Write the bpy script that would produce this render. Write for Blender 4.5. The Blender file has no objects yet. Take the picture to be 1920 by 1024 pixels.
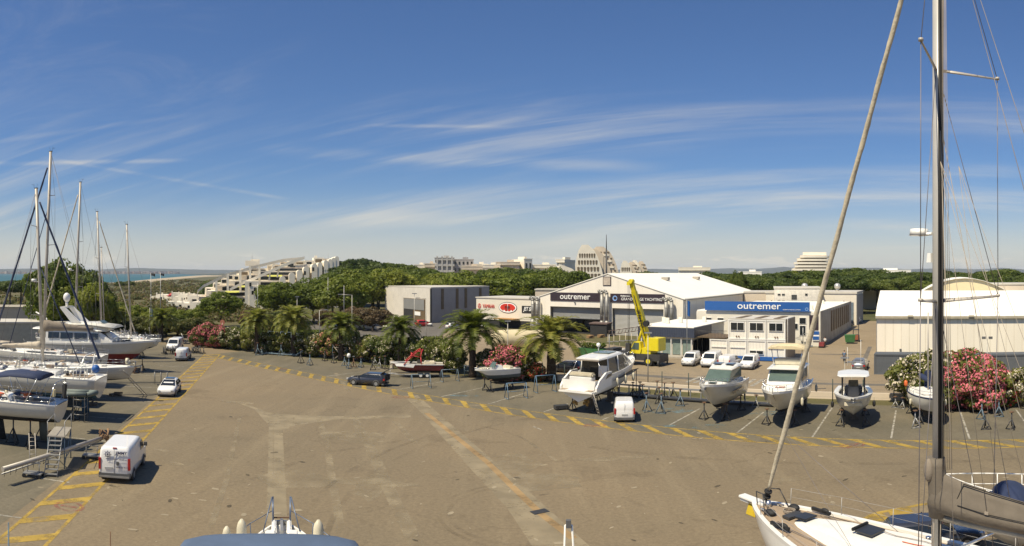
import bpy, bmesh, math, random
from mathutils import Vector, Matrix
R = math.radians
sc = bpy.context.scene
col = sc.collection
# ------------------------------------------------------------------ camera
F, HC, YH = 1270.0, 13.0, 511.0          # cylinder radius in photo pixels, camera height, horizon row
cd = bpy.data.cameras.new('camera'); cam = bpy.data.objects.new('camera', cd); col.objects.link(cam)
sc.camera = cam; cam.location = (0, 0, HC); cam.rotation_euler = (R(90), 0, 0)
cd.type = 'PANO'; cd.panorama_type = 'CENTRAL_CYLINDRICAL'
cd.central_cylindrical_range_u_min = -960/F; cd.central_cylindrical_range_u_max = 960/F
cd.central_cylindrical_range_v_min = -(1024-YH)/F; cd.central_cylindrical_range_v_max = YH/F
cd.central_cylindrical_radius = 1.0
cd.clip_start = 0.1; cd.clip_end = 60000
sc.view_settings.view_transform = 'Standard'; sc.view_settings.look = 'None'
sc.view_settings.exposure = 0.30; sc.view_settings.gamma = 1
# ------------------------------------------------------------------ sun and sky
SUN_H, SUN_E = R(-127), R(58)              # heading (clockwise from +Y) and elevation of the sun
sd = bpy.data.lights.new('sun', 'SUN'); sun = bpy.data.objects.new('sun', sd); col.objects.link(sun)
sd.energy = 5.0; sd.angle = R(0.5); sd.color = (1.0, 0.89, 0.68)
sv = Vector((math.sin(SUN_H)*math.cos(SUN_E), math.cos(SUN_H)*math.cos(SUN_E), math.sin(SUN_E)))
sun.rotation_euler = sv.to_track_quat('Z', 'Y').to_euler(); sun.location = sv*100
w = bpy.data.worlds.new('World'); sc.world = w; w.use_nodes = True
nt = w.node_tree; nt.nodes.clear()
def N(t, **k):
    n = nt.nodes.new(t)
    for a, b in k.items(): setattr(n, a, b)
    return n
def LK(a, b): nt.links.new(a, b)
def M(op, a, b=None, c=None, clamp=False):
    n = N('ShaderNodeMath', operation=op); n.use_clamp = clamp
    for i, v in enumerate((a, b, c)):
        if v is None: continue
        if isinstance(v, (int, float)): n.inputs[i].default_value = v
        else: LK(v, n.inputs[i])
    return n.outputs[0]
sky = N('ShaderNodeTexSky', sky_type='NISHITA'); sky.sun_disc = False
sky.sun_elevation = SUN_E; sky.sun_rotation = SUN_H % (2*math.pi)
sky.altitude = 0; sky.air_density = 1.0; sky.dust_density = 0.6; sky.ozone_density = 2.2
tc = N('ShaderNodeTexCoord'); sp = N('ShaderNodeSeparateXYZ'); LK(tc.outputs['Generated'], sp.inputs[0])
az = M('ARCTAN2', sp.outputs[0], sp.outputs[1])
hl = M('SQRT', M('ADD', M('POWER', sp.outputs[0], 2), M('POWER', sp.outputs[1], 2)))
el = M('DIVIDE', sp.outputs[2], M('MAXIMUM', hl, 0.02))
def noise(sx, sy, detail, rough, dist, off=0.0, slope=0.0, bend=0.0):
    cx = N('ShaderNodeCombineXYZ')
    LK(M('MULTIPLY', az, sx), cx.inputs[0])
    e2 = M('ADD', el, M('MULTIPLY', az, slope))
    e2 = M('ADD', e2, M('MULTIPLY', M('POWER', M('ABSOLUTE', M('SUBTRACT', az, 0.35)), 2), bend))
    LK(M('ADD', M('MULTIPLY', e2, sy), off), cx.inputs[1])
    n = N('ShaderNodeTexNoise'); LK(cx.outputs[0], n.inputs['Vector'])
    n.inputs['Scale'].default_value = 1; n.inputs['Detail'].default_value = detail
    n.inputs['Roughness'].default_value = rough; n.inputs['Distortion'].default_value = dist
    return n.outputs['Fac']
def ss(v, lo, hi):
    n = N('ShaderNodeMapRange', interpolation_type='SMOOTHSTEP'); LK(v, n.inputs[0])
    n.inputs[1].default_value = lo; n.inputs[2].default_value = hi
    return n.outputs[0]
streak = noise(1.6, 30, 6, 0.62, 0.4, 3.1, -0.06, 0.14)
broad = noise(1.3, 7, 4, 0.55, 0.6, 7.7, -0.03, 0.10)
band = M('MULTIPLY', ss(el, -0.02, 0.06), M('SUBTRACT', 1.0, ss(el, 0.20, 0.30)))
c1 = M('MULTIPLY', M('MULTIPLY', ss(streak, 0.42, 0.86), ss(broad, 0.36, 0.74)), band)
wisp = noise(3.2, 12, 7, 0.68, 1.1, 1.3, -0.25, 0.0)
lft = M('MULTIPLY', M('SUBTRACT', 1.0, ss(az, -0.50, -0.25)), ss(el, 0.12, 0.3))
c2 = M('MULTIPLY', M('MULTIPLY', ss(wisp, 0.42, 0.95), lft), 0.17)
puffn = noise(14, 60, 5, 0.55, 0.2, 4.4)
puff = M('MULTIPLY', M('MULTIPLY', ss(puffn, 0.55, 0.72), M('MULTIPLY', ss(el, 0.004, 0.010), M('SUBTRACT', 1.0, ss(el, 0.014, 0.034)))), 0.6)
cl = M('ADD', M('ADD', M('MULTIPLY', c1, 0.60), c2), puff)
def trail(a0, a1, e0, slope, curve, wd, amt):
    d = M('SUBTRACT', el, M('ADD', e0, M('ADD', M('MULTIPLY', az, slope), M('MULTIPLY', M('POWER', M('ABSOLUTE', M('SUBTRACT', az, 0.5)), 2), curve))))
    g = M('SUBTRACT', 1.0, ss(M('ABSOLUTE', d), 0.0, wd*1.5))
    g = M('MULTIPLY', g, M('MULTIPLY', ss(az, a0, a0+0.10), M('SUBTRACT', 1.0, ss(az, a1-0.12, a1))))
    return M('MULTIPLY', M('MULTIPLY', g, ss(streak, 0.30, 0.66)), amt*0.62)
for t in [(-0.9, -0.42, 0.1720, -0.01, -0.012, 0.0035, 0.45), (-0.72, -0.25, 0.052, -0.17, 0.0, 0.003, 0.30), (-0.42, -0.05, 0.132, 0.09, 0.0, 0.007, 0.38),
          (-0.18, 0.9, 0.218, 0.01, -0.13, 0.016, 0.36), (-0.12, 0.9, 0.240, 0.012, -0.085, 0.012, 0.30), (-0.9, -0.45, 0.30, 0.14, 0.0, 0.004, 0.22),
          (-0.4, 0.25, 0.155, -0.01, 0.03, 0.009, 0.34), (-0.25, 0.05, 0.215, -0.01, 0.0, 0.003, 0.35), (-0.5, 0.9, 0.098, 0.02, -0.03, 0.018, 0.36), (-0.3, 0.8, 0.128, 0.03, -0.05, 0.014, 0.34), (-0.45, 0.3, 0.070, 0.0, 0.02, 0.012, 0.34)]:
    cl = M('ADD', cl, trail(*t))
veil = M('MULTIPLY', M('POWER', M('SUBTRACT', 1.0, ss(el, 0.0, 0.19)), 2.3), 0.66)
clf = M('MINIMUM', M('ADD', cl, veil), 0.85)
hsv = N('ShaderNodeHueSaturation'); hsv.inputs['Saturation'].default_value = 1.0; hsv.inputs['Value'].default_value = 1.0
tint = N('ShaderNodeMix', data_type='RGBA', blend_type='MULTIPLY'); tint.inputs[0].default_value = 1; LK(sky.outputs[0], tint.inputs[6]); tint.inputs[7].default_value = (.56, .74, 1.0, 1)
LK(tint.outputs[2], hsv.inputs['Color'])
mx = N('ShaderNodeMix', data_type='RGBA'); LK(clf, mx.inputs[0]); LK(hsv.outputs[0], mx.inputs[6]); mx.inputs[7].default_value = (7.9, 7.4, 6.3, 1)
bg = N('ShaderNodeBackground'); LK(mx.outputs[2], bg.inputs[0]); bg.inputs[1].default_value = 0.081
wo = N('ShaderNodeOutputWorld'); LK(bg.outputs[0], wo.inputs[0])

# ------------------------------------------------------------------ helpers
A36 = R(36)
E1 = Vector((math.sin(A36), math.cos(A36), 0)); E2 = Vector((math.cos(A36), -math.sin(A36), 0))
def G(px, py, z=0.0):
    """point at height z that lies on the photo's sight line px, py"""
    D = F*(HC-z)/(py-YH); t = (px-960)/F
    return Vector((D*math.sin(t), D*math.cos(t), z))
def PD(px, D, z=0.0):
    t = (px-960)/F; return Vector((D*math.sin(t), D*math.cos(t), z))
def ZH(py, D): return HC-(py-YH)*D/F
def UV(u, v, z=0.0): return E1*u+E2*v+Vector((0, 0, z))
GRID = -A36
MATS = {}
def mat(name, c, rough=0.6, metal=0.0, var=0.12, scale=1.5, bump=0.0, bscale=20, c2=None, trans=0, coat=0, alpha=1, spec=None, stretch=None):
    if name in MATS: return MATS[name]
    m = bpy.data.materials.new(name); m.use_nodes = True; t = m.node_tree; b = t.nodes['Principled BSDF']
    b.inputs['Roughness'].default_value = rough; b.inputs['Metallic'].default_value = metal
    if coat: b.inputs['Coat Weight'].default_value = coat
    if spec is not None: b.inputs['Specular IOR Level'].default_value = spec
    if alpha < 1: b.inputs['Alpha'].default_value = alpha
    c2 = c2 or tuple(x*(1-2.2*var) for x in c)
    n = t.nodes.new('ShaderNodeTexNoise'); g = t.nodes.new('ShaderNodeTexCoord')
    n.inputs['Scale'].default_value = scale; n.inputs['Detail'].default_value = 5; n.inputs['Roughness'].default_value = 0.6
    if stretch:
        mp = t.nodes.new('ShaderNodeMapping'); mp.inputs['Scale'].default_value = stretch
        t.links.new(g.outputs['Object'], mp.inputs[0]); t.links.new(mp.outputs[0], n.inputs['Vector'])
    else: t.links.new(g.outputs['Object'], n.inputs['Vector'])
    cr = t.nodes.new('ShaderNodeValToRGB')
    cr.color_ramp.elements[0].position = 0.32; cr.color_ramp.elements[1].position = 0.68
    cr.color_ramp.elements[0].color = (*c2, 1); cr.color_ramp.elements[1].color = (*c, 1)
    t.links.new(n.outputs['Fac'], cr.inputs[0]); t.links.new(cr.outputs[0], b.inputs['Base Color'])
    if trans:
        tr = t.nodes.new('ShaderNodeBsdfTranslucent'); ms = t.nodes.new('ShaderNodeMixShader'); ms.inputs[0].default_value = trans
        t.links.new(cr.outputs[0], tr.inputs[0]); t.links.new(b.outputs[0], ms.inputs[1]); t.links.new(tr.outputs[0], ms.inputs[2])
        t.links.new(ms.outputs[0], t.nodes['Material Output'].inputs[0])
    if bump:
        n2 = t.nodes.new('ShaderNodeTexNoise'); n2.inputs['Scale'].default_value = bscale; n2.inputs['Detail'].default_value = 3
        t.links.new(g.outputs['Object'], n2.inputs['Vector'])
        bp = t.nodes.new('ShaderNodeBump'); bp.inputs['Strength'].default_value = bump; bp.inputs['Distance'].default_value = 0.05
        t.links.new(n2.outputs['Fac'], bp.inputs['Height']); t.links.new(bp.outputs[0], b.inputs['Normal'])
    MATS[name] = m
    return m
def corr(name, c, period, axis='X', rough=0.5, depth=0.03, var=0.06):
    """corrugated sheet: a wave bump along one object axis"""
    m = mat(name, c, rough, 0, var, 0.5)
    if 'cw' in m: return m
    m['cw'] = 1; t = m.node_tree; b = t.nodes['Principled BSDF']
    wv = t.nodes.new('ShaderNodeTexWave'); wv.bands_direction = axis; wv.inputs['Scale'].default_value = math.pi*2/period/20
    g = t.nodes.new('ShaderNodeTexCoord'); t.links.new(g.outputs['Object'], wv.inputs['Vector'])
    bp = t.nodes.new('ShaderNodeBump'); bp.inputs['Strength'].default_value = 0.9; bp.inputs['Distance'].default_value = depth
    t.links.new(wv.outputs['Fac'], bp.inputs['Height']); t.links.new(bp.outputs[0], b.inputs['Normal'])
    return m
class MB:
    def __init__(s): s.v = []; s.f = []; s.m = []; s.sm = []
    def face(s, pts, mi=0, sm=False):
        i = len(s.v); s.v += [tuple(p) for p in pts]; s.f.append(tuple(range(i, i+len(pts)))); s.m.append(mi); s.sm.append(sm); return s
    def box(s, c, d, mi=0, rz=0.0, rx=0.0, ry=0.0, top=1.0, topx=None):
        hx, hy, hz = d[0]/2, d[1]/2, d[2]/2; i = len(s.v)
        mt = Matrix.Rotation(rz, 3, 'Z') @ Matrix.Rotation(ry, 3, 'Y') @ Matrix.Rotation(rx, 3, 'X') if (rz or rx or ry) else None
        tx = top if topx is None else topx
        for z in (-1, 1):
            kx = tx if z > 0 else 1; ky = top if z > 0 else 1
            for x, y in ((-1, -1), (1, -1), (1, 1), (-1, 1)):
                p = Vector((x*hx*kx, y*hy*ky, z*hz))
                if mt: p = mt @ p
                s.v.append((p.x+c[0], p.y+c[1], p.z+c[2]))
        for q in ((0, 3, 2, 1), (4, 5, 6, 7), (0, 1, 5, 4), (1, 2, 6, 5), (2, 3, 7, 6), (3, 0, 4, 7)):
            s.f.append(tuple(i+k for k in q)); s.m.append(mi); s.sm.append(False)
        return s
    def tube(s, a, b, r, r2=None, n=8, mi=0, caps=True, flat=1.0):
        a, b = Vector(a), Vector(b); d = b-a
        if d.length < 1e-6: return s
        d.normalize(); u = d.orthogonal().normalized()
        if abs(d.z) > .9: u = Vector((1, 0, 0)) - d*d.x; u.normalize()
        w_ = d.cross(u); r2 = r if r2 is None else r2; i = len(s.v)
        for p, q in ((a, r), (b, r2)):
            for k in range(n):
                t = 2*math.pi*k/n; o = u*(math.cos(t)*q)+w_*(math.sin(t)*q*flat); s.v.append(tuple(p+o))
        for k in range(n):
            k2 = (k+1) % n; s.f.append((i+k, i+k2, i+n+k2, i+n+k)); s.m.append(mi); s.sm.append(True)
        if caps:
            s.f.append(tuple(i+k for k in reversed(range(n)))); s.m.append(mi); s.sm.append(False)
            s.f.append(tuple(i+n+k for k in range(n))); s.m.append(mi); s.sm.append(False)
        return s
    def path(s, pts, r, n=6, mi=0):
        for a, b in zip(pts[:-1], pts[1:]): s.tube(a, b, r, r, n, mi)
        return s
    def loft(s, rings, mi=0, sm=True, cap=True, closed=True, mf=None):
        i = len(s.v); n = len(rings[0])
        for r_ in rings: s.v += [tuple(p) for p in r_]
        for a in range(len(rings)-1):
            for k in range(n if closed else n-1):
                k2 = (k+1) % n
                s.f.append((i+a*n+k, i+a*n+k2, i+(a+1)*n+k2, i+(a+1)*n+k)); s.m.append(mf(a, k) if mf else mi); s.sm.append(sm)
        if cap and closed:
            s.f.append(tuple(i+k for k in reversed(range(n)))); s.m.append(mi); s.sm.append(False)
            j = i+(len(rings)-1)*n; s.f.append(tuple(j+k for k in range(n))); s.m.append(mi); s.sm.append(False)
        return s
    def ball(s, c, r, mi=0, nu=12, nv=8, half=False):
        rx, ry, rz = r if isinstance(r, (tuple, list)) else (r, r, r); rings = []
        for a in range(nv+1):
            ph = (0 if half else -math.pi/2)+(math.pi/2 if half else math.pi)*a/nv
            cz = max(math.cos(ph), 0.001)
            rings.append([(c[0]+rx*cz*math.cos(2*math.pi*k/nu), c[1]+ry*cz*math.sin(2*math.pi*k/nu), c[2]+rz*math.sin(ph)) for k in range(nu)])
        return s.loft(rings, mi)
    def prism(s, poly, z0, z1, mi=0):
        """vertical prism over a plan polygon (ccw)"""
        return s.loft([[(p[0], p[1], z0) for p in poly], [(p[0], p[1], z1) for p in poly]], mi, sm=False)
    def prismy(s, poly, y0, y1, mi=0):
        """polygon in x,z extruded along y"""
        return s.loft([[(p[0], y1, p[1]) for p in poly], [(p[0], y0, p[1]) for p in poly]], mi, sm=False)
    def prismx(s, poly, x0, x1, mi=0):
        return s.loft([[(x0, p[0], p[1]) for p in poly], [(x1, p[0], p[1]) for p in poly]], mi, sm=False)
    def mesh(s, name, mats):
        me = bpy.data.meshes.new(name); me.from_pydata(s.v, [], s.f)
        for m in (mats if isinstance(mats, (list, tuple)) else [mats]): me.materials.append(m)
        me.polygons.foreach_set('material_index', s.m); me.polygons.foreach_set('use_smooth', s.sm); me.update(); return me
    def build(s, name, mats, parent=None, loc=None, rz=0.0, bevel=0.0, fix=True):
        me = s.mesh(name, mats)
        if fix or bevel:
            bm = bmesh.new(); bm.from_mesh(me)
            bmesh.ops.remove_doubles(bm, verts=bm.verts, dist=1e-4)
            if fix: bmesh.ops.recalc_face_normals(bm, faces=bm.faces)
            if bevel:
                bmesh.ops.bevel(bm, geom=[e for e in bm.edges if len(e.link_faces) == 2 and e.calc_face_angle(0) > 0.5], offset=bevel, segments=2, affect='EDGES', clamp_overlap=True)
            bm.to_mesh(me); bm.free()
        return link(name, me, parent, loc, rz)
def link(name, data, parent=None, loc=None, rz=0.0):
    o = bpy.data.objects.new(name, data); col.objects.link(o)
    if parent is not None: o.parent = parent
    if loc is not None: o.location = loc
    if rz: o.rotation_euler = (0, 0, rz)
    return o
def tag(o, label=None, cat=None, group=None, kind=None):
    if label: o['label'] = label
    if cat: o['category'] = cat
    if group: o['group'] = group
    if kind: o['kind'] = kind
    return o
def thing(name, label, cat, loc, rz=0.0, group=None): return tag(link(name, None, None, loc, rz), label, cat, group)
def copy_thing(root, loc, rz, label, group=None, scale=None):
    def cp(o, par):
        c = o.copy(); col.objects.link(c)
        if par is not None: c.parent = par
        for ch in o.children: cp(ch, c)
        return c
    r = cp(root, None); r.location = loc; r.rotation_euler = (0, 0, rz); r['label'] = label
    if group: r['group'] = group
    if scale: r.scale = (scale,)*3 if isinstance(scale, (int, float)) else scale
    return r
def text(s, size, depth, m, parent, loc, rot, name='lettering', sx=1.0, align='CENTER', shear=0.0, bold=0.0):
    c = bpy.data.curves.new('t', 'FONT'); c.body = s; c.size = size; c.extrude = depth; c.align_x = align; c.align_y = 'CENTER'; c.shear = shear; c.offset = bold; c.resolution_u = 3
    o = bpy.data.objects.new('t', c); col.objects.link(o)
    me = bpy.data.meshes.new_from_object(o.evaluated_get(bpy.context.evaluated_depsgraph_get()))
    bpy.data.objects.remove(o); bpy.data.curves.remove(c)
    me.materials.clear(); me.materials.append(m)
    q = link(name, me, parent, loc); q.rotation_euler = rot; q.scale = (sx, 1, 1); return q

# ------------------------------------------------------------------ materials
white = mat('white_paint', (.80, .78, .72), .35, var=.03, coat=.3)
gel = mat('white_gelcoat', (.82, .80, .74), .22, var=.05, scale=.8, coat=.3)
deckw = mat('boat_deck_white', (.78, .76, .70), .5, var=.05)
creamw = mat('cream_sheet_cladding', (.74, .68, .56), .6, var=.04, scale=.3)
glass = mat('dark_glass', (.018, .022, .024), .12, var=.1, coat=.5)
gglass = mat('greenish_glass', (.10, .14, .12), .08, var=.1)
black = mat('black_rubber', (.02, .02, .02), .7)
dark = mat('dark_steel', (.05, .05, .05), .5)
steel = mat('galvanised_steel', (.38, .38, .37), .45, .5)
bluest = mat('blue_grey_stand_paint', (.14, .20, .25), .5, var=.2, scale=6)
rust = mat('rusty_steel', (.20, .11, .06), .8, var=.2, scale=5)
alu = mat('aluminium_mast', (.44, .40, .34), .45, .1, var=.06)
alud = mat('dark_anodised_aluminium', (.30, .30, .30), .35, .5, var=.05)
chrome = mat('polished_stainless', (.6, .6, .6), .2, .9, var=.02)
wire = mat('rigging_wire', (.22, .20, .20), .5, .3)
rope = mat('beige_rope', (.40, .34, .27), .9)
taupe = mat('taupe_canvas', (.24, .20, .155), .85, var=.10, scale=2, bump=.3, bscale=6)
beige = mat('beige_canvas', (.58, .50, .38), .85, var=.10, scale=3)
navy = mat('navy_canvas', (.022, .035, .085), .8, var=.1)
bluec = mat('steel_blue_canvas', (.085, .125, .20), .8, var=.08)
antiblue = mat('blue_antifouling', (.03, .10, .18), .8, var=.15)
antiblack = mat('black_antifouling', (.025, .025, .028), .8, var=.15)
antired = mat('red_antifouling', (.24, .03, .03), .8, var=.15)
teak = mat('teak_deck', (.36, .27, .18), .7, var=.12, scale=3, stretch=(12, 1, 1))
ycran = mat('yellow_crane_paint', (.72, .60, .02), .4, var=.05)
redp = mat('red_paint', (.52, .03, .03), .4)
redl = mat('red_tail_lamp', (.45, .02, .02), .2)
amber = mat('headlamp_glass', (.75, .75, .72), .1)
greyh = mat('grey_plastic', (.12, .12, .12), .6)
fend = mat('cream_fender', (.66, .60, .44), .5, var=.1, scale=3)
orange = mat('orange_plastic', (.75, .16, .04), .5)
# ------------------------------------------------------------------ ground, markings, sea, hills
def ground_mat(name, ca, cb, cc, blotch=.035, fine=4.5, marks=0.5):
    m = bpy.data.materials.new(name); m.use_nodes = True; t = m.node_tree; b = t.nodes['Principled BSDF']; b.inputs['Roughness'].default_value = .9
    g = t.nodes.new('ShaderNodeNewGeometry')
    def nz(s, d, r, st=None, rot=0):
        n = t.nodes.new('ShaderNodeTexNoise'); n.inputs['Scale'].default_value = s; n.inputs['Detail'].default_value = d; n.inputs['Roughness'].default_value = r
        if st:
            mp = t.nodes.new('ShaderNodeMapping'); mp.inputs['Scale'].default_value = st; mp.inputs['Rotation'].default_value = (0, 0, rot)
            t.links.new(g.outputs['Position'], mp.inputs[0]); t.links.new(mp.outputs[0], n.inputs['Vector'])
        else: t.links.new(g.outputs['Position'], n.inputs['Vector'])
        return n.outputs['Fac']
    def ramp(f, stops):
        c = t.nodes.new('ShaderNodeValToRGB'); t.links.new(f, c.inputs[0]); e = c.color_ramp.elements
        while len(e) < len(stops): e.new(.5)
        for k, (p, cl_) in enumerate(stops): e[k].position = p; e[k].color = (*cl_, 1)
        return c.outputs[0]
    def mixc(f, a, b_, mode='MIX'):
        n = t.nodes.new('ShaderNodeMix'); n.data_type = 'RGBA'; n.blend_type = mode
        if isinstance(f, float): n.inputs[0].default_value = f
        else: t.links.new(f, n.inputs[0])
        for q, i in ((a, 6), (b_, 7)):
            if isinstance(q, tuple): n.inputs[i].default_value = (*q, 1)
            else: t.links.new(q, n.inputs[i])
        return n.outputs[2]
    base = ramp(nz(blotch, 6, .6), [(.35, ca), (.65, cb)])
    st = ramp(nz(.5, 5, .65, (1, .09, 1), R(-12)), [(.50, (0, 0, 0)), (.74, (1, 1, 1))])
    base = mixc(st, base, mixc(.55, base, cc))
    dk = ramp(nz(.13, 7, .72), [(.56, (0, 0, 0)), (.66, (1, 1, 1))])
    base = mixc(mixc(.5, dk, (0, 0, 0)), base, mixc(1.0, base, (.62, .60, .58), 'MULTIPLY'))
    sk = ramp(nz(.9, 4, .6, (1, .035, 1), R(52)), [(.60, (1, 1, 1)), (.70, (.86, .85, .84))])
    base = mixc(marks, base, mixc(1.0, base, sk, 'MULTIPLY'))
    gr = ramp(nz(fine, 6, .8), [(.3, (.70, .70, .71)), (.7, (1.20, 1.20, 1.19))])
    base = mixc(1.0, base, gr, 'MULTIPLY')
    vo = t.nodes.new('ShaderNodeTexVoronoi'); vo.feature = 'DISTANCE_TO_EDGE'; vo.inputs['Scale'].default_value = .10
    nn = t.nodes.new('ShaderNodeTexNoise'); nn.inputs['Scale'].default_value = .25; nn.inputs['Detail'].default_value = 5
    t.links.new(g.outputs['Position'], nn.inputs['Vector'])
    ad = t.nodes.new('ShaderNodeVectorMath'); ad.operation = 'MULTIPLY_ADD'; t.links.new(nn.outputs['Color'], ad.inputs[0]); ad.inputs[1].default_value = (9, 9, 0); t.links.new(g.outputs['Position'], ad.inputs[2])
    t.links.new(ad.outputs[0], vo.inputs['Vector'])
    ck = ramp(vo.outputs['Distance'], [(.0, (.70, .69, .68)), (.009, (1, 1, 1))])
    base = mixc(marks, base, mixc(1.0, base, ck, 'MULTIPLY'))
    t.links.new(base, b.inputs['Base Color'])
    bp = t.nodes.new('ShaderNodeBump'); bp.inputs['Strength'].default_value = .4; bp.inputs['Distance'].default_value = .02
    t.links.new(nz(14, 4, .7), bp.inputs['Height']); t.links.new(bp.outputs[0], b.inputs['Normal'])
    MATS[name] = m; return m
m_yard = ground_mat('worn_tan_asphalt', (.163, .130, .080), (.207, .157, .092), (.255, .203, .124))
m_bay = ground_mat('grey_green_asphalt', (.108, .096, .064), (.155, .130, .084), (.20, .17, .115), blotch=.11)
m_road = ground_mat('sandy_road_asphalt', (.235, .18, .11), (.28, .22, .14), (.20, .165, .11), blotch=.05)
m_lot = ground_mat('dark_lot_asphalt', (.10, .09, .08), (.14, .125, .10), (.2, .18, .15))
m_scrub = ground_mat('dry_scrub_ground', (.050, .062, .016), (.125, .100, .036), (.085, .09, .025), blotch=.02, fine=.6)
m_sand = ground_mat('beach_sand', (.36, .29, .19), (.44, .36, .24), (.34, .28, .17), blotch=.01)
def sheet(name, pts, m, z, kind='structure'):
    b = MB(); b.face([(p[0], p[1], z) for p in pts]); o = b.build(name, m, fix=False)
    if o.data.polygons[0].normal.z < 0: o.data.flip_normals()
    return tag(o, kind=kind)
shore = [(-60, 545), (0, 538.5), (60, 537), (120, 535), (193, 531), (240, 528), (285, 523.5), (330, 519.6), (356, 517.6)]
land = [G(*p) for p in shore]+[PD(395, 3400), PD(440, 6500), PD(900, 9000)]
land += [PD(1400, 9000), PD(2000, 9000), PD(2600, 9000), Vector((6000, -3000, 0)), Vector((-100, -600, 0)), Vector((-600, -100, 0))]
sheet('ground', land, m_scrub, -0.01)
m_sea = mat('sea_water', (.025, .095, .125), .6, var=.15, scale=.004, c2=(.045, .12, .14), spec=.15)
sheet('sea', [(-9000, -3000), (9000, -3000), (9000, 9900), (-9000, 9900)], m_sea, -.8)
bs = [G(*p)+Vector((0, 0, .02)) for p in shore]
inner = [G(-60, 549), G(0, 542), G(60, 540.5), G(120, 538), G(193, 534.5), G(240, 532.5), G(290, 528), G(335, 523), G(380, 519.5), G(430, 517.2)]
sheet('beach', bs+[PD(385, 3300)]+inner[::-1], m_sand, .03)
# yard
yardp = [UV(66, 60), UV(66, -46), UV(62, -80), UV(56, -101), UV(62, -125), UV(30, -140), UV(-60, -120), UV(-60, 60)]
sheet('yard', yardp, m_yard, 0.0)
sheet('boat_bay_strip', [UV(50.3, 45), UV(66, 45), UV(66, -46), UV(62.5, -80), UV(58, -96), UV(50.3, -94)], m_bay, .004)
sheet('left_bay_strip', [G(385, 662), G(300, 645), G(120, 640), UV(20, -110), UV(-20, -80), G(-60, 1040), G(0, 985), G(120, 892)], m_bay, .004)
# public road and side street
sheet('road', [UV(69, 60), UV(86, 60), UV(86, -46), UV(84, -80), UV(76, -118), UV(68, -112), UV(71, -80), UV(72, -46)], m_road, .004)
sheet('forecourt', [UV(86, -6.5), UV(180, -6.5), UV(180, -20.5), UV(117, -20.5), UV(96, -33), UV(125, -90), UV(112, -100), UV(84, -80), UV(86, -46)], m_road, .006)
sheet('workshop_lot', [UV(78, -112), UV(84, -79.5), UV(112, -99), UV(160, -105), UV(160, -150), UV(100, -150)], m_lot, .008)
kb = MB()
kb.box((0, 0, .06), (110, .3, .12)); o = kb.build('kerb', mat('concrete', (.40, .36, .29), .9, var=.1), loc=UV(71.8, 0), rz=GRID); tag(o, kind='structure')
# dark tyre-worn strip on the road
wornm = bpy.data.materials
def paint(name, c, hole=.5, scale=1.2, amax=1.0):
    m = bpy.data.materials.new(name); m.use_nodes = True; t = m.node_tree; b = t.nodes['Principled BSDF']; b.inputs['Roughness'].default_value = .8
    g = t.nodes.new('ShaderNodeNewGeometry'); n = t.nodes.new('ShaderNodeTexNoise'); n.inputs['Scale'].default_value = scale; n.inputs['Detail'].default_value = 7; n.inputs['Roughness'].default_value = .72
    t.links.new(g.outputs['Position'], n.inputs['Vector'])
    r_ = t.nodes.new('ShaderNodeMapRange'); t.links.new(n.outputs['Fac'], r_.inputs[0]); r_.inputs[1].default_value = hole-.1; r_.inputs[2].default_value = hole+.12; r_.inputs[4].default_value = amax
    t.links.new(r_.outputs[0], b.inputs['Alpha'])
    n3 = t.nodes.new('ShaderNodeTexNoise'); n3.inputs['Scale'].default_value = .6; t.links.new(g.outputs['Position'], n3.inputs['Vector'])
    cr = t.nodes.new('ShaderNodeValToRGB'); cr.color_ramp.elements[0].position = .35; cr.color_ramp.elements[1].position = .65
    cr.color_ramp.elements[0].color = (*[x*.72 for x in c], 1); cr.color_ramp.elements[1].color = (*c, 1)
    t.links.new(n3.outputs['Fac'], cr.inputs[0]); t.links.new(cr.outputs[0], b.inputs['Base Color'])
    MATS[name] = m; return m
p_yel = paint('worn_yellow_paint', (.46, .31, .055), .42, .9, .85)
p_whi = paint('worn_white_paint', (.44, .41, .34), .42, 1.6, .85)
p_lig = paint('pale_concrete_wear', (.36, .295, .19), .47, .5, .6)
p_lig2 = paint('pale_concrete_trench', (.335, .275, .175), .34, .8, .72)
p_fleck = paint('pale_flecks', (.36, .30, .20), .30, 2.0, .9); p_spot = paint('oil_spots', (.09, .075, .05), .42, 1.5, .6)
p_ora = paint('rust_stain', (.33, .22, .10), .36, .7)
p_red = paint('red_paint_mark', (.38, .14, .10), .50, 2.2, .7)
p_dark = paint('tyre_marks', (.13, .10, .065), .54, .4, .20)
p_blue = paint('blue_antifouling_dust', (.16, .24, .26), .56, .6)
def strip(b, p, q, wd, z, mi=0, wq=None):
    p, q = Vector((p[0], p[1], 0)), Vector((q[0], q[1], 0)); d = (q-p).normalized(); n = Vector((-d.y, d.x, 0)); wq = wq or wd
    b.face([(p+n*wd/2+Vector((0, 0, z))), (p-n*wd/2+Vector((0, 0, z))), (q-n*wq/2+Vector((0, 0, z))), (q+n*wq/2+Vector((0, 0, z)))], mi)
mk = MB(); Z = .010
# right hatched band: u 50.0 .. 52.1
for vv in range(-94, 44, 6):
    strip(mk, UV(50, vv), UV(50, vv+6), .16, Z); strip(mk, UV(52.3, vv), UV(52.3, vv+6), .16, Z)
v_ = -92.0
while v_ < 42:
    Q = Z+.003; mk.face([UV(50.05, v_+2.5, Q), UV(50.05, v_+3.3, Q), UV(52.25, v_+.8, Q), UV(52.25, v_, Q)]); v_ += 2.5
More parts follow.
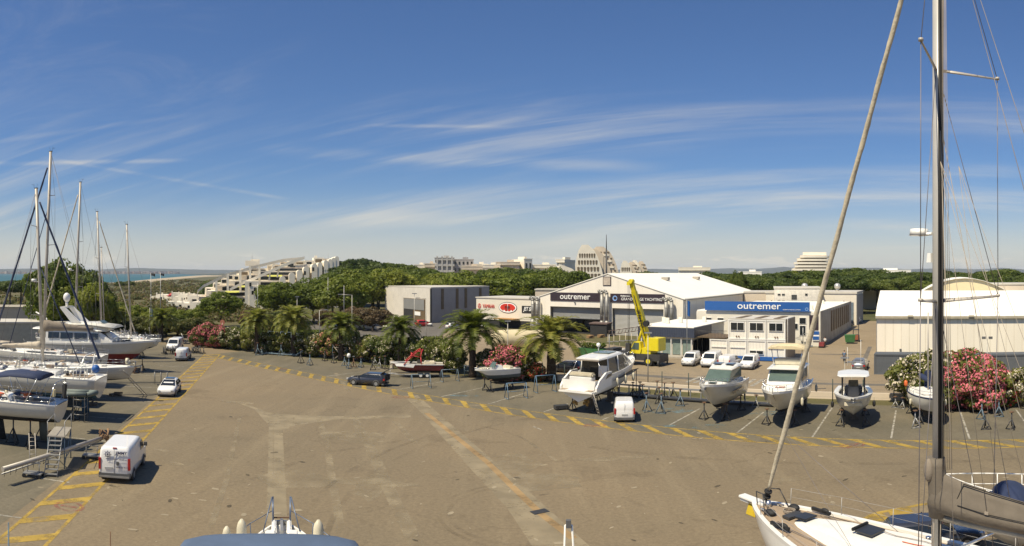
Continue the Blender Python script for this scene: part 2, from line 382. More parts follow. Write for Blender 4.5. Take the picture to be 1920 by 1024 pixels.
# left hatched band
LA, LB = G(385, 664), G(0, 1010); ld = (LB-LA).normalized(); ln = Vector((ld.y, -ld.x, 0))*-1
LR = 2.35
tot = (LB-LA).length+10; s_ = 0
while s_ < tot:
    a = LA+ld*s_; b2 = LA+ld*min(s_+5, tot)
    strip(mk, a, b2, .2, Z); strip(mk, a+ln*LR, b2+ln*LR, .2, Z); s_ += 5
s_ = 1.5
while s_ < tot:
    a = LA+ld*s_; Q = Vector((0, 0, Z+.003)); mk.face([a+Q, a+ld*.85+Q, a+ln*LR+ld*(-.8)+Q, a+ln*LR+ld*(-1.65)+Q]); s_ += 2.9
# hatched island by the foreground yacht
isl = [G(1617, 975), G(1645, 962), G(1735, 945), G(1790, 945), G(1740, 968), G(1690, 976)]
for p, q in zip(isl, isl[1:]+isl[:1]): strip(mk, p, q, .3, Z)
strip(mk, G(1640, 964), G(1655, 976), .9, Z+.003); strip(mk, G(1685, 955), G(1700, 976), 1.3, Z+.003)
tag(mk.build('yellow_hatched_markings', p_yel, fix=False), kind='structure')
mw = MB()
for a, b2 in [((1255, 797.5), (1313, 766)), ((1382, 812), (1432, 773)), ((1523, 820), (1560, 765)), ((1671, 822), (1680, 770)), ((1818, 823), (1800, 770)), ((1655/1, 0), None)][:5]:
    strip(mw, G(*a), G(*b2), .16, Z)
for a, b2 in [((612, 705.8), (680, 697)), ((745, 731), (830, 715.5)), ((827, 744), (905, 727)), ((915, 758), (985, 737)), ((1018, 773), (1065, 757)), ((1130, 787), (1190, 764)), ((1015, 806), (1000, 800)), ((460, 690), (510, 684)), ((1945, 825), (1905, 768))]:
    strip(mw, G(*a), G(*b2), .15, Z)
for a, b2 in [((243, 786.5), (150, 780)), ((282, 753), (180, 747)), ((305, 728), (200, 722)), ((325, 706), (240, 702)), ((0, 966), (50, 973)), ((200, 828), (110, 818)), ((345, 688), (300, 686)), ((130, 905), (50, 893))]:
    strip(mw, G(*a), G(*b2), .15, Z)
for k in range(9):   # pedestrian crossing on the road
    strip(mw, UV(74.5, -29+k*1.0), UV(79.5, -29+k*1.0), .5, Z+.002)
tag(mw.build('white_bay_lines', p_whi, fix=False), kind='structure')
ml = MB()
def pl(pts, w_, z=.007, mi=0):
    for a, b2 in zip(pts[:-1], pts[1:]): strip(ml, G(*a), G(*b2), w_, z, mi)
pl([(770, 742), (858, 822), (960, 915), (1090, 1040)], 1.5, .0065)
pl([(820, 790), (905, 880), (975, 950), (1040, 1040)], 1.5, .0050)
pl([(521, 792), (524, 900), (526, 1040)], .75, .0055)
pl([(508, 800), (506, 1000)], .35, .0060)
ml.face([tuple(G(*q))[:2]+(.0058,) for q in [(436, 752), (470, 761), (505, 774), (560, 779), (640, 781), (770, 778), (770, 783), (640, 786), (585, 793), (543, 800), (541, 806), (512, 804), (495, 788), (478, 768)]])
tag(ml.build('pale_concrete_trench', p_lig2, fix=False), kind='structure')
ml = MB()
pl([(598, 782), (612, 830), (640, 1000)], .5); pl([(664, 785), (690, 830), (735, 930), (790, 1040)], .8); pl([(740, 790), (780, 832)], .5, .0072)
pl([(630, 700), (655, 735)], .5); pl([(450, 780), (425, 900), (395, 990)], .35, .0062); pl([(970, 815), (1045, 865)], .25, .0062)
for k, (x, y, a, bb) in enumerate([(690, 905, 3.2, .9), (668, 818, 2.6, 2.2), (700, 910, 1, 3), (620, 815, 1.2, 1.0), (445, 755, 2.2, .6), (1010, 905, 3, 2), (960, 870, 2, 3), (560, 900, 3, 2), (880, 760, 3, .5), (1150, 860, 3, .6), (330, 870, .8, .4), (305, 845, .7, .3), (1480, 900, 2.0, .5)]):
    c = G(x, y); ml.face([(c.x+a*math.cos(t)*random.Random(k*9+i).uniform(.7, 1.1), c.y+bb*math.sin(t)*random.Random(k*7+i).uniform(.7, 1.1), .0078+k*.0001) for i, t in enumerate([q*math.pi/5 for q in range(10)])])
tag(ml.build('worn_pale_patches', p_lig, fix=False), kind='structure')
rq = random.Random(21)
for nm, mt_, cnt_, sc_, zz in (('pale_paint_flecks', p_fleck, 120, (.07, .30), .0112), ('oil_spots', p_spot, 50, (.08, .35), .0118)):
    ml = MB()
    for i in range(cnt_):
        c = G(rq.uniform(60, 1900), 700+320*rq.random()**.8 if i % 2 else rq.uniform(760, 1000)); a = rq.uniform(*sc_); q = a*rq.uniform(.2, .6); th = rq.uniform(0, 3.1)
        ml.face([(c.x+a*math.cos(t)*math.cos(th)-q*math.sin(t)*math.sin(th), c.y+a*math.cos(t)*math.sin(th)+q*math.sin(t)*math.cos(th), zz+i*1e-6) for t in [k*math.pi/4+rq.uniform(-.2, .2) for k in range(8)]])
    tag(ml.build(nm, mt_, fix=False), kind='structure')
ml = MB(); pl([(800, 775), (858, 822), (915, 868), (1012, 962), (1075, 1010)], .45, .0088)
tag(ml.build('rust_stained_joint', p_ora, fix=False), kind='structure')
ml = MB()
for x, y, a, bb in [(130, 950, .85, .6), (1598, 836, .95, .5), (1115, 798, .9, .5), (752, 745, .9, .6), (528, 692, .7, .5)]:
    c = G(x, y); n = 16
    ring = [(c.x+a*math.cos(2*math.pi*i/n), c.y+bb*math.sin(2*math.pi*i/n)) for i in range(n)]
    for i in range(n): strip(ml, ring[i], ring[(i+1) % n], .22, .0145)
    strip(ml, (c.x-a*.6, c.y-bb*.2), (c.x+a*.6, c.y+bb*.2), .25, .0148)
tag(ml.build('red_ground_numbers', p_red, fix=False), kind='structure')
ml = MB()
def arc(x, y, r0, a0, a1, wd, z):
    c = G(x, y); n = 18; P_ = [(c.x+r0*math.cos(a0+(a1-a0)*i/n), c.y+r0*math.sin(a0+(a1-a0)*i/n)) for i in range(n+1)]
    for p, q in zip(P_[:-1], P_[1:]): strip(ml, p, q, wd, z)
arc(1000, 960, 4.6, 2.0, 5.0, .25, .0092); arc(1000, 960, 5.1, 2.0, 4.9, .25, .0094); arc(1500, 840, 16, 3.6, 5.2, .3, .0093); arc(1350, 850, 22, 4.0, 5.6, .3, .0095); arc(1180, 880, 26, 4.2, 6.0, .3, .0096)
arc(1600, 900, 30, 2.2, 4.2, .35, .0097); arc(1600, 900, 31.6, 2.2, 4.2, .35, .0098); arc(700, 850, 12, .2, 1.8, .3, .0099)
pl([(470, 900), (600, 850), (760, 825), (950, 830)], .5, .0091); pl([(1050, 830), (1300, 860), (1600, 870), (1900, 860)], .6, .0090)
tag(ml.build('tyre_marks', p_dark, fix=False), kind='structure')
ml = MB()
for x, y, a, bb in [(1260, 770, 2.2, 1.2), (1440, 775, 2, 1), (1330, 800, 1.5, .8), (870, 742, 1.6, .5), (1000, 780, 2, .5), (1230, 800, 1.8, .5)]:
    c = G(x, y); ml.face([(c.x+a*math.cos(t), c.y+bb*math.sin(t), .0080+x*1e-7) for t in [q*math.pi/6 for q in range(12)]])
tag(ml.build('blue_dust_stains', p_blue, fix=False), kind='structure')
# dark strips of old road repairs
ml = MB(); strip(ml, UV(77.5, -48), UV(77.5, -28), 1.6, .0092); strip(ml, UV(78, -20), UV(78, 20), 1.3, .0092)
strip(ml, UV(88, -10.2), UV(118, -11.8), .7, .0098); strip(ml, UV(106, -20), UV(106.5, -11.5), .8, .0099)
tag(ml.build('dark_road_repairs', m_lot, fix=False), kind='structure')
dg = MB(); c = G(1012, 960); dg.box((0, 0, .015), (.95, .55, .03)); 
for k in range(9): dg.box((-.4+k*.1, 0, .034), (.05, .5, .012))
tag(dg.build('drain_cover', dark, loc=c, rz=.5), 'dark square drain cover at the end of the rust stained joint', 'drain cover')
# hills
def hills(name, pts, D, m, seed, rough=.25):
    rnd = random.Random(seed); b = MB(); rings = []
    n = 70; x0, x1 = pts[0][0], pts[-1][0]
    for i in range(n+1):
        x = x0+(x1-x0)*i/n; y = None
        for (a, ya), (c_, yc) in zip(pts[:-1], pts[1:]):
            if a <= x <= c_: y = ya+(yc-ya)*(x-a)/(c_-a)
        h = max(ZH(y, D)+rnd.uniform(-rough, rough)*D/F, 1)
        rings.append([PD(x, D-900, -1), PD(x, D-450, h*.45*rnd.uniform(.8, 1.15)), PD(x, D-150, h*.85), PD(x, D, h), PD(x, D+500, h*.6), PD(x, D+900, -1)])
    b.loft(rings, sm=True, cap=False, closed=False)
    return tag(b.build(name, m), kind='structure')
m_hill = mat('wooded_hills', (.06, .075, .06), .9, var=.2, scale=.004)
hills('hills', [(-60, 506), (60, 503.5), (130, 505), (180, 506), (215, 504), (262, 502.5), (320, 504.5), (400, 506), (480, 507), (560, 508), (640, 510)], 8200, m_hill, 3)
hills('far_mountains', [(850, 510), (960, 507), (1150, 506), (1230, 504), (1300, 506), (1360, 503), (1420, 504), (1470, 500.5), (1500, 503), (1560, 502), (1640, 502), (1700, 505), (1760, 503), (1830, 505), (1880, 502), (1930, 506), (1990, 508)], 8600, m_hill, 4)
# far coast town: many small pale boxes, reads as one mass
rnd = random.Random(5); ft = MB()
for i in range(170):
    x = rnd.uniform(190, 335) if i < 150 else rnd.uniform(-20, 70); D = 6400+rnd.uniform(-200, 300); p = PD(x, D)
    ft.box((p.x, p.y, 12), (rnd.uniform(12, 36), 20, rnd.choice([6, 9, 12, 22])+2), rnd.randrange(2), rz=rnd.uniform(0, 1))
tag(ft.build('distant_coast_town', [mat('far_wall_pale', (.5, .44, .38), .9), mat('far_wall_pink', (.4, .28, .22), .9)]), kind='stuff', label='pale distant town along the far shore beneath the hills', cat='town')
fc = MB(); fc.face([PD(-60, 6000, 1), PD(340, 5700, 1), PD(380, 4000, 1), PD(470, 6500, 1), PD(470, 8600, 1), PD(-60, 8600, 1)])
tag(fc.build('far_shore', m_scrub, fix=False), kind='structure')
# ------------------------------------------------------------------ foliage
def leafmat(name, a, b_, c_, sc_=.45):
    m = bpy.data.materials.new(name); m.use_nodes = True; t = m.node_tree; b = t.nodes['Principled BSDF']; b.inputs['Roughness'].default_value = .6
    g = t.nodes.new('ShaderNodeTexCoord'); n = t.nodes.new('ShaderNodeTexNoise'); n.inputs['Scale'].default_value = sc_; n.inputs['Detail'].default_value = 6; n.inputs['Roughness'].default_value = .75
    oi = t.nodes.new('ShaderNodeObjectInfo'); va = t.nodes.new('ShaderNodeVectorMath'); va.operation = 'MULTIPLY_ADD'
    t.links.new(oi.outputs['Location'], va.inputs[0]); va.inputs[1].default_value = (.37, .37, .37); t.links.new(g.outputs['Object'], va.inputs[2]); t.links.new(va.outputs[0], n.inputs['Vector'])
    cr = t.nodes.new('ShaderNodeValToRGB'); e = cr.color_ramp.elements; e.new(.5)
    for k, (p, q) in enumerate(((.32, a), (.5, b_), (.68, c_))): e[k].position = p; e[k].color = (*q, 1)
    mr = t.nodes.new('ShaderNodeMath'); mr.operation = 'MULTIPLY_ADD'; t.links.new(oi.outputs['Random'], mr.inputs[0]); mr.inputs[1].default_value = .22; t.links.new(n.outputs['Fac'], mr.inputs[2]); ms_ = t.nodes.new('ShaderNodeMath'); ms_.operation = 'SUBTRACT'; t.links.new(mr.outputs[0], ms_.inputs[0]); ms_.inputs[1].default_value = .10
    t.links.new(ms_.outputs[0], cr.inputs[0]); t.links.new(cr.outputs[0], b.inputs['Base Color'])
    tr = t.nodes.new('ShaderNodeBsdfTranslucent'); t.links.new(cr.outputs[0], tr.inputs[0]); ms = t.nodes.new('ShaderNodeMixShader'); ms.inputs[0].default_value = .5
    t.links.new(b.outputs[0], ms.inputs[1]); t.links.new(tr.outputs[0], ms.inputs[2]); t.links.new(ms.outputs[0], t.nodes['Material Output'].inputs[0])
    MATS[name] = m; return m
lf_plane = leafmat('plane_tree_leaves', (.060, .090, .008), (.150, .195, .018), (.28, .30, .040))
lf_dark = leafmat('dark_tree_leaves', (.042, .072, .008), (.105, .150, .016), (.20, .23, .032))
lf_pine = leafmat('pine_needles', (.034, .060, .008), (.085, .125, .016), (.175, .205, .030), .3)
lf_ole = leafmat('oleander_leaves', (.062, .092, .012), (.155, .180, .030), (.27, .265, .055), 1.2)
lf_scrub = leafmat('scrub_leaves', (.042, .065, .010), (.105, .120, .024), (.190, .160, .045), .3)
lf_tam = leafmat('tamarisk_leaves', (.08, .07, .025), (.15, .105, .045), (.20, .125, .06), .5)
lf_palm = leafmat('palm_leaves', (.070, .100, .010), (.165, .195, .026), (.33, .31, .06), 1.0)
fl_pink = mat('pink_flowers', (.62, .15, .18), .7, var=.15, scale=8); fl_white = mat('cream_flowers', (.62, .54, .40), .7, var=.12, scale=8)
fl_salm = mat('salmon_flowers', (.60, .26, .18), .7, var=.15, scale=8); fl_red = mat('red_flowers', (.62, .05, .05), .7, var=.15, scale=8)
bark = mat('grey_brown_bark', (.13, .10, .07), .9, var=.2, scale=4, bump=.5)
palmbark = mat('palm_trunk_bark', (.075, .050, .032), .95, var=.25, scale=5, bump=.9, bscale=8)
def leaf(b, p, nrm, s, rnd, mi=0, asp=1.5):
    nrm = Vector(nrm)+Vector((rnd.gauss(0, .45), rnd.gauss(0, .45), rnd.gauss(0, .35))); nrm.normalize()
    u = nrm.orthogonal().normalized(); u = Matrix.Rotation(rnd.uniform(0, 6.28), 3, nrm) @ u; v = nrm.cross(u); p = Vector(p)
    b.face([p+u*s*asp/2, p+v*s*.5, p-u*s*asp/2, p-v*s*.5], mi)
def crown_mesh(name, rx, ry, rz, nclump, per, ls, seed, mats, flat=0.0, flower=0.0, crad=(.20, .36), low=-.75, umbrella=False):
    """crown centred on the origin: leaf quads on many clump surfaces"""
    rnd = random.Random(seed); b = MB()
    for k in range(nclump):
        while True:
            d = Vector((rnd.gauss(0, 1), rnd.gauss(0, 1), rnd.gauss(0, 1))).normalized()
            if d.z > low: break
        rad = rnd.uniform(.55, .86) if not umbrella else rnd.uniform(.5, .9)
        c = Vector((d.x*rx*rad, d.y*ry*rad, d.z*rz*rad))
        cr = rnd.uniform(*crad)*min(rx, ry, rz*1.6)
        fk = rnd.random() < .85
        for j in range(per):
            e = Vector((rnd.gauss(0, 1), rnd.gauss(0, 1), rnd.gauss(0, 1))).normalized()
            if e.dot(d) < -.45: e = -e
            q = c+Vector((e.x, e.y, e.z*(.75 if not umbrella else .5)))*cr*rnd.uniform(.75, 1.08)
            mi = 0
            if flower and e.dot(d) > -.1 and rnd.random() < flower and fk: mi = 1
            leaf(b, q, e, ls*rnd.uniform(.6, 1.3)*(0.8 if mi else 1), rnd, mi)
    me = b.mesh(name, mats); return me
def trunk(h, r, limbs, rx, rz, cz, seed):
    rnd = random.Random(seed); b = MB(); p = Vector((0, 0, 0)); pr = r
    pts = [p]; 
    for k in range(4): 
        q = Vector((rnd.uniform(-.15, .15), rnd.uniform(-.15, .15), h*(k+1)/4)); b.tube(pts[-1], q, pr, pr*.85, 8); pr *= .85; pts.append(q)
    for k in range(limbs):
        a = 2*math.pi*k/limbs+rnd.uniform(-.3, .3); e = Vector((math.cos(a)*rx*.7, math.sin(a)*rx*.7, cz+rnd.uniform(-.2, .5)*rz)); md = pts[-1].lerp(e, .5)+Vector((0, 0, rz*.15))
        b.tube(pts[-1], md, pr*.7, pr*.45, 6); b.tube(md, e, pr*.45, pr*.15, 5)
    return b.mesh('trunk', bark)
CR = {}
def treekind(key, rx, rz, hgt, nclump, per, ls, m, **kw):
    CR[key] = []
    for s in range(kw.pop('variants', 3)):
        me = crown_mesh('crown', rx, rx, rz, nclump, per, ls, s*13+len(key), [m], **kw)
        tk = trunk(hgt-2*rz+rz*.5, .05*rx+.08, 6, rx, rz, hgt-rz, s)
        CR[key].append((me, tk, hgt-rz))
treekind('plane', 5.2, 5.0, 13.0, 62, 115, .42, lf_plane, variants=5, crad=(.14, .42))
treekind('darkt', 5.0, 4.8, 12.5, 62, 110, .42, lf_dark, crad=(.14, .42))
treekind('pine', 6.6, 2.7, 11.5, 60, 120, .42, lf_pine, umbrella=True, low=-.35, crad=(.28, .5))
treekind('bush', 2.6, 1.6, 3.1, 34, 90, .26, lf_scrub, low=-.5)
treekind('tamar', 2.8, 2.2, 4.4, 34, 90, .26, lf_tam, low=-.6)
def tree(key, loc, s, label, name='tree', group='trees behind the yard', sz=None, var=None, cat='tree'):
    me, tk, cz = CR[key][(var if var is not None else random.Random(int(loc[0]*7+loc[1])).randrange(len(CR[key])))]
    r = thing(name, label, cat, (loc[0], loc[1], 0), random.Random(int(loc[0]*3+loc[1]*5)).uniform(0, 6.28), group)
    q_ = random.Random(int(loc[0]*13+loc[1]*7)); r.scale = (s*q_.uniform(.86, 1.2), s*q_.uniform(.86, 1.2), (sz or s)*q_.uniform(.95, 1.04))
    c = link('crown', me, r, (0, 0, cz)); t = link('trunk', tk, r); return r
# ------------------------------------------------------------------ palms and hedge
def palm_mesh(seed, nf, L, kind=0):
    rnd = random.Random(seed); b = MB()
    for k in range(nf):
        a = k*2.399963+rnd.uniform(-.2, .2); el0 = R(88)-R(100)*(k/nf)**.95+rnd.uniform(-.08, .08); l = L*rnd.uniform(.85, 1.08)*(1-.25*max(0, 1-k/(nf*.25)))
        d = Vector((math.cos(a), math.sin(a), 0)); p = Vector((0, 0, 0)); n = 9; e = el0; pts = [p.copy()]; dirs = []
        for i in range(n):
            t = d*math.cos(e)+Vector((0, 0, math.sin(e))); dirs.append(t); p = p+t*(l/n); pts.append(p.copy()); e -= R(3.5+1.9*i)
        side = d.cross(Vector((0, 0, 1)))
        b.path([pts[0], pts[3], pts[6], pts[9]], .025, 4, 1)
        m = 30
        for i in range(2, m):
            f = i/m*n; q = min(int(f), n-1); c = pts[q].lerp(pts[q+1], f-q); t = dirs[q]; up = side.cross(t).normalized()
            ll = .70*(L/3.6)*math.sin(math.pi*(.12+.80*i/m))**.7
            for s in (-1, 1):
                o = (side*s*.80+t*.50+up*(.30-.1*rnd.random())).normalized(); tip = c+o*ll+Vector((0, 0, -.12*ll*rnd.uniform(.3, 1.8))); wv = t*.085
                b.face([c-wv, c+wv, tip+wv*.3, tip-wv*.3], 0)
    return b.mesh('fronds', [lf_palm, mat('frond_stalk', (.22, .20, .07), .7)])
PALM = [palm_mesh(1, 54, 4.7), palm_mesh(2, 58, 4.7)]
def palm(px, D, zc, s, label, var=0, group='palm trees along the hedge', r0=.42, kd='palm_tree'):
    r = thing(kd, label, 'palm tree', PD(px, D), random.Random(px).uniform(0, 6), group)
    b = MB(); rings = []; h = zc
    for k in range(13):
        t = k/12; rr = r0*(1.15-.35*t+(.45 if t > .82 else 0)*(t-.82)*4+.05*math.sin(k*2.1)); rings.append([(rr*math.cos(j*math.pi/5+.1*k)*(1+.06*((j+k) % 2)), rr*math.sin(j*math.pi/5+.1*k)*(1+.06*((j+k) % 2)), t*h) for j in range(10)])
    b.loft(rings); b.build('trunk', palmbark, r)
    f = link('fronds', PALM[var], r, (0, 0, h)); f.scale = (s, s, s); return r
palm(886, 84, 5.5, 1.02, 'tall date palm behind the small blue white powerboat', 0)
palm(1034, 81, 4.9, 1.02, 'stout date palm directly beside the large white yacht on jacks', 1, r0=.55)
palm(752, 93, 5.0, .72, 'date palm in the hedge behind the red wakeboard boat', 1)
palm(640, 100, 4.9, .80, 'date palm between pink and cream oleanders left of the dark estate car', 0)
palm(551, 106, 5.4, .84, 'date palm above the blue cradle frames by the hedge', 1)
palm(482, 109, 5.1, .74, 'date palm nearest to the red pink oleander at the hedge start', 0)
palm(302, 128, 4.2, .72, 'palm beyond the parked front facing van near the beach scrub', 1, group=None)
palm(214, 132, 4.4, .7, 'palm standing behind the motor yacht near the flag poles', 0, group=None)
OLE = {}
for kx, (fm, fa) in {'pink': (fl_pink, .72), 'cream': (fl_white, .60), 'white': (fl_white, .30), 'salmon': (fl_salm, .45), 'green': (fl_white, .10), 'red': (fl_red, .5)}.items():
    OLE[kx] = [crown_mesh('foliage', 1.9, 1.9, 2.0, 34, 105, .21, 40+len(kx)*3+s, [lf_ole, fm], flower=fa, low=-.95, crad=(.26, .42)) for s in range(2)]
stemm = MB()
for k in range(9): stemm.tube((.25*math.cos(k), .25*math.sin(k), 0), (1.0*math.cos(k*1.7), 1.0*math.sin(k*1.7), 2.0), .05, .03, 5)
STEM = stemm.mesh('stems', bark)
def shrub(loc, kind, s, label, group='oleanders of the long hedge', h=1.0):
    r = thing('oleander_shrub', label, 'shrub', (loc[0], loc[1], 0), random.Random(int(loc[0]*11)).uniform(0, 6), group); r.scale = (s, s, s*h)
    link('foliage', OLE[kind][int(abs(loc[0]*3)) % 2], r, (0, 0, 2.05)); link('stems', STEM, r); return r
def hedge_u(px):   # distance of the hedge line from the camera along a sight line
    pts = [(360, 652), (400, 654), (500, 664), (640, 676), (760, 690), (860, 704), (1000, 714)]
    for (a, ya), (b_, yb) in zip(pts[:-1], pts[1:]):
        if a <= px <= b_: return ya+(yb-ya)*(px-a)/(b_-a)
    return 700
names = {'cream': 'cream flowering oleander', 'pink': 'pink flowering oleander', 'white': 'cream flowering oleander', 'salmon': 'salmon flowering oleander', 'green': 'green oleander with hardly any flowers', 'red': 'red flowering oleander'}
hs = [(372, 'pink', 1.0), (392, 'pink', 1.12), (410, 'pink', 1.05), (428, 'white', 1.0), (447, 'white', .95), (466, 'green', .9), (500, 'white', .9), (520, 'green', .9), (534, 'green', .85), (572, 'white', .95), (592, 'white', 1.0), (610, 'salmon', 1.05), (624, 'salmon', .85), (660, 'white', 1.1), (676, 'salmon', .9), (694, 'white', 1.0), (712, 'green', 1.05), (731, 'white', .95), (772, 'green', 1.1), (792, 'white', 1.12), (812, 'green', 1.2), (832, 'white', 1.05), (852, 'white', .95)]
land_ = ['at the far left tip of the hedge', 'second from the left tip of the hedge', 'just right of the hedge tip', 'left of the first hedge palm', 'touching the first hedge palm on its left', 'right in front of the first hedge palm', 'right of the first hedge palm', 'between the two leftmost hedge palms', 'left of the palm above the blue cradle frames', 'right of the palm above the blue cradle frames', 'behind the row of blue frames', 'left of the palm with salmon blooms around it', 'in front of the third hedge palm', 'right of the third hedge palm', 'behind the tall brown trestle', 'behind the jack stand with a white bucket', 'behind the dark estate car', 'left of the palm behind the red boat', 'right of the palm behind the red boat', 'behind the red tower of the wakeboard boat', 'behind the bow of the wakeboard boat trailer', 'left of the tall date palm', 'touching the tall date palm on its left']
for (px, kd, s), w_ in zip(hs, land_):
    y = hedge_u(px); D = F*HC/(y-YH)
    shrub(PD(px, D+1.8), kd, s*.95, names[kd]+' '+w_)
for i, (px, kd, s) in enumerate([(382, 'green', 1.0), (440, 'green', 1.05), (510, 'salmon', .9), (580, 'green', 1.0), (630, 'green', 1.0), (690, 'green', 1.1), (740, 'green', 1.0), (800, 'green', 1.2), (845, 'green', 1.15)]):
    y = hedge_u(px); D = F*HC/(y-YH)
    shrub(PD(px, D+4.6), kd, s*.92, ('back row oleander '+['behind the pink hedge tip', 'behind the cream bushes near the first palm', 'with salmon blooms between two palms', 'behind the blue frames', 'behind the third palm', 'behind the salmon bush', 'behind the palm of the red boat', 'behind the red tower', 'left behind the tall date palm'][i]), h=.95)
shrub(PD(915, 86), 'white', .85, 'small cream oleander between tall date palm and pink bush')
shrub(PD(941, 80.5), 'pink', 1.12, 'pink flowering oleander behind the small blue white powerboat')
shrub(PD(962, 81), 'pink', 1.05, 'pink flowering oleander next to the cream one left of the stout palm')
shrub(PD(982, 82), 'white', 1.0, 'cream flowering oleander right below the fronds of the stout palm')
shrub(PD(1005, 80.5), 'red', .62, 'small red flowering oleander at the foot of the stout palm')
shrub(PD(922, 82.5), 'green', .7, 'low dark oleander behind the stern jacks of the small powerboat')
g2 = 'oleanders beside the grey containers'
for px, D, kd, s, lb in [(1700, 67.5, 'cream', 1.05, 'cream oleander at the left end of the right hand group, beside the grey container'), (1722, 66, 'cream', 1.3, 'large cream oleander left of the big grey mast'),
                         (1752, 66.5, 'cream', 1.42, 'cream oleander hidden partly by the big grey mast'), (1785, 66, 'pink', 1.35, 'pink oleander right of the big grey mast'), (1815, 66, 'pink', 1.42, 'tallest pink oleander of the right hand group'),
                         (1848, 65.5, 'pink', 1.25, 'pink oleander left of the bright red one'), (1872, 66.5, 'pink', 1.05, 'pink oleander behind the bright red one'), (1884, 65.5, 'red', .75, 'bright red oleander at the right end of the pink group'),
                         (1912, 65.5, 'cream', .95, 'cream oleander at the right edge of the picture')]:
    shrub(PD(px, D), kd, s, lb, g2)
for k, (px, D, kd, s) in enumerate([(1740, 63.6, 'green', .7), (1793, 64, 'pink', 1.1), (1822, 63.6, 'pink', 1.12), (1850, 63.6, 'pink', 1.08)]):
    shrub(PD(px, D), kd, s, ['low green oleander in front of the cream ones at right', 'front row pink oleander closest to the big grey mast', 'front row pink oleander in the middle of the pink mass', 'front row pink oleander nearest the white cabinet'][k], g2)
# ------------------------------------------------------------------ trees
tl = []
def row(pxs, D, dj, ytop, key, s0, seed, lab, grp):
    rnd = random.Random(seed)
    base = {'plane': 13.0, 'darkt': 12.5, 'pine': 11.5, 'tamar': 4.4, 'bush': 3.1}[key]
    for k, px in enumerate(pxs):
        y = (ytop(px) if callable(ytop) else ytop)+(rnd.uniform(-2.5, 2.5) if key == 'pine' else rnd.uniform(-2, 2))
        d = D+rnd.uniform(-dj, dj); h = ZH(y+rnd.uniform(-1.5, 1.5), d); s = max(h, 3)/base
        tl.append((key, PD(px+rnd.uniform(-5, 5), d), s0*s, lab, s, grp))
def lin(*pts):
    def f(x):
        if x <= pts[0][0]: return pts[0][1]
        for (a, ya), (b_, yb) in zip(pts[:-1], pts[1:]):
            if a <= x <= b_: return ya+(yb-ya)*(x-a)/(b_-a)
        return pts[-1][1]
    return f
row([676, 700], 215, 4, 514, 'plane', 1.2, 51, 'plane tree directly behind the grey shed corner', 'front plane trees')
row([514, 540, 566, 592, 622, 648], 172, 5, lin((488, 538), (520, 528), (560, 530), (600, 522), (640, 516), (700, 518)), 'plane', 1.30, 11, 'plane tree in the front row before the terraced apartments', 'front plane trees')
row([418], 160, 1, 543, 'plane', 1.35, 12, 'single round tree left of the stepped white apartment wall', None)
row(range(608, 1080, 33), 205, 7, lin((608, 512), (650, 504), (700, 506), (760, 506), (800, 509), (850, 512), (900, 511), (935, 508), (960, 513), (1000, 512), (1030, 497), (1060, 502), (1080, 512)), 'plane', 1.12, 13, 'plane tree of the green belt beyond the sheds', 'green belt trees')
row(range(640, 1100, 34), 232, 6, lin((640, 500), (700, 500), (780, 505), (850, 509), (900, 508), (1000, 508), (1040, 500), (1100, 511)), 'darkt', 1.0, 14, 'dark green tree in the second row of the green belt', 'green belt trees')
row([634, 655, 678, 702, 728, 752, 776], 262, 5, lin((634, 490), (655, 489), (690, 488), (730, 493), (776, 500)), 'pine', 1.0, 15, 'domed dark pine rising behind the green belt', 'pines behind the green belt')
row([928, 955, 985], 262, 5, 506, 'pine', .9, 16, 'low domed pine in front of the distant apartment blocks', 'pines behind the green belt')
row(range(1100, 1180, 30), 255, 6, 514, 'darkt', .8, 17, 'dark tree seen just over the ridge of the big white hall', 'green belt trees')
row(range(1325, 1940, 40), 262, 8, lin((1325, 514), (1400, 515), (1450, 510), (1560, 508), (1600, 508), (1700, 510), (1800, 512), (1940, 512)), 'pine', 1.30, 18, 'umbrella pine in the far row behind the white workshops', 'umbrella pines on the right')
row(range(1340, 1940, 46), 236, 8, lin((1340, 520), (1450, 517), (1480, 512), (1520, 512), (1600, 514), (1700, 515), (1940, 517)), 'pine', 1.25, 19, 'umbrella pine in the middle row behind the white workshops', 'umbrella pines on the right')
row(range(1335, 1940, 44), 212, 8, lin((1335, 527), (1460, 524), (1600, 522), (1640, 522), (1700, 524), (1940, 525)), 'pine', 1.15, 20, 'umbrella pine in the near row behind the white workshops', 'umbrella pines on the right')
row([1470, 1495, 1520], 225, 5, 509, 'plane', .8, 21, 'light green tree below the round balconied block', 'umbrella pines on the right')
row(range(1180, 1340, 34), 300, 8, 512, 'pine', .9, 22, 'pine seen over the long white hall roof', 'umbrella pines on the right')
row([1383, 1392], 205, 2, lin((1383, 503), (1392, 506)), 'darkt', .35, 23, 'narrow tree poking above the umbrella pines', 'umbrella pines on the right')
row([470, 480, 612], 150, 3, 580, 'tamar', 1.1, 24, 'reddish brown tamarisk by the street', 'tamarisks')
row([660, 678, 698], 152, 4, 574, 'tamar', 1.0, 25, 'reddish brown tamarisk bush left of the grey shed', 'tamarisks')
row([196, 216, 240, 262, 285, 318, 340, 362], 150, 5, lin((196, 565), (260, 572), (300, 578), (362, 580)), 'plane', 1.25, 41, 'low green tree in the strip between boats and beach scrub', 'low trees by the beach scrub')
row(range(205, 400, 22), 138, 3, 597, 'bush', 1.1, 42, 'green bush along the street behind the motor yacht bow', 'street bushes')
row([92, 118, 142, 165], 128, 4, lin((92, 496), (120, 490), (165, 504)), 'darkt', .82, 26, 'big leafy tree behind the left masts', 'big trees behind the left masts')
row([105, 150, 175], 122, 3, 520, 'plane', .8, 27, 'leafy tree in front of the big trees at the left masts', 'big trees behind the left masts')
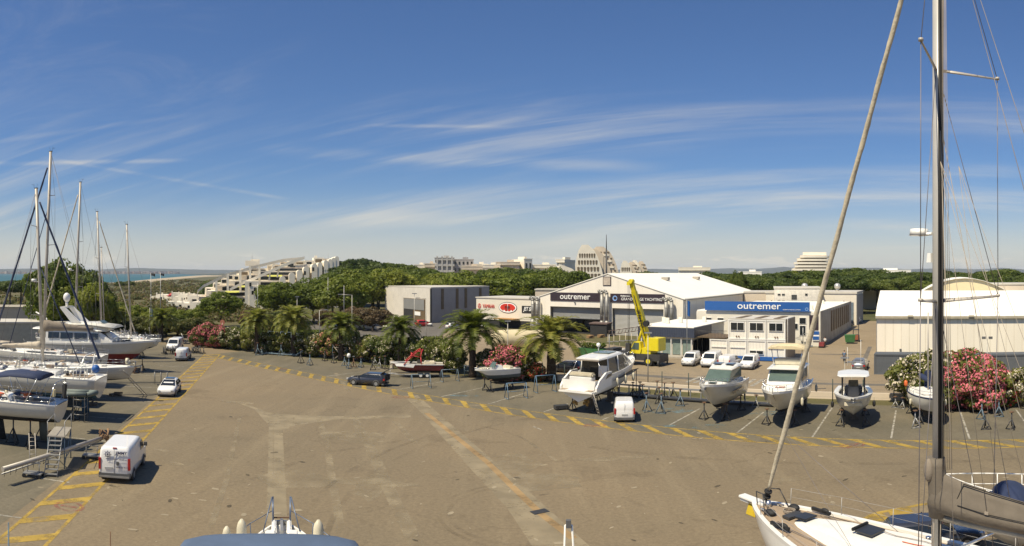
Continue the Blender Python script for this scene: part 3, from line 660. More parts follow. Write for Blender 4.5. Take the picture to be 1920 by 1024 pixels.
row([22, 42], 230, 4, 529, 'pine', 1.2, 28, 'dome shaped pine close to the sea at the left edge', None)
row([228, 238], 420, 4, 526, 'pine', .7, 29, 'small dome shaped pine far off near the beach', None)
row(range(505, 545, 15), 141, 3, 590, 'bush', 1, 30, 'clipped green bush below the apartments', 'bushes by the street')
cnt = {}
ORD = ['', ', second from the left', ', third from the left', ', fourth from the left', ', fifth from the left', ', sixth from the left', ', seventh from the left', ', eighth from the left', ', ninth from the left', ', tenth from the left'] + [', number %d from the left' % k for k in range(11, 40)]
for key, p, s, lab, sz, grp in tl:
    k = cnt.get(lab, 0); cnt[lab] = k+1
    tot = sum(1 for q in tl if q[3] == lab)
    tree(key, p, s, lab+(', leftmost of its row' if (k == 0 and tot > 1) else ORD[k]), group=grp, sz=sz, name={'pine': 'pine_tree', 'tamar': 'tamarisk_bush', 'bush': 'bush'}.get(key, 'tree'), cat={'tamar': 'bush', 'bush': 'bush'}.get(key, 'tree'))
# scrub between the yard and the beach: nobody could count it
rnd = random.Random(31); b = MB()
for i in range(560):
    px = rnd.uniform(185, 520) if i > 60 else rnd.uniform(-20, 185); t = rnd.random()
    y = 527+ (604-527)*t**1.6 if px < 470 else rnd.uniform(524, 545)
    if px < 185: y = rnd.uniform(541, 575)
    if y < 527+max(0, (330-px))*.06: y += 6
    D = F*HC/(y-YH); c = PD(px, D); s = (.9+D/330)*rnd.uniform(.8, 1.5); h = min(s*1.1, 2.9)
    for j in range(64):
        e = Vector((rnd.gauss(0, 1), rnd.gauss(0, 1), abs(rnd.gauss(0, .9)))).normalized()
        leaf(b, (c.x+e.x*s*1.5, c.y+e.y*s*1.5, max(.1, e.z*h*rnd.uniform(.5, 1.1))), e, .42*(.8+D/260)*rnd.uniform(.6, 1.2), rnd, 0 if rnd.random() < .7 else 1)
tag(b.build('scrub', [lf_scrub, lf_tam], fix=False), 'dry green and brown scrub covering the land between boats and beach', 'scrub', kind='stuff')
b = MB(); rnd = random.Random(32)
for i in range(420):
    px = rnd.uniform(380, 1120); D = rnd.uniform(300, 420); c = PD(px, D)
    for j in range(26):
        e = Vector((rnd.gauss(0, 1), rnd.gauss(0, 1), abs(rnd.gauss(0, 1)))).normalized(); leaf(b, (c.x+e.x*5, c.y+e.y*5, e.z*8), e, 1.5, rnd)
for i in range(500):
    px = rnd.uniform(1120, 1960); D = rnd.uniform(320, 620); c = PD(px, D); 
    for j in range(22):
        e = Vector((rnd.gauss(0, 1), rnd.gauss(0, 1), abs(rnd.gauss(0, 1)))).normalized(); leaf(b, (c.x+e.x*7, c.y+e.y*7, 4+e.z*7.6), e, 2.0, rnd)
tag(b.build('distant_woods', lf_pine, fix=False), 'distant mass of dark woods behind the countable trees', 'woods', kind='stuff')
# clipped street hedges beyond the oleanders
for k, (a, c_, lb) in enumerate([(440, 520, 'low clipped hedge along the street below the round tree'), (525, 600, 'low clipped hedge right of the street lamp'), (610, 660, 'low clipped hedge before the tamarisks')]):
    b = MB(); rnd = random.Random(k); A, B_ = PD(a, 138), PD(c_, 138)
    for i in range(1600):
        p = A.lerp(B_, rnd.random()); e = Vector((rnd.gauss(0, 1), rnd.gauss(0, 1), abs(rnd.gauss(0, 1)))).normalized(); leaf(b, (p.x+e.x*.6-A.x, p.y+e.y*.8-A.y, .2+e.z*1.1), e, .3, rnd)
    tag(b.build('clipped_hedge', lf_dark, loc=A, fix=False), lb, 'hedge')
# ------------------------------------------------------------------ buildings in the yard grid: local x = along the road to the right, local y = away
def gthing(name, label, cat, u, v, group=None, z=0): return thing(name, label, cat, UV(u, v, z), GRID, group)
shed_w = corr('white_corrugated_sheet', (.72, .67, .58), .35)
shed_g = corr('grey_corrugated_sheet', (.33, .31, .30), .35)
roofw = mat('white_roof_membrane', (.86, .83, .74), .6, var=.03, scale=.2)
roofg = mat('pale_metal_roof', (.60, .56, .48), .5, var=.05)
brownp = mat('brown_panel', (.17, .12, .065), .6); shutter = corr('grey_roller_shutter', (.42, .41, .38), .25, 'Z')
shutterd = corr('dark_grey_roller_shutter', (.26, .26, .25), .25, 'Z')
signd = mat('dark_sign_panel', (.035, .022, .03), .5, var=.03); signb = mat('blue_sign_panel', (.015, .095, .33), .5, var=.03)
signw = mat('white_lettering', (.85, .84, .80), .5, var=.01); signr = mat('red_lettering', (.65, .04, .02), .5); signk = mat('black_lettering', (.02, .02, .02), .5)
conc = MATS['concrete']; intd = mat('dark_interior', (.03, .03, .03), .9)
stucco = mat('cream_stucco', (.84, .77, .63), .8, var=.05, scale=.3); stucco2 = mat('pinkish_stucco', (.66, .56, .43), .8, var=.06, scale=.3); stucco3 = mat('grey_stucco', (.40, .38, .36), .8, var=.06, scale=.3)
mat('shadow_recess', (.20, .155, .10), .8, var=.25, scale=.8); FR = (R(90), 0, 0)      # text upright, facing local -y
# big white membrane hall
H_ = gthing('membrane_hall', 'huge white membrane hall with two roller doors under dark company signs', 'hall', 124, -82.4)
W_, DP, EV, PK = 33.5, 52.5, 7.9, 12.8
b = MB()
def gable(y, yy, holes=True):
    return
# front wall around the two door openings
xs = []; dh = 5.65
prof = [(0, EV), (W_*.5, PK), (W_, EV)]
def pz(x): return EV+(PK-EV)*(1-abs(x-W_/2)/(W_/2))
b.prismy([(0, 0), (2.6, 0), (2.6, dh), (0, dh)], 0, .4); b.prismy([(15.2, 0), (17.8, 0), (17.8, dh), (15.2, dh)], 0, .4); b.prismy([(29.3, 0), (W_, 0), (W_, dh), (29.3, dh)], 0, .4)
b.prismy([(0, dh), (W_, dh), (W_, EV), (W_/2, PK), (0, EV)], 0, .4)
b.box((-.0, DP/2+.2, EV/2), (.3, DP-.4, EV)); b.box((W_, DP/2+.2, EV/2), (.3, DP-.4, EV)); b.box((W_/2, DP, 3.7), (W_, .3, 7.4))
b.build('wall', mat('hall_membrane_wall', (.84, .78, .67), .6, var=.05, scale=.5, stretch=(1, 1, .12)), H_)
b = MB(); t = .12
b.loft([[(-.35, y, EV-.1), (W_/2, y, PK+.05), (W_+.35, y, EV-.1), (W_+.35, y, EV-.25), (W_/2, y, PK-.1), (-.35, y, EV-.25)] for y in [-.15]+[k*4.7 for k in range(1, 11)]+[DP+.2]], sm=False)
b.build('roof', roofw, H_)
for sx in (-.36, W_+.36):
    MB().box((sx, DP/2, EV-.32), (.25, DP, .22)).build('gutter', mat('beige_gutter', (.42, .37, .27), .6), H_)
MB().box((8.9, .9, dh-1.15), (12.55, .1, 2.3)).box((8.9, .86, dh-2.4), (12.55, .25, .25), 1).build('roller_door', [shutterd, steel], H_)
MB().box((23.55, .9, 2.95), (11.5, .1, 5.9)).build('roller_door', shutter, H_)
MB().box((8.9, 7, .05), (12.5, 13, .02)).box((8.9, 14, 3), (12.6, .2, 6)).build('interior', intd, H_)
MB().ball((10, 9, 1.6), (4, 2.2, 1.6)).build('covered_hull', mat('grey_cover', (.3, .3, .3), .7), H_)
s1 = MB().box((8.9, -.08, 7.8), (12.4, .12, 1.8)).build('sign', signd, H_); text('outremer', 1.75, .03, signw, s1, (8.9, -.16, 7.85), FR, sx=1.1, bold=.01)
s2 = MB().box((23.5, -.08, 7.75), (12.2, .12, 1.8)).build('sign', signd, H_)
text('GRAND LARGE YACHTING', .82, .03, signw, s2, (24.5, -.16, 7.55), FR, sx=.92); text('Mediterranee', .4, .02, signw, s2, (20.9, -.16, 8.2), FR, bold=.01)
rg = MB()
for k in range(22):
    a = k*2*math.pi/22; a2 = (k+1)*2*math.pi/22; w1 = .10+.12*(math.sin(a/2)); w2 = .10+.12*math.sin(a2/2)
    rg.face([((.5-w1)*math.cos(a)+18.5, -.17, 7.7+(.5-w1)*math.sin(a)), ((.5+w1*.3)*math.cos(a)+18.5, -.17, 7.7+(.5+w1*.3)*math.sin(a)), ((.5+w2*.3)*math.cos(a2)+18.5, -.17, 7.7+(.5+w2*.3)*math.sin(a2)), ((.5-w2)*math.cos(a2)+18.5, -.17, 7.7+(.5-w2)*math.sin(a2))])
rg.build('ring_logo', mat('light_blue_logo', (.25, .42, .75), .5), s2, fix=False)
q = MB().box((16.6, -.06, 11.2), (1.9, .08, 1.9)).build('framed_panel', signd, H_); MB().box((16.6, -.13, 11.2), (1.6, .06, 1.6)).build('blank_board', mat('pale_board', (.55, .47, .38), .6), q)
def vent_pipes(x, n=2, hh=8.9):
    for k in range(n):
        xx = x+k*1.15; b = MB(); b.tube((xx, -1.0, 0), (xx, -1.0, 2.3), .62, .62, 10); b.tube((xx, -1.0, 2.3), (xx, -1.0, 3.1), .62, .36, 10); b.tube((xx, -1.0, 3.1), (xx, -1.0, hh-.4), .38, .38, 10)
        pts = [Vector((xx, -1.0, hh-.4)), Vector((xx-.1, -1.0, hh)), Vector((xx-.4, -1.05, hh+.2)), Vector((xx-.75, -1.1, hh+.2))]
        for a, c in zip(pts[:-1], pts[1:]): b.tube(a, c, .38, .40, 10)
        b.tube(pts[-1], pts[-1]+Vector((-.03, 0, 0)), .34, .34, 10, mi=1)
        for zz in (1.2, 2.2, 4.0, 6.0): b.tube((xx, -1.0, zz), (xx, -1.0, zz+.06), .66 if zz < 2.5 else .42, None, 10)
        b.build('ventilation_pipe', [mat('weathered_duct', (.34, .33, .30), .5, .3), intd], H_)
vent_pipes(-1.3, 2, 7.2); vent_pipes(15.9, 2, 8.9); vent_pipes(30.3, 2, 7.6)
MB().box((-.6, -.4, 3.2), (2.0, .5, 6.4)).build('duct_casing', stucco, H_)
for x, y in [(8.9, -.2), (23.0, -.2)]: MB().box((x, -.15, 6.55), (.3, .2, .2)).build('door_lamp', greyh, H_)
for y in (18, 38): MB().box((W_*.66, y, pz(W_*.66)+.35), (1.6, 1.2, .7)).build('roof_vent', conc, H_)
# leaning pallets / skips before the hall
for k, (px, y, lb) in enumerate([(1107, 634, 'stack of wooden pallets on the ground outside the hall'), (1127, 633, 'brown wooden crate near the dark covered machine')]):
    r = thing('pallet_stack', lb, 'pallets', G(px, y), .4); 
    for j in range(3): MB().box((0, 0, .1+j*.2), (1.3, 1.0, .13)).build('pallet', mat('raw_wood', (.42, .26, .12), .8, var=.2, scale=4), r, rz=j*.2)
r = thing('covered_machine', 'dark tarpaulin covered machine between pallets and vent pipes', 'machine', G(1121, 631), GRID)
MB().box((0, 1.2, 1.25), (3.8, 2.0, 2.5)).build('body', intd, r); MB().box((0, 1.2, 2.62), (4.2, 2.4, .22), rx=.05).build('cover', mat('brown_tarp', (.13, .09, .08), .8), r)
# jet ski dealership: long low white wall with lettering
J = gthing('dealership_building', 'low white building with red and black boat motor lettering', 'building', 0, 0); J.location = PD(893, 165); J.scale = (1.04, 1, 1.30)
b = MB(); b.box((8.4, 6, 3.3), (16.8, 12, 3.9)).box((8.4, 6, .7), (16.6, 11.8, 1.4), 1); b.build('wall', [creamw, intd], J)
MB().box((8.4, 6, 5.35), (17.1, 12.3, .2)).build('roof', roofg, J)
text('YAMAHA', 1.0, .03, signr, J, (3.75, -.12, 3.75), FR, sx=.86, bold=.0)
rg = MB(); 
for k in range(18):
    a, a2 = k*2*math.pi/18, (k+1)*2*math.pi/18; rg.face([(1.02+r_*math.cos(q_), -.12, 3.78+r_*math.sin(q_)) for r_, q_ in ((.34, a), (.46, a), (.46, a2), (.34, a2))])
for k in range(3): rg.tube((1.02, -.12, 3.78), (1.02+.36*math.cos(k*2.094+1.57), -.12, 3.78+.36*math.sin(k*2.094+1.57)), .05, .05, 4)
rg.build('round_emblem', signr, J, fix=False)
def oval(rx, rz, y, m, nm, par, cx, cz):
    q = MB(); q.loft([[(cx+rx*math.cos(a*math.pi/20), y, cz+rz*math.sin(a*math.pi/20)) for a in range(40)], [(cx+rx*math.cos(a*math.pi/20), y-.03, cz+rz*math.sin(a*math.pi/20)) for a in range(40)]], sm=False); return q.build(nm, m, par)
ov = oval(2.55, 1.0, -.04, signk, 'oval_logo', J, 9.2, 3.65); oval(2.42, .9, -.08, signw, 'oval_rim', ov, 9.2, 3.65); 
sh = MB()
for s in (-1, 1):
    pts = [(9.2+s*.08, 4.35), (9.2+s*1.0, 4.32), (9.2+s*1.8, 4.05), (9.2+s*2.15, 3.65), (9.2+s*1.9, 3.35), (9.2+s*1.5, 3.2), (9.2+s*1.35, 3.05), (9.2+s*1.0, 3.3), (9.2+s*.55, 3.0), (9.2+s*.08, 3.05)]
    sh.prismy(pts, -.16, -.12)
sh.build('red_wing_marks', signr, ov)
text('FJR', .9, .02, signk, ov, (9.2, -.2, 3.6), FR, sx=1.3, bold=.0)
jb = MB().box((14.9, -.06, 3.45), (3.6, .08, 1.25)).build('black_sign', signk, J); text('JET SKI', .95, .03, signw, jb, (14.9, -.13, 3.5), FR, sx=.9, shear=.3, bold=.02)
MB().box((9.5, -1.4, 1.72), (6.0, 2.6, .08)).build('awning', mat('rust_awning', (.42, .22, .07), .8), J)
# grey corrugated shed: gable end to the left, long side to the right
S = gthing('grey_shed', 'tall grey corrugated shed with white end wall and brown vertical strips', 'shed', 119.3, -127.0)
rz_ = 8.6
# its own orientation: corner to corner from the measured ground points
ca, cb = G(722, 594), G(808, 606); cc = cb+E1*24.3
S.location = cb; S.rotation_mode = 'XYZ'; S.rotation_euler = (0, 0, math.atan2((cc-cb).y, (cc-cb).x)); L1 = (cc-cb).length; L2 = (ca-cb).length
hs_ = ZH(541, cb.length)
ex = (cc-cb).normalized(); eyv = Vector((-ex.y, ex.x, 0)); lx = (ca-cb).dot(ex); ly = (ca-cb).dot(eyv)
plan = [(0, 0), (L1, 0), (L1+lx, ly), (lx, ly)]
b = MB(); 
mf = lambda a, k: 0 if k == 3 else 1
b.loft([[(p[0], p[1], 0) for p in plan], [(p[0], p[1], hs_) for p in plan]], sm=False, mf=mf); b.build('wall', [shed_w, shed_g], S)
MB().loft([[(p[0]*1.003, p[1]*1.01, hs_+.02) for p in plan], [(p[0]*1.003, p[1]*1.01, hs_+.30) for p in plan]], sm=False).build('roof', roofg, S)
for f_ in (4.4, 10.3, 13.9, 20.2): MB().box((f_, -.06, hs_*.68), (1.0, .1, hs_*.60)).build('brown_strip', brownp, S)
MB().box((0, 0, hs_/2), (.35, .35, hs_)).build('corner_trim', dark, S)
# door in the white end (local line from (0,0) to (lx,ly))
dv = Vector((lx, ly, 0)).normalized(); dn = Vector((-dv.y, dv.x, 0)); dn = dn if dn.dot(Vector((0, -1, 0))) > 0 or True else -dn
ang = math.atan2(-dv.y, -dv.x)
gw = link('gate', None, S, (lx*.33, ly*.33, 0), ang)
MB().box((0, -.08, 3.0), (12.6, .16, 6.0)).build('door_frame', brownp, S, (lx*.33, ly*.33, 0), ang)
bpy.data.objects.remove(gw)
MB().box((0, -.2, 4.5), (12.0, .12, 2.8)).build('shutter', shutterd, S, (lx*.33, ly*.33, 0), ang)
MB().box((-3.2, -.2, 1.5), (5.4, .12, 3.1)).build('dark_opening', intd, S, (lx*.33, ly*.33, 0), ang)
db = MB().box((2.2, -.22, 2.1), (3.4, .12, 1.0)).build('white_board', signw, S, (lx*.33, ly*.33, 0), ang)
# second grey block behind
S2 = thing('grey_warehouse', 'second grey warehouse block between shed and membrane hall', 'warehouse', PD(960, 205), R(-8))
hz = ZH(543, 205)
MB().box((-4.2, 5, hz/2), (4.0, 10, hz)).build('white_wall_section', creamw, S2); MB().box((4.8, 5, hz/2), (13.9, 10, hz)).build('wall', mat('grey_cladding', (.24, .23, .24), .7), S2)
MB().box((3, 5, hz+.2), (18.5, 10.6, .35)).build('roof', roofg, S2)
S3 = thing('flat_roof_annex', 'narrow cream roofed annex peeking out left of the membrane hall gable', 'building', PD(1030, 190), R(-8)); hz = ZH(544, 190)
MB().box((0, 4, hz/2), (8, 8, hz)).build('wall', stucco2, S3); MB().box((0, 4, hz+.15), (8.4, 8.4, .3)).build('roof', roofg, S3)
# showroom with dark blue fascia and white roof
K = gthing('showroom', 'glass fronted showroom with dark blue fascia and bright white roof', 'building', 97.2, -45.6); K.scale = (.73, .85, 1)
MB().box((6.2, 4.3, 1.5), (11.6, 8.2, 3.0)).build('wall', stucco, K)
MB().box((6.2, 4.2, 3.75), (13.0, 9.6, 1.5)).build('fascia', corr('dark_blue_fascia', (.045, .055, .085), .4), K)
MB().box((6.2, 9.2, 4.55), (12.8, 19.6, .12)).build('roof', roofw, K)
MB().box((6.2, 13.5, 2.2), (11.6, 9.8, 4.4)).build('rear_wall', stucco, K)
for k in range(5): MB().box((1.6+k*2.3, .12, 1.45), (2.05, .1, 2.3)).build('window', mat('pale_glass', (.22, .28, .25), .1), K)
for k in range(3): MB().box((12.05, 1.5+k*2.5, 1.45), (.1, 2.1, 2.2)).build('window', glass, K)
for k in range(6): MB().box((.45+k*2.3, -.3, 1.5), (.16, .16, 3.0)).build('post', white, K)
for x, y in [(1.6, 8), (3.2, 6.5), (5.2, 9.0), (9.5, 12.5)]: MB().box((x, y, 5.1), (.8, .5, .9)).build('air_conditioner', stucco, K)
MB().box((6.2, -1.5, .12), (13, 2.6, .24)).build('plinth', conc, K)
# long white building with the blue sign
O = gthing('boatyard_office', 'long white building carrying a wide blue rooftop sign', 'building', 117, -43.5)
b = MB(); b.box((11.5, 21, 2.95), (23, 42, 5.9)); b.build('wall', mat('white_render', (.74, .69, .58), .7, var=.04, scale=.3), O)
MB().box((11.5, 21, 6.02), (22.8, 41.6, .2)).build('roof', roofw, O)
b = MB(); b.box((23.06, 21, 3.1), (.12, 42, 6.2)); b.build('side_wall', mat('shaded_side_render', (.42, .40, .35), .8, var=.15, scale=.4), O)  # side turned from the sun: its shade is painted as darker render
for k in range(9): MB().box((23.18, 12+k*3.0, 3.7), (.14, 1.3, 4.0)).build('brown_strip', brownp, O)
bs_ = MB().box((11.5, -.3, 6.95), (19.4, .25, 1.65)).build('sign', signb, O)
text('outremer', 1.7, .03, signw, bs_, (12.0, -.46, 7.0), FR, sx=1.22, bold=.01); text('concepteur et constructeur de catamarans', .3, .02, signw, bs_, (18.0, -.46, 6.45), FR, sx=.62)
rg = MB()
for k in range(16):
    a, a2 = k*math.pi/8, (k+1)*math.pi/8; rg.face([(20.7+r_*math.cos(q_), -.46, 6.55+r_*math.sin(q_)) for r_, q_ in ((.18, a), (.3, a), (.3, a2), (.18, a2))])
rg.build('ring_logo', MATS['light_blue_logo'], bs_, fix=False)
MB().box((21.9, -.12, 4.2), (1.6, .12, 2.6)).build('dark_panel', signd, O)
for x, z, w2, h2 in [(2.4, 4.2, 1.1, 1.0), (4.7, 4.2, 1.1, 1.0), (7.4, 4.2, 1.1, 1.0), (18.4, 3.5, 1.2, .9), (19.9, 2.8, 1.0, 1.6), (19.9, 4.5, 1.1, 1.0)]:
    w_ = MB().box((x, -.05, z), (w2+.2, .1, h2+.2)).build('window', white, O); MB().box((x, -.12, z), (w2, .06, h2)).build('pane', glass, w_)
bl = MB().box((22.3, -.15, 1.9), (1.2, .12, 1.7)).build('notice_board', signw, O); MB().box((22.3, -.23, 2.4), (1.1, .04, .6)).box((22.3, -.23, 1.5), (1.1, .04, .6)).build('blue_notice', signb, bl)
st_ = MB()
for k in range(12): st_.box((20.2+.9*math.cos(k*.5), -1.3+.9*math.sin(k*.5), .2+k*.2), (.9, .25, .05), rz=k*.5)
st_.tube((20.2, -1.3, 0), (20.2, -1.3, 3.4), .07); st_.build('spiral_stair', steel, O)
for x, y in [(7, 12), (14, 20), (20, 6), (18, 30)]: MB().box((x, y, 6.5), (1.2, .8, .8)).build('air_conditioner', stucco, O)
# container offices, two storeys
C = gthing('container_office', 'two storey cream site office made of stacked modules', 'office', 96.5, -33.8)
C.scale = (1, 1, 1.06); mod = corr('cream_module_cladding', (.80, .76, .66), .5, var=.03)
b = MB()
for fl in range(2):
    for k in range(fl, 4): b.box((1.5+k*2.95, 3.0, 1.4+fl*2.85), (2.88, 6.0, 2.75))
b.build('module_walls', mod, C)
for fl in range(2):
    for k in range(fl, 4):
        fr = MB()
        for xx in (.1, 2.78): fr.box((.05+k*2.95+xx, -.04, 1.4+fl*2.85), (.14, .1, 2.8))
        for zz in (.08, 2.72): fr.box((1.5+k*2.95, -.05, zz+fl*2.85+.02), (2.9, .11, .16))
        f_ = fr.build('module_frame', MATS['white_paint'], C)
        if fl == 1:
            w_ = MB().box((1.5+k*2.95, -.10, 4.75), (2.2, .1, 1.25)).build('window', white, C); MB().box((.98+k*2.95, -.17, 4.72), (.95, .05, 1.0)).box((2.02+k*2.95, -.17, 4.72), (.95, .05, 1.0)).build('pane', glass, w_)
        elif k == 2:
            w_ = MB().box((1.5+k*2.95, -.10, 1.15), (2.2, .1, .6)).build('window', white, C); MB().box((.98+k*2.95, -.17, 1.15), (.95, .05, .42)).box((2.02+k*2.95, -.17, 1.15), (.95, .05, .42)).build('pane', glass, w_)
        else: MB().box((1.5+k*2.95, -.10, 1.75), (2.3, .08, .12)).build('shutter_box', MATS['white_paint'], C)
        vm = MB()
        for xx in (-.14, .22): vm.tube((1.5+k*2.95+xx, -.1, .45+fl*2.85+.0), (1.5+k*2.95+xx, -.14, .45+fl*2.85), .12, .12, 8)
        vm.build('vent_grille', rust, C)
MB().box((7.4, 3, 5.78), (8.9, 6.2, .12)).build('roof', MATS['pale_metal_roof'], C)
for k in range(3): MB().box((4.6+k*2.9, 3, 5.88), (.9, 6.0, .06)).build('roof_panel', brownp, C)
MB().box((1.2, 2.9, 2.98), (2.6, 6, .1)).build('terrace_floor', brownp, C)
rl = MB()
for k in range(12): rl.tube((.1+k*.23, -.02, 3.0), (.1+k*.23, -.02, 4.0), .02, None, 5)
rl.tube((0, -.02, 4.0), (2.8, -.02, 4.0), .03); rl.build('terrace_railing', dark, C)
MB().box((8, -.5, .35), (7.5, .5, .5)).build('blue_planter', signb, C)
sdw = MB().box((11.92, 3.0, 2.9), (.06, 5.9, 5.7)).build('side_cladding', mat('shaded_side_cladding', (.26, .22, .18), .5), C)  # right end in shade, the shade put into a darker panel colour
# canopy left of the modules
T = gthing('covered_terrace', 'dark shaded terrace with railing left of the stacked modules', 'terrace', 97.5, -37.5)
MB().box((1.8, 3, 3.1), (3.6, 6, .15)).build('deck', brownp, T)
for x in (0.1, 3.4):
    for y in (.1, 5.8): MB().box((x, y, 1.55), (.12, .12, 3.1)).build('post', dark, T)
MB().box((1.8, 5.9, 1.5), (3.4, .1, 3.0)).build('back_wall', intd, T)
rl = MB()
for k in range(15): rl.tube((.1+k*.24, 0, 3.15), (.1+k*.24, 0, 4.1), .02, None, 5)
rl.tube((0, 0, 4.1), (3.6, 0, 4.1), .03); rl.build('railing', dark, T)
# back white workshops
def simple_block(name, label, px0, px1, D, ytop, m, wins=(), rot=None, depth=12, roof=roofg, roofh=.3, cat='building', group=None, z0=0):
    p0, p1 = PD(px0, D), PD(px1, D); h = ZH(ytop, D); wd = (p1-p0).length; rz = math.atan2((p1-p0).y, (p1-p0).x) if rot is None else rot
    r = thing(name, label, cat, p0, rz, group)
    MB().box((wd/2, depth/2, h/2), (wd, depth, h)).build('wall', m, r); MB().box((wd/2, depth/2, h+roofh/2), (wd+.3, depth+.3, roofh)).build('roof', roof, r)
    for fx, z, w2, h2 in wins:
        w_ = MB().box((fx*wd, -.05, z), (w2, .12, h2)).build('window', glass, r)
    return r
Wk = simple_block('white_workshop', 'white two storey workshop with small square windows behind the blue sign', 1452, 1540, 165, 541, mat('white_wall', (.76, .71, .61), .7), [(.1, 7.6, .7, .4), (.19, 7.6, .7, .4), (.1, 5.8, .7, .7), (.19, 5.8, .7, .7), (.42, 7.0, 1.3, 1.1), (.55, 5.0, 1.0, 1.8), (.68, 7.6, .6, .5), (.68, 5.6, .6, .7)], rot=GRID*.6)
Wl = gthing('sectional_workshop', 'cream workshop with brown column lines and a blue grey gate at the street end', 'building', 166, -43)
MB().box((11.5, 7, 3.9), (23, 14, 7.8)).build('wall', creamw, Wl); MB().box((11.5, 7, 8.0), (23.4, 14.4, .5)).build('roof', roofg, Wl)
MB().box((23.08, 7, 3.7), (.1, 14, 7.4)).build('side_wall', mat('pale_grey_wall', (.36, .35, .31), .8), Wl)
for k in range(5): MB().box((1.5+k*4.6, -.1, 3.0), (.25, .15, 6.0)).build('column', rust, Wl)
MB().box((20.4, -.12, 3.0), (3.8, .12, 5.2)).build('gate', mat('blue_grey_gate', (.16, .21, .25), .6), Wl)
for x in (9, 17.5):
    v = MB(); v.tube((x, 5, 8.2), (x, 5, 8.9), .5, .4, 10); v.ball((x, 5, 9.5), (.85, .85, .8)); v.build('roof_turbine_vent', mat('shiny_galvanised_vent', (.65, .62, .56), .3, .5), Wl)
simple_block('low_depot', 'low tan depot roofs between membrane hall and white workshop', 1395, 1452, 172, 549, stucco2, rot=GRID*.6)
simple_block('flat_store', 'flat brown roofed store beyond the right hand tent', 1830, 1960, 150, 534, stucco2, rot=GRID*.9)
simple_block('far_store', 'small pale store behind the street end', 1618, 1650, 240, 545, stucco2)
# right tent hall
Tn = gthing('white_tent_hall', 'long white tent warehouse with bright roof behind the grey containers', 'hall', 100.5, -9.0)
b = MB(); b.box((24, 8, 3.3), (48, 16, 6.6))
for k in range(1, 40): b.box((k*1.2, -.01, 3.3), (.05, .03, 6.4), 1)
b.build('wall', [mat('cream_tent_wall', (.86, .78, .64), .6, var=.05, scale=.5, stretch=(1, 1, .15)), mat('cladding_seam', (.66, .58, .45), .7)], Tn)
b = MB(); 
b.loft([[(x, -.35, 6.35), (x, -.35, 6.6), (x, 2.2, 8.0), (x, 8, 10.1), (x, 13.8, 8.0), (x, 16.4, 6.6), (x, 16.4, 6.35)] for x in [-.2]+[k*5 for k in range(1, 10)]+[48.2]], sm=False)
b.build('roof', roofw, Tn)
MB().box((24, -.42, 6.35), (48.4, .12, .35)).build('gutter', MATS['beige_gutter'], Tn)
for k in range(5): MB().box((5+k*9.0, -.55, 6.55), (.8, .25, .25)).build('gutter_outlet', MATS['beige_gutter'], Tn)
MB().box((-.06, .3, 3.2), (.12, .3, 6.4)).build('corner_post', steel, Tn)
MB().box((3.5, -.06, 1.5), (.3, .12, .3)).build('wall_vent', greyh, Tn)
Tb = gthing('arched_hall', 'cream arched hall roof rising behind the white tent warehouse', 'hall', 125, -7)
cw = MATS['cream_tent_wall']
def rlo(n=15, W=24, h0=6.0, h1=11.9): return [(W*k/(n-1), h0+(h1-h0)*math.sin(math.pi*k/(n-1))**.8) for k in range(n)]
MB().prismy([(0, 0), (24, 0)]+[(x, z) for x, z in rlo()][::-1], 0, 26).build('wall', mat('yellowish_membrane', (.80, .68, .42), .6, var=.03), Tb)
MB().box((9.0, -.06, 9.0), (5.0, .1, .3)).build('slot_window', brownp, Tb)
b = MB(); pr = rlo(); b.loft([[(x, y, z+.1) for x, z in pr]+[(x, y, z+.02) for x, z in pr][::-1] for y in (-.4, 26.4)], sm=False); b.build('roof', roofw, Tb)
# containers
def container(label, u, v, L, m, txt=None, group='shipping containers by the right oleanders', rz=GRID):
    r = thing('shipping_container', label, 'container', UV(u, v), rz, group)
    b = MB(); n = int(L/.28)
    for s in range(n):
        x0 = .1+s*(L-.2)/n; w2 = (L-.2)/n; b.box((x0+w2*.5, 1.22, 1.3), (w2*.5, 2.40, 2.3)); b.box((x0+w2, 1.22, 1.3), (w2*.5, 2.33, 2.3))
    b.build('corrugated_body', m, r)
    f = MB()
    for x in (.08, L-.08):
        for y in (.02, 2.42): f.box((x, y, 1.3), (.16, .16, 2.6))
    for y in (.02, 2.42):
        for z in (.08, 2.52): f.box((L/2, y, z), (L, .14, .16))
    f.box((.06, 1.22, 2.52), (.1, 2.4, .16)).box((L-.06, 1.22, 2.52), (.1, 2.4, .16)); f.build('frame', m, r)
    MB().box((L/2, 1.22, 2.61), (L-.2, 2.3, .03)).build('roof', m, r)
    return r
greyc = mat('grey_container_paint', (.105, .115, .125), .55, var=.08); redc = mat('red_container_paint', (.30, .05, .035), .6, var=.1)
container('long grey shipping container beside the parked silver car', 86.0, -8.1, 12.2, greyc)
cg = container('long grey shipping container with yellow stencilled code next to the red one', 85.5, 4.5, 12.2, greyc)
text('TCNU 42', .5, .01, p_yel, cg, (10.6, -.09, 2.0), FR); text('45 G1', .4, .01, p_yel, cg, (10.8, -.09, 1.4), FR)
cr_ = container('red shipping container at the right edge with white letters', 85.2, 16.9, 6.1, redc); text('TEX', .9, .01, signw, cr_, (1.6, -.09, 1.3), (R(90), R(90), 0))
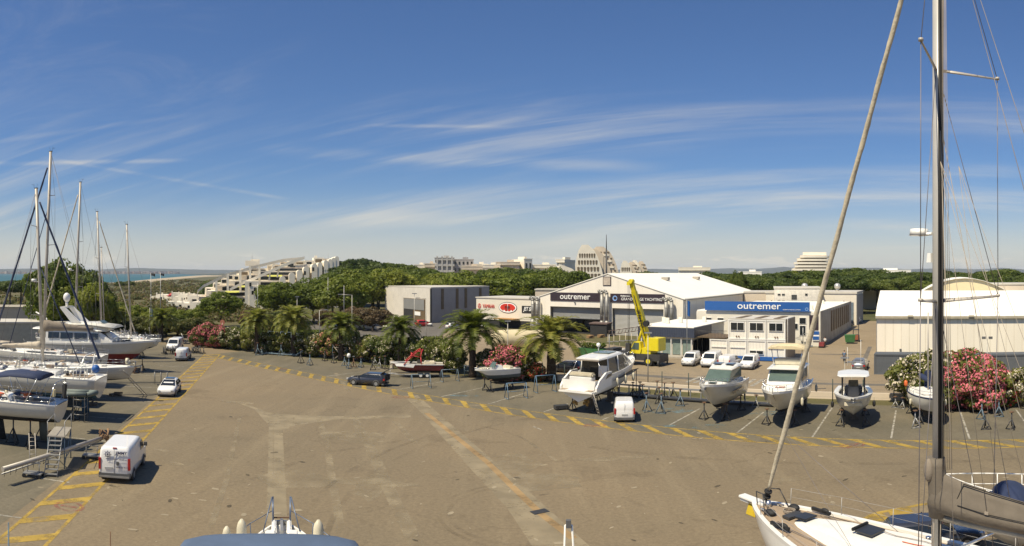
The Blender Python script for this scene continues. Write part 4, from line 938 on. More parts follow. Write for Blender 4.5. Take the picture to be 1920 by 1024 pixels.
# ------------------------------------------------------------------ distant buildings
def storeys(r, wd, dp, h, n, m, rec=intd, x0=0, parap=.5, inset=.9, fins=0):
    """white floor bands with dark recessed balconies between them"""
    fh = h/n
    MB().box((x0+wd/2, dp/2+inset/2, h/2), (wd-.3, dp-inset, h-.2)).build('wall', m, r)
    for k in range(n):
        MB().box((x0+wd/2, dp/2, k*fh+fh*.82+fh*.0), (wd, dp, fh*.36)).build('balcony_band', m, r)
    for k in range(fins): MB().box((x0+wd*(k+.5)/fins, .25, h*.52), (wd/fins*.32, .7, h*1.05)).build('fin', m, r)
def windows(r, wd, h, nx, nz, y=-.05, w2=1.6, h2=1.3, x0=0, z0=0):
    me = MB().box((0, 0, 0), (w2, .14, h2)).mesh('window', glass)
    for i in range(nx):
        for k in range(nz): link('window', me, r, (x0+wd*(i+.5)/nx, y, z0+(h-z0)*(k+.5)/nz))
def far_block(label, px0, px1, D, ytop, m, style, n=4, dp=14, nx=5, rot=0.0, ybot=None, group='distant apartment blocks on the skyline'):
    p0, p1 = PD(px0, D), PD(px1, D); h = ZH(ytop, D); wd = (p1-p0).length
    r = thing('apartment_block', label, 'apartment block', p0, math.atan2((p1-p0).y, (p1-p0).x)+rot, group)
    if style == 'bands': storeys(r, wd, dp, h, n, m)
    elif style == 'fins': storeys(r, wd, dp, h, n, m, fins=nx)
    else:
        MB().box((wd/2, dp/2, h/2), (wd, dp, h)).build('wall', m, r); windows(r, wd, h, nx, n, w2=wd/nx*.42, h2=h/n*.42)
    MB().box((wd*.6, dp/2, h+.6), (wd*.28, dp*.5, 1.4)).build('roof_hut', m, r); MB().box((wd/2, .15, h+.1), (wd+.4, .5, .4)).build('cornice', m, r)
    return r
far_block('low cream block at the left end of the skyline', 776, 800, 330, 497, stucco, 'win', 3, nx=3)
far_block('cream block with terraces left of the finned grey block', 796, 818, 325, 495, stucco2, 'bands', 4)
far_block('grey block with tall vertical fins on the skyline', 815, 852, 320, 484, mat('pale_grey_stucco', (.56, .53, .48), .8), 'fins', 7, nx=4)
far_block('pinkish stepped block right of the finned grey block', 850, 888, 322, 487, stucco3, 'win', 6, nx=5)
far_block('low pinkish terrace block in front of the finned group', 866, 905, 312, 500, stucco2, 'bands', 4)
far_block('cream stepped houses in the middle of the skyline', 884, 915, 330, 496, stucco, 'win', 4, nx=4)
far_block('white terraced houses with small dark windows on the skyline', 905, 938, 318, 497, stucco, 'bands', 5)
far_block('long tan roofed block with brown balconies', 930, 975, 325, 492, stucco2, 'bands', 5)
far_block('white tower stub left of the long slanting block', 983, 1000, 330, 486, stucco, 'win', 3, nx=2, rot=.5)
far_block('long low white block before the honeycomb pyramid', 995, 1042, 335, 497, stucco, 'bands', 4)
far_block('white block with boxy roof house left of the honeycomb pyramid', 1042, 1060, 328, 487, stucco, 'bands', 5, rot=-.4)
far_block('cream low block beneath the skyline in the middle', 905, 950, 300, 503, stucco2, 'win', 4, nx=6)
# curved stepped wing before the pyramid
wg = thing('curved_apartment_wing', 'white wing sloping down to the right in front of the honeycomb pyramid', 'apartment block', PD(1050, 300), 0, 'distant apartment blocks on the skyline')
pr = [(0, 0), (9, 0), (9, 3.5), (8.2, 8), (6.5, 12), (4.0, 15), (0, 17)]
MB().prismy([(x*1.35, z*.98) for x, z in pr], 0, 9).build('wall', stucco, wg)
me = MB().box((0, 0, 0), (1.4, .14, 1.0)).mesh('window', glass)
for x, z in [(1.5, 13.5), (4, 12), (1.5, 10.5), (4.5, 9.2), (7.0, 8.5), (2, 7.5), (6, 6), (9, 5.5)]: link('window', me, wg, (x, -.06, z))
# honeycomb pyramid: two leaning slabs with rounded outline
def pyr(label, px, D, wd, h, face, name='pyramid_apartments', k=1.0, cols=7, rows=6, grp='honeycomb pyramids'):
    r = thing(name, label, 'apartment block', PD(px, D), math.atan2(-math.sin((px-960)/F), math.cos((px-960)/F)), grp)
    # front slab outline
    def outline(x0, w0, hh, skew, n=9):
        L_ = []; Rr = []
        for i in range(n+1):
            t = i/n; e = (1-t**1.9)**.62 if t < 1 else 0
            L_.append((x0+w0*(.5-.5*e)*.55+0, hh*t)); Rr.append((x0+w0*(.48+.52*e)+0, hh*t))
        return [(x, z) for x, z in L_]+[(x, z) for x, z in Rr[::-1]]
    MB().prismy(outline(0, wd, h, 0), 0, 3.0).build('front_slab', stucco, r)
    MB().prismy([(x+wd*.42, z*.975) for x, z in outline(0, wd*1.12, h, 0)], 6, 16).build('rear_slab', stucco2, r)
    MB().prismy([(x+wd*.2, z*.93) for x, z in outline(0, wd*1.1, h, 0)], 3, 7).build('core', stucco2, r)
    me = MB().prismy([(-.36, .34), (-.28, -.25), (-.1, -.42), (.1, -.42), (.28, -.25), (.36, .34), (.0, .44)], -.08, 0).mesh('window', MATS['shadow_recess'])
    for i in range(rows):
        z = h*(.16+.76*i/rows); t = z/h; e = (1-t**1.9)**.62; xl = wd*(.5-.5*e)*.55; xr = wd*(.48+.52*e)
        for j in range(cols):
            x = xl+(xr-xl)*(.08+.84*(j+.5)/cols)
            q = link('window', me, r, (x, -.02, z)); q.scale = ((xr-xl)/cols*.92, 1, h/rows*.62)
    for i in range(7):
        z = h*(.12+.115*i); t = z/h/.975; e = (1-t**1.9)**.62; xr = wd*.42+wd*1.12*(.48+.52*e); xl = wd*(.48+.52*(1-(z/h)**1.9)**.62)+.3
        MB().box(((xl+xr-1.6)/2, 5.9, z), (max(xr-xl-1.8, 1), .5, h*.035)).build('balcony_band', stucco, r)
        for j in range(3): 
            x = xl+(xr-xl)*(.25+.25*j); q = link('window', me, r, (x, 5.9, z+h*.05)); q.scale = (1.6, 1, h*.04)
    return r

pyr('big honeycomb fronted pyramid block, tallest on the skyline', 1074, 345, 16.5, ZH(459, 345), 0)
pyr('small honeycomb pyramid right of the big one', 1160, 430, 10, ZH(489, 430), 0, cols=5, rows=4)
pyr('small brown honeycomb pyramid just behind the other small one', 1180, 440, 9, ZH(488, 440), 0, cols=4, rows=4)
far_block('low white balconied block far behind the hall roof', 1272, 1332, 480, 502, stucco, 'bands', 3, nx=8)
far_block('long low white roof far off among the right hand pines', 1385, 1428, 380, 510, roofw, 'win', 1, nx=2)
far_block('long low white roof beyond the pines left of the big mast', 1612, 1708, 400, 507, roofw, 'win', 1, nx=2)
far_block('small white roof far off right of the big mast', 1836, 1858, 330, 513, roofw, 'win', 1, nx=2)
rb = thing('terraced_block', 'white block of stacked round balconies behind the leaning beige forestay', 'apartment block', PD(1480, 290), math.atan2(-math.sin(.43), math.cos(.43)))
levels = [(0, 18.8, 509), (1, 18.4, 503.0), (2.2, 17.8, 497.0), (1.8, 17.0, 491.0), (3.2, 17.4, 485.0), (4.6, 17.0, 479.0)]
base = ZH(516, 290)
MB().box((10.5, 8, 6), (15, 9, 12)).build('lower_wall', stucco2, rb)
for k, (x0, x1, y) in enumerate(levels):
    z = ZH(y, 290); 
    pts = [(x0+(x1-x0)*(.5-.5*math.cos(a))-0, -2.2*math.sin(a)) for a in [math.pi*q/12 for q in range(13)]]
    MB().prism(pts+[(x1, 10), (x0, 10)], z-1.0, z-.15).build('balcony', stucco, rb)
    MB().box(((x0+x1)/2, 5.5, z-.2+.9), ((x1-x0)*.82, 9, 1.5)).build('wall', MATS['pinkish_stucco'] if k < 5 else stucco, rb)
# terraced beach apartments at the left of the green belt
Ap = thing('terraced_apartments', 'white stepped apartment building with diagonal beams and arched fins above the trees', 'apartment building', PD(368, 250), math.atan2(math.sin(.365), math.cos(.365)))
def AX(px): return (px-368)*250/F*1.02
def AZ(y): return ZH(y, 250)
tops = [(372, 556), (385, 545), (402, 535), (425, 526), (448, 515), (470, 507), (500, 500), (530, 494), (560, 488)]
for k, (px, y) in enumerate(tops):
    z = AZ(y); x0 = AX(px); y0 = 1.5+k*1.6
    MB().box(((x0+AX(628))/2, y0+8, z-1.6), (AX(628)-x0, 16, 2.9)).build('storey', stucco if k % 2 else stucco2, Ap)
    MB().box(((x0+AX(600))/2, y0-.9, z-2.6), (AX(600)-x0, .25, 1.1)).build('parapet', stucco, Ap)
    MB().box(((x0+AX(590))/2+1, y0-.08, z-1.35), (AX(590)-x0-3, .1, 1.3)).build('glazing', glass, Ap)
    if k in (1, 2, 4): MB().box((x0+9+k, y0-.8, z-.5), (5.5, 1.7, .12), rx=.35).build('awning', mat('yellow_awning', (.55, .55, .12), .8), Ap)
SL = [(376, 545), (385, 537), (403, 528), (426, 517), (452, 509.5), (480, 501.5), (530, 490.5), (566, 486), (600, 486), (640, 483)]
def sly(px):
    for (a, ya), (b_, yb) in zip(SL[:-1], SL[1:]):
        if a <= px <= b_: return ya+(yb-ya)*(px-a)/(b_-a)
    return 545
rn = random.Random(12); px = 378
while px < 626:
    w_ = rn.uniform(11, 20); zt = AZ(sly(px))+rn.uniform(-.4, .9); x0, x1 = AX(px), AX(min(px+w_, 628)); yy = 12.5+rn.uniform(0, 1.5)
    MB().box(((x0+x1)/2, yy+4, zt/2), (x1-x0-.1, 9, zt)).build('stepped_block', stucco if rn.random() < .6 else stucco2, Ap)
    for q in range(2): MB().box(((x0+x1)/2, yy-.55, zt-1.2-q*2.7), ((x1-x0)*rn.uniform(.5, .8), .12, 1.2)).build('window', glass if rn.random() < .6 else MATS['shadow_recess'], Ap)
    MB().box(((x0+x1)/2, yy-1.2, zt-2.5), (x1-x0-.3, 1.4, .9)).build('balcony', stucco, Ap)
    if rn.random() < .5: MB().box((x0+rn.uniform(.5, 2), yy+2, zt+.4), (1.0, 1.0, .9)).build('chimney', stucco, Ap)
    px += w_
def beam(pts, wd=1.05):
    b = MB(); P_ = [Vector((AX(p[0]), -1.2+p[2] if len(p) > 2 else -1.2, AZ(p[1]))) for p in pts]
    rings = [[p+Vector((0, -wd/2, -wd/2)), p+Vector((0, wd/2, -wd/2)), p+Vector((0, wd/2, wd/2)), p+Vector((0, -wd/2, wd/2))] for p in P_]
    b.loft(rings, sm=False); b.build('diagonal_beam', stucco, Ap)
beam([(369, 556, 2), (371, 546, 2), (380, 537, 3), (400, 527, 4), (425, 515, 6), (450, 508, 8), (480, 499, 10), (530, 487, 12), (566, 483.5, 13)])
beam([(430, 543), (455, 530), (480, 520), (510, 506), (540, 493), (566, 483.5)])
for px, y0, y1 in [(405, 527, 552), (426, 513, 545), (449, 506, 548), (467, 498, 530), (484, 499, 545)]:
    MB().box((AX(px), .2, (AZ(y0)+AZ(y1))/2), (.8, .8, AZ(y0)-AZ(y1))).build('column', stucco, Ap)
for px, yt, yb in [(500, 497, 526), (515, 496, 520)]:
    P_ = [(AX(px), AZ(yb)), (AX(px+2), AZ((yt+yb)/2)), (AX(px+8), AZ(yt)), (AX(px+18), AZ(yt-3)), (AX(px+18), AZ(yt-2)), (AX(px+9), AZ(yt+3)), (AX(px+5), AZ((yt+yb)/2)), (AX(px+3), AZ(yb))]
    MB().prismy(P_, -.6, .4).build('curved_column', stucco, Ap)
for k, (px, y) in enumerate([(526, 518), (543, 511), (557, 506), (569, 500), (584, 495), (594, 492), (605, 488), (613, 486), (619, 483.5), (625, 481)]):
    x = AX(px); zt = AZ(y); w2 = 1.05 if k < 5 else .8
    pts = [(x-w2, 0)]+[(x-w2*math.cos(math.pi*q/8), zt-w2+w2*math.sin(math.pi*q/8)) for q in range(9)]+[(x+w2, 0)]
    MB().prismy(pts, -3.6+k*.15, 4+k).build('arched_fin', stucco, Ap)
wz = [(458, 527), (466, 536), (478, 545), (492, 548), (488, 556), (500, 560)]
for k, (px, y) in enumerate(wz): MB().box((AX(px)+2.5, -3.0-k*.4, AZ(y)/2), (5.0, 3.0, AZ(y))).build('stair_block', stucco, Ap)
me = MB().box((0, 0, 0), (.8, .12, 1.4)).mesh('window', glass)
for px, y, yy in [(462, 533, -5), (470, 542, -5.2), (480, 552, -5.6), (474, 556, -5.5), (466, 548, -5.2), (488, 558, -5.9), (560, 512, -4), (575, 505, -4)]: link('window', me, Ap, (AX(px)+1.2, yy, AZ(y)))
MB().box((AX(475), 16, AZ(489)), (3.5, 3, 1.6)).box((AX(470), 14, AZ(493)), (5.5, 6, 2.0)).build('roof_house', stucco, Ap)
me = MB().tube((0, 0, 0), (0, 0, 3), .05).mesh('antenna', steel)
for px in (613, 470): link('antenna', me, Ap, (AX(px), 6, AZ(489)))
# white beach village at the far left
rnd = random.Random(77)
vl = [(299, 556), (311, 552), (322, 557), (333, 549), (343, 556), (352, 551), (360, 562), (370, 553), (330, 566), (345, 570), (362, 575), (378, 566)]
for k, (px, y) in enumerate(vl):
    D = 310-k*7; h = max(ZH(y, D), 2.2); wd = rnd.uniform(4.5, 7)
    r = thing('beach_house', 'small white beach house with roof posts, '+['leftmost of the group', 'second from left', 'beside the red parasol', 'with taller roof frame', 'in the middle front', 'middle rear one', 'right of the middle', 'rear right one', 'low front one on the left', 'low front one in the middle', 'low front one nearest the round tree', 'rightmost behind the round tree'][k], 'house', PD(px, D), rnd.uniform(-.2, .4), 'white beach village')
    MB().box((0, 0, h/2), (wd, 6, h)).build('wall', stucco, r)
    for j in range(k % 3+1): MB().box((-wd/2+.3+j*(wd-.6)/2.5, -2.8+j, h+.4), (.5, .5, .6+.4*rnd.random())).build('roof_post', stucco, r)
    MB().box((0, -3.03, h*.45), (wd*.3, .1, h*.4)).build('window', glass, r); MB().box((wd*.33, -3.03, h*.45), (.7, .1, h*.5)).build('door', brownp, r)
r = thing('garden_parasol', 'red parasol among the white beach houses', 'parasol', PD(322, 296)); MB().tube((0, 0, 0), (0, 0, 3.4), .06).build('pole', steel, r); MB().tube((0, 0, ZH(549, 296)-1.4), (0, 0, ZH(549, 296)), 2.6, .1, 8).build('canopy', redp, r)
r = thing('low_grey_wall_building', 'low flat grey green wall building at the left edge behind the boats', 'building', PD(-40, 118), math.atan2(math.sin(.70), math.cos(.70)))
MB().box((9.5, 4, 2.1), (19, 8, 4.2)).build('wall', mat('grey_green_wall', (.42, .41, .33), .8), r); MB().box((9.5, 4, 4.3), (19.4, 8.4, .25)).build('roof', roofg, r)
r = thing('long_tan_building', 'long flat tan building behind the grey green wall at left', 'building', PD(-30, 150), math.atan2(math.sin(.7), math.cos(.7)))
MB().box((8, 5, 2.6), (16, 10, 5.2)).build('wall', stucco2, r); MB().box((8, 5, 5.3), (16.3, 10.3, .2)).build('roof', MATS['beige_gutter'], r)
# ------------------------------------------------------------------ vehicles: local +y is forward
def rrect(w_, yr, yf, z, r, crown=0.0):
    """rounded rectangle ring in plan, half width w_"""
    P_ = []
    for cx, cy, a0 in ((w_-r, yf-r, 0), (-w_+r, yf-r, 90), (-w_+r, yr+r, 180), (w_-r, yr+r, 270)):
        for k in range(4): a = R(a0+k*30); P_.append((cx+r*math.cos(a), cy+r*math.sin(a), z))
    return P_
class Body:
    def __init__(s, rings): s.rings = rings     # (z, yr, yf, halfwidth, r)
    def at(s, z):
        R_ = s.rings
        for a, b in zip(R_[:-1], R_[1:]):
            if a[0] <= z <= b[0] and b[0] > a[0]:
                f = (z-a[0])/(b[0]-a[0]); return [a[i]+(b[i]-a[i])*f for i in range(5)]
        return R_[-1]
    def mb(s, m=0):
        b = MB(); b.loft([rrect(r[3], r[1], r[2], r[0], r[4]) for r in s.rings], m); return b
    def side(s, sx, y, z, o=.012): return (sx*(s.at(z)[3]+o), y, z)
    def front(s, x, z, o=.012): return (x, s.at(z)[2]+o, z)
    def rear(s, x, z, o=.012): return (x, s.at(z)[1]-o, z)
def slab(b, pts, t=.02, mi=0):
    """thin solid panel from a polygon"""
    P_ = [Vector(p) for p in pts]; n = (P_[1]-P_[0]).cross(P_[2]-P_[0]).normalized()*t
    b.loft([[p-n for p in P_], [p+n for p in P_]], mi, sm=False)
def vehicle(name, cat, label, loc, heading, rings, paint_, wheels, wr, side_w=(), front_w=None, rear_w=None, lights=None, tail=None, plate=None, bumper=None, mirrors=None, group=None, roofglass=None, trims=(), rim=None):
    r = thing(name, label, cat, (loc[0], loc[1], 0), -heading, group); B = Body(rings)
    body = B.mb().build('body', paint_, r)
    rim = rim or steel
    hw = max(q[3] for q in rings)
    wt = MB(); wt.tube((-.11, 0, 0), (.11, 0, 0), wr, wr, 16); wm = wt.mesh('tyre', black)
    rt = MB(); rt.tube((-.118, 0, 0), (.118, 0, 0), wr*.62, wr*.62, 12); rm = rt.mesh('rim', rim)
    ar = MB(); ar.tube((-.02, 0, 0), (.02, 0, 0), wr*1.17, wr*1.17, 18); am = ar.mesh('wheel_arch', greyh)
    for y in wheels:
        for sx in (-1, 1):
            wo_ = link('wheel', wm, r, (sx*(hw-.085), y, wr)); link('rim', rm, wo_); link('wheel_arch', am, r, (sx*(hw-.012), y, wr+.03))
    for k, poly in enumerate(side_w):
        for sx in (-1, 1):
            b = MB(); slab(b, [B.side(sx, y, z) for y, z in poly], .012); b.build('side_window', glass, r)
    if front_w:
        z0, z1, w0, w1 = front_w; b = MB(); slab(b, [B.front(-w0, z0), B.front(w0, z0), B.front(w1, z1), B.front(-w1, z1)], .014); b.build('windscreen', glass, r)
    if rear_w:
        z0, z1, w0, w1 = rear_w; b = MB(); slab(b, [B.rear(w0, z0), B.rear(-w0, z0), B.rear(-w1, z1), B.rear(w1, z1)], .014); b.build('rear_window', glass, r)
    if lights:
        z0, z1, x0, x1 = lights
        for sx in (-1, 1):
            b = MB(); y = B.at((z0+z1)/2)[2]; b.box((sx*(x0+x1)/2, y-.10, (z0+z1)/2), (x1-x0, .26, z1-z0), rz=-sx*.35); b.build('headlight', amber, r)
    if tail:
        z0, z1, x0, x1 = tail
        for sx in (-1, 1):
            b = MB(); y = B.at((z0+z1)/2)[1]; b.box((sx*(x0+x1)/2, y+.05, (z0+z1)/2), (x1-x0, .16, z1-z0)); b.build('tail_light', redl, r)
    if plate is not None:
        for yy, zz in plate:
            y = B.at(zz)[2 if yy > 0 else 1]+.02*yy; b = MB(); b.box((0 if yy > 0 else plate_x.get(name, 0), y, zz), (.5, .03, .12)); b.build('number_plate', mat('number_plate', (.5, .5, .48), .5), r)
    if bumper:
        for yy, z0, z1 in bumper:
            y = B.at((z0+z1)/2)[2 if yy > 0 else 1]; w_ = B.at((z0+z1)/2)[3]; b = MB(); b.box((0, y-.10*yy, (z0+z1)/2), (w_*2+.03, .28, z1-z0)); b.build('bumper', greyh, r, bevel=.03)
    if mirrors:
        y, z = mirrors
        for sx in (-1, 1): MB().box((sx*(hw+.14), y, z), (.22, .12, .26 if z > 1.2 else .15)).build('mirror', greyh, r, bevel=.02)
    if roofglass:
        y0, y1, wd = roofglass; z = rings[-1][0]; MB().box((0, (y0+y1)/2, z+.008), (wd, y1-y0, .02)).build('glass_roof', glass, r)
    for b_, m_, nm in trims: b_.build(nm, m_, r)
    return r, B
plate_x = {'cargo_van': -.35}
whitecar = mat('white_car_paint', (.78, .77, .74), .25, var=.02, coat=.6)
ALLV = {}
def small_van(label, loc, heading, group, rear_glass=False, key='sv'):
    if key in ALLV: return copy_thing(ALLV[key], (loc[0], loc[1], 0), -heading, label, group)
    L, W = 4.4, .90
    rg_ = [(.22, -2.10, 2.08, .82, .2), (.45, -2.18, 2.18, .88, .25), (.80, -2.19, 2.19, .90, .28), (.98, -2.18, 2.05, .90, .3), (1.06, -2.17, 1.55, .89, .3), (1.12, -2.16, 1.30, .88, .2), (1.66, -2.08, .62, .78, .16), (1.78, -2.0, .45, .72, .16), (1.82, -1.85, .3, .6, .14)]
    r, B = vehicle('delivery_van', 'van', label, loc, heading, rg_, whitecar, (-1.35, 1.32), .32,
        side_w=[[(.05, 1.12), (1.12, 1.12), (.72, 1.60), (.05, 1.60)]], front_w=(1.16, 1.66, .72, .62), rear_w=(1.15, 1.6, .62, .55) if rear_glass else None,
        lights=(.72, .92, .52, .84), tail=(.75, 1.25, .76, .90), plate=[(1, .45), (-1, .72)], bumper=[(1, .25, .52), (-1, .25, .50)], mirrors=(.95, 1.15), group=group)
    for sx in (-1, 1):
        MB().box((sx*.902, -.2, .55), (.02, 3.6, .12)).build('side_strip', greyh, r)
    b = MB(); b.box((0, -2.17, 1.1), (.012, .03, 1.1)).build('door_gap', greyh, r)
    b = MB(); slab(b, [B.front(-.12, .74), B.front(.12, .74), B.front(.10, .9), B.front(-.10, .9)], .015); b.build('badge', chrome, r)
    ALLV[key] = r; return r
def car(kind, label, loc, heading, paint_, group=None, key=None, cat='car', name='parked_car'):
    if key and key in ALLV: return copy_thing(ALLV[key], (loc[0], loc[1], 0), -heading, label, group)
    if kind == 'suv':
        rg_ = [(.2, -2.2, 2.2, .84, .3), (.5, -2.32, 2.36, .93, .4), (.78, -2.36, 2.34, .95, .5), (.93, -2.34, 1.9, .94, .5), (1.02, -2.28, 1.15, .92, .4), (1.30, -2.0, .62, .80, .3), (1.52, -1.35, .1, .68, .25), (1.60, -1.0, -.15, .58, .2), (1.62, -.8, -.3, .45, .2)]
        sw = [[(-1.75, 1.06), (.9, 1.04), (.35, 1.44), (-1.25, 1.46)]]; fw = (1.05, 1.52, .78, .60); rw = (1.1, 1.46, .66, .55)
    elif kind == 'wagon':
        rg_ = [(.2, -2.25, 2.25, .82, .3), (.45, -2.38, 2.38, .91, .4), (.72, -2.40, 2.36, .92, .4), (.86, -2.38, 1.9, .91, .4), (.96, -2.34, 1.0, .89, .3), (1.30, -2.1, .35, .76, .25), (1.42, -1.95, .05, .68, .2), (1.46, -1.8, -.1, .55, .2)]
        sw = [[(-1.95, 1.0), (.8, .98), (.3, 1.32), (-1.75, 1.34)]]; fw = (1.0, 1.40, .74, .60); rw = (1.02, 1.38, .64, .56)
    else:
        rg_ = [(.2, -2.0, 2.0, .8, .3), (.45, -2.12, 2.12, .88, .35), (.74, -2.14, 2.08, .89, .4), (.9, -2.12, 1.5, .88, .35), (1.0, -2.08, 1.1, .86, .3), (1.38, -1.85, .45, .74, .25), (1.52, -1.7, .1, .66, .2), (1.56, -1.5, 0, .5, .2)]
        sw = [[(-1.6, 1.05), (.85, 1.03), (.45, 1.40), (-1.4, 1.42)]]; fw = (1.04, 1.46, .72, .58); rw = (1.05, 1.42, .64, .55)
    r, B = vehicle(name, cat, label, loc, heading, rg_, paint_, (-1.4, 1.45) if kind != 'hatch' else (-1.25, 1.3), .34, side_w=sw, front_w=fw, rear_w=rw, lights=(.62, .76, .52, .86), tail=(.72, .92, .62, .9), plate=[(1, .42), (-1, .6)],
        bumper=[(1, .2, .34), (-1, .2, .36)], mirrors=(.8, 1.03), group=group, roofglass=(-1.0, .0, 1.0) if 'white' in label and kind == 'suv' else None)
    for sx in (-1, 1):
        for y in (-.35,): MB().box((sx*(B.at(1.2)[3]+.012), y, 1.2), (.03, .07, .42)).build('pillar', paint_, r)
    if key: ALLV[key] = r
    return r
car('suv', 'white electric crossover with black glass roof parked on the yellow band', G(318, 738), R(162), whitecar, name='electric_car')
# large cargo van with lettering on its rear doors
vh = R(-20)
rg_ = [(.30, -2.55, 2.45, .94, .15), (.55, -2.62, 2.56, 1.0, .2), (.95, -2.62, 2.52, 1.02, .22), (1.15, -2.62, 2.2, 1.02, .25), (1.30, -2.61, 1.85, 1.01, .22), (1.95, -2.56, 1.15, .95, .18), (2.15, -2.50, .9, .88, .2), (2.22, -2.35, .7, .76, .2)]
r, B = vehicle('cargo_van', 'van', 'white high cargo van with ship wheel logo and blue lettering on its back doors', G(232, 884), vh, rg_, whitecar, (-1.6, 1.65), .35,
    side_w=[[(.6, 1.32), (1.65, 1.32), (1.2, 1.88), (.6, 1.88)]], front_w=(1.36, 1.98, .84, .76), lights=(.85, 1.1, .6, .95), tail=(.85, 1.55, .86, 1.0), plate=[(1, .6), (-1, .95)], bumper=[(1, .3, .6), (-1, .32, .66)], mirrors=(1.5, 1.5))
MB().box((0, -2.625, 1.35), (.015, .03, 1.5)).build('door_gap', greyh, r); MB().box((.22, -2.66, 1.25), (.16, .06, .22)).build('door_handle', greyh, r); MB().box((0, -2.64, .42), (1.9, .08, .1)).build('step_trim', steel, r)
MB().box((0, -2.50, 2.16), (.25, .08, .05)).build('brake_lamp', redl, r)
nv = mat('navy_lettering', (.02, .03, .12), .5)
text('JIMMY', .26, .006, nv, r, (.42, -2.635, 1.88), FR, shear=.25, bold=.006); text('NAUTIC SERVICE', .085, .004, nv, r, (.48, -2.65, 1.74), FR)
text('entretien - accastillage - greement', .085, .004, nv, r, (.05, -2.66, 1.52), FR); text('06 60 63 42 32', .13, .004, nv, r, (.5, -2.665, 1.02), FR); text('c', .01, .001, nv, r, (0, -2.6, 1.0), FR)
wb = MB(); 
for k in range(20):
    a, a2 = k*math.pi/10, (k+1)*math.pi/10; wb.face([(-.42+q*math.cos(t), -2.645, 1.78+q*math.sin(t)) for q, t in ((.13, a), (.17, a), (.17, a2), (.13, a2))])
for k in range(4): a = k*math.pi/4; wb.tube((-.42-.25*math.cos(a), -2.645, 1.78-.25*math.sin(a)), (-.42+.25*math.cos(a), -2.645, 1.78+.25*math.sin(a)), .014, None, 5)
wb.box((.3, -2.64, 1.80-.005), (.0001, .0001, .0001)); wb.build('ship_wheel_logo', nv, r, fix=False)
# berlingo class van in the bays
small_van('white panel van parked alone right of the big white yacht', G(1170, 783), R(8), 'white panel vans', key='sv')
small_van('white panel van reversing side, beyond the white crossover near the motorcycles', G(344, 674), R(-18), 'white panel vans')
for px, y, h, lb in [(1296, 684, R(216-6), 'white panel van at the left end of the row before the site office'), (1406, 690, R(214), 'white panel van at the right end of the row before the site office')]:
    small_van(lb, G(px, y), h, 'white panel vans')
small_van('white panel van seen from behind between two front facing vans, partly hidden by a boat', G(1368, 689), R(40), 'white panel vans')
small_van('white panel van driving away far down the side street', G(1607, 606), R(38), 'white panel vans')
def big_van(label, loc, heading, paint_=whitecar, s=1.0, group='taller white vans'):
    if 'bv' in ALLV: return copy_thing(ALLV['bv'], (loc[0], loc[1], 0), -heading, label, group)
    rg2 = [(.28, -2.4, 2.3, .9, .15), (.5, -2.42, 2.42, .95, .2), (.9, -2.42, 2.4, .96, .22), (1.1, -2.42, 1.95, .95, .25), (1.18, -2.42, 1.6, .95, .22), (1.8, -2.38, .95, .88, .18), (1.94, -2.3, .75, .82, .2), (1.98, -2.2, .6, .7, .2)]
    r, B = vehicle('passenger_van', 'van', label, loc, heading, rg2, paint_, (-1.5, 1.55), .34, side_w=[[(.35, 1.2), (1.4, 1.2), (1.05, 1.72), (.35, 1.72)]], front_w=(1.22, 1.8, .80, .7), rear_w=(1.25, 1.75, .7, .65),
        lights=(.7, .95, .55, .9), tail=(.9, 1.5, .82, .95), plate=[(1, .5), (-1, .8)], bumper=[(1, .28, .56), (-1, .28, .6)], mirrors=(1.3, 1.3), group=group)
    ALLV['bv'] = r; return r
big_van('taller white van second in the row before the site office', G(1334, 686), R(212))
big_van('white high roof van facing the camera beside the pile of jack stands', G(328, 656), R(165))
ALLV['bv'].children[0]
darkp = mat('dark_blue_grey_car_paint', (.030, .034, .048), .25, var=.05, coat=.6); silv = mat('silver_car_paint', (.28, .29, .31), .3, .4, coat=.5); blackp = mat('black_car_paint', (.015, .016, .022), .25, coat=.6)
# dark estate car with open tailgate
wg_ = car('wagon', 'dark estate car with its tailgate raised, hitched to the red boat trailer', G(690, 721.5), R(-78), darkp, name='estate_car')
tgm = MB(); slab(tgm, [(-.62, -1.85, 1.46), (.62, -1.85, 1.46), (.60, -2.80, 2.0), (-.60, -2.80, 2.0)], .035); tgm.build('tailgate', darkp, wg_)
MB().box((0, -2.30, .98), (1.4, .30, .62)).build('open_boot', intd, wg_)
car('suv', 'silver grey people carrier parked beside the long grey container', G(1613, 693), R(36), silv, name='parked_car')
car('hatch', 'dark red and black car half hidden behind the stout palm and the yacht', G(1062, 698), R(-60), blackp)
car('wagon', 'dark blue car just behind the foreground yacht deck beside the yellow island', G(1748, 1026), R(112), darkp)
pv = 'cars on the dealership lot'
for k, (px, y, h, m_, lb) in enumerate([(668, 617, 100, whitecar, 'white car parked left on the dealership lot'), (676, 608, 90, silv, 'grey car beside the white one on the dealership lot'), (794, 612, 60, redp, 'dark red car near the shed gate'), (640, 622, 80, whitecar, 'white van like car at the lot entrance by the palm'),
        (852, 617, 50, whitecar, 'light pick up behind the tall date palm')]):
    c = car('hatch', lb, G(px, y), R(h), m_, pv)
for k in range(3): car('hatch', 'white car under the rust coloured awning, '+['left', 'middle', 'right'][k]+' one', G(915+k*12, 610-k*1), R(216), whitecar, 'cars under the awning', key='aw')
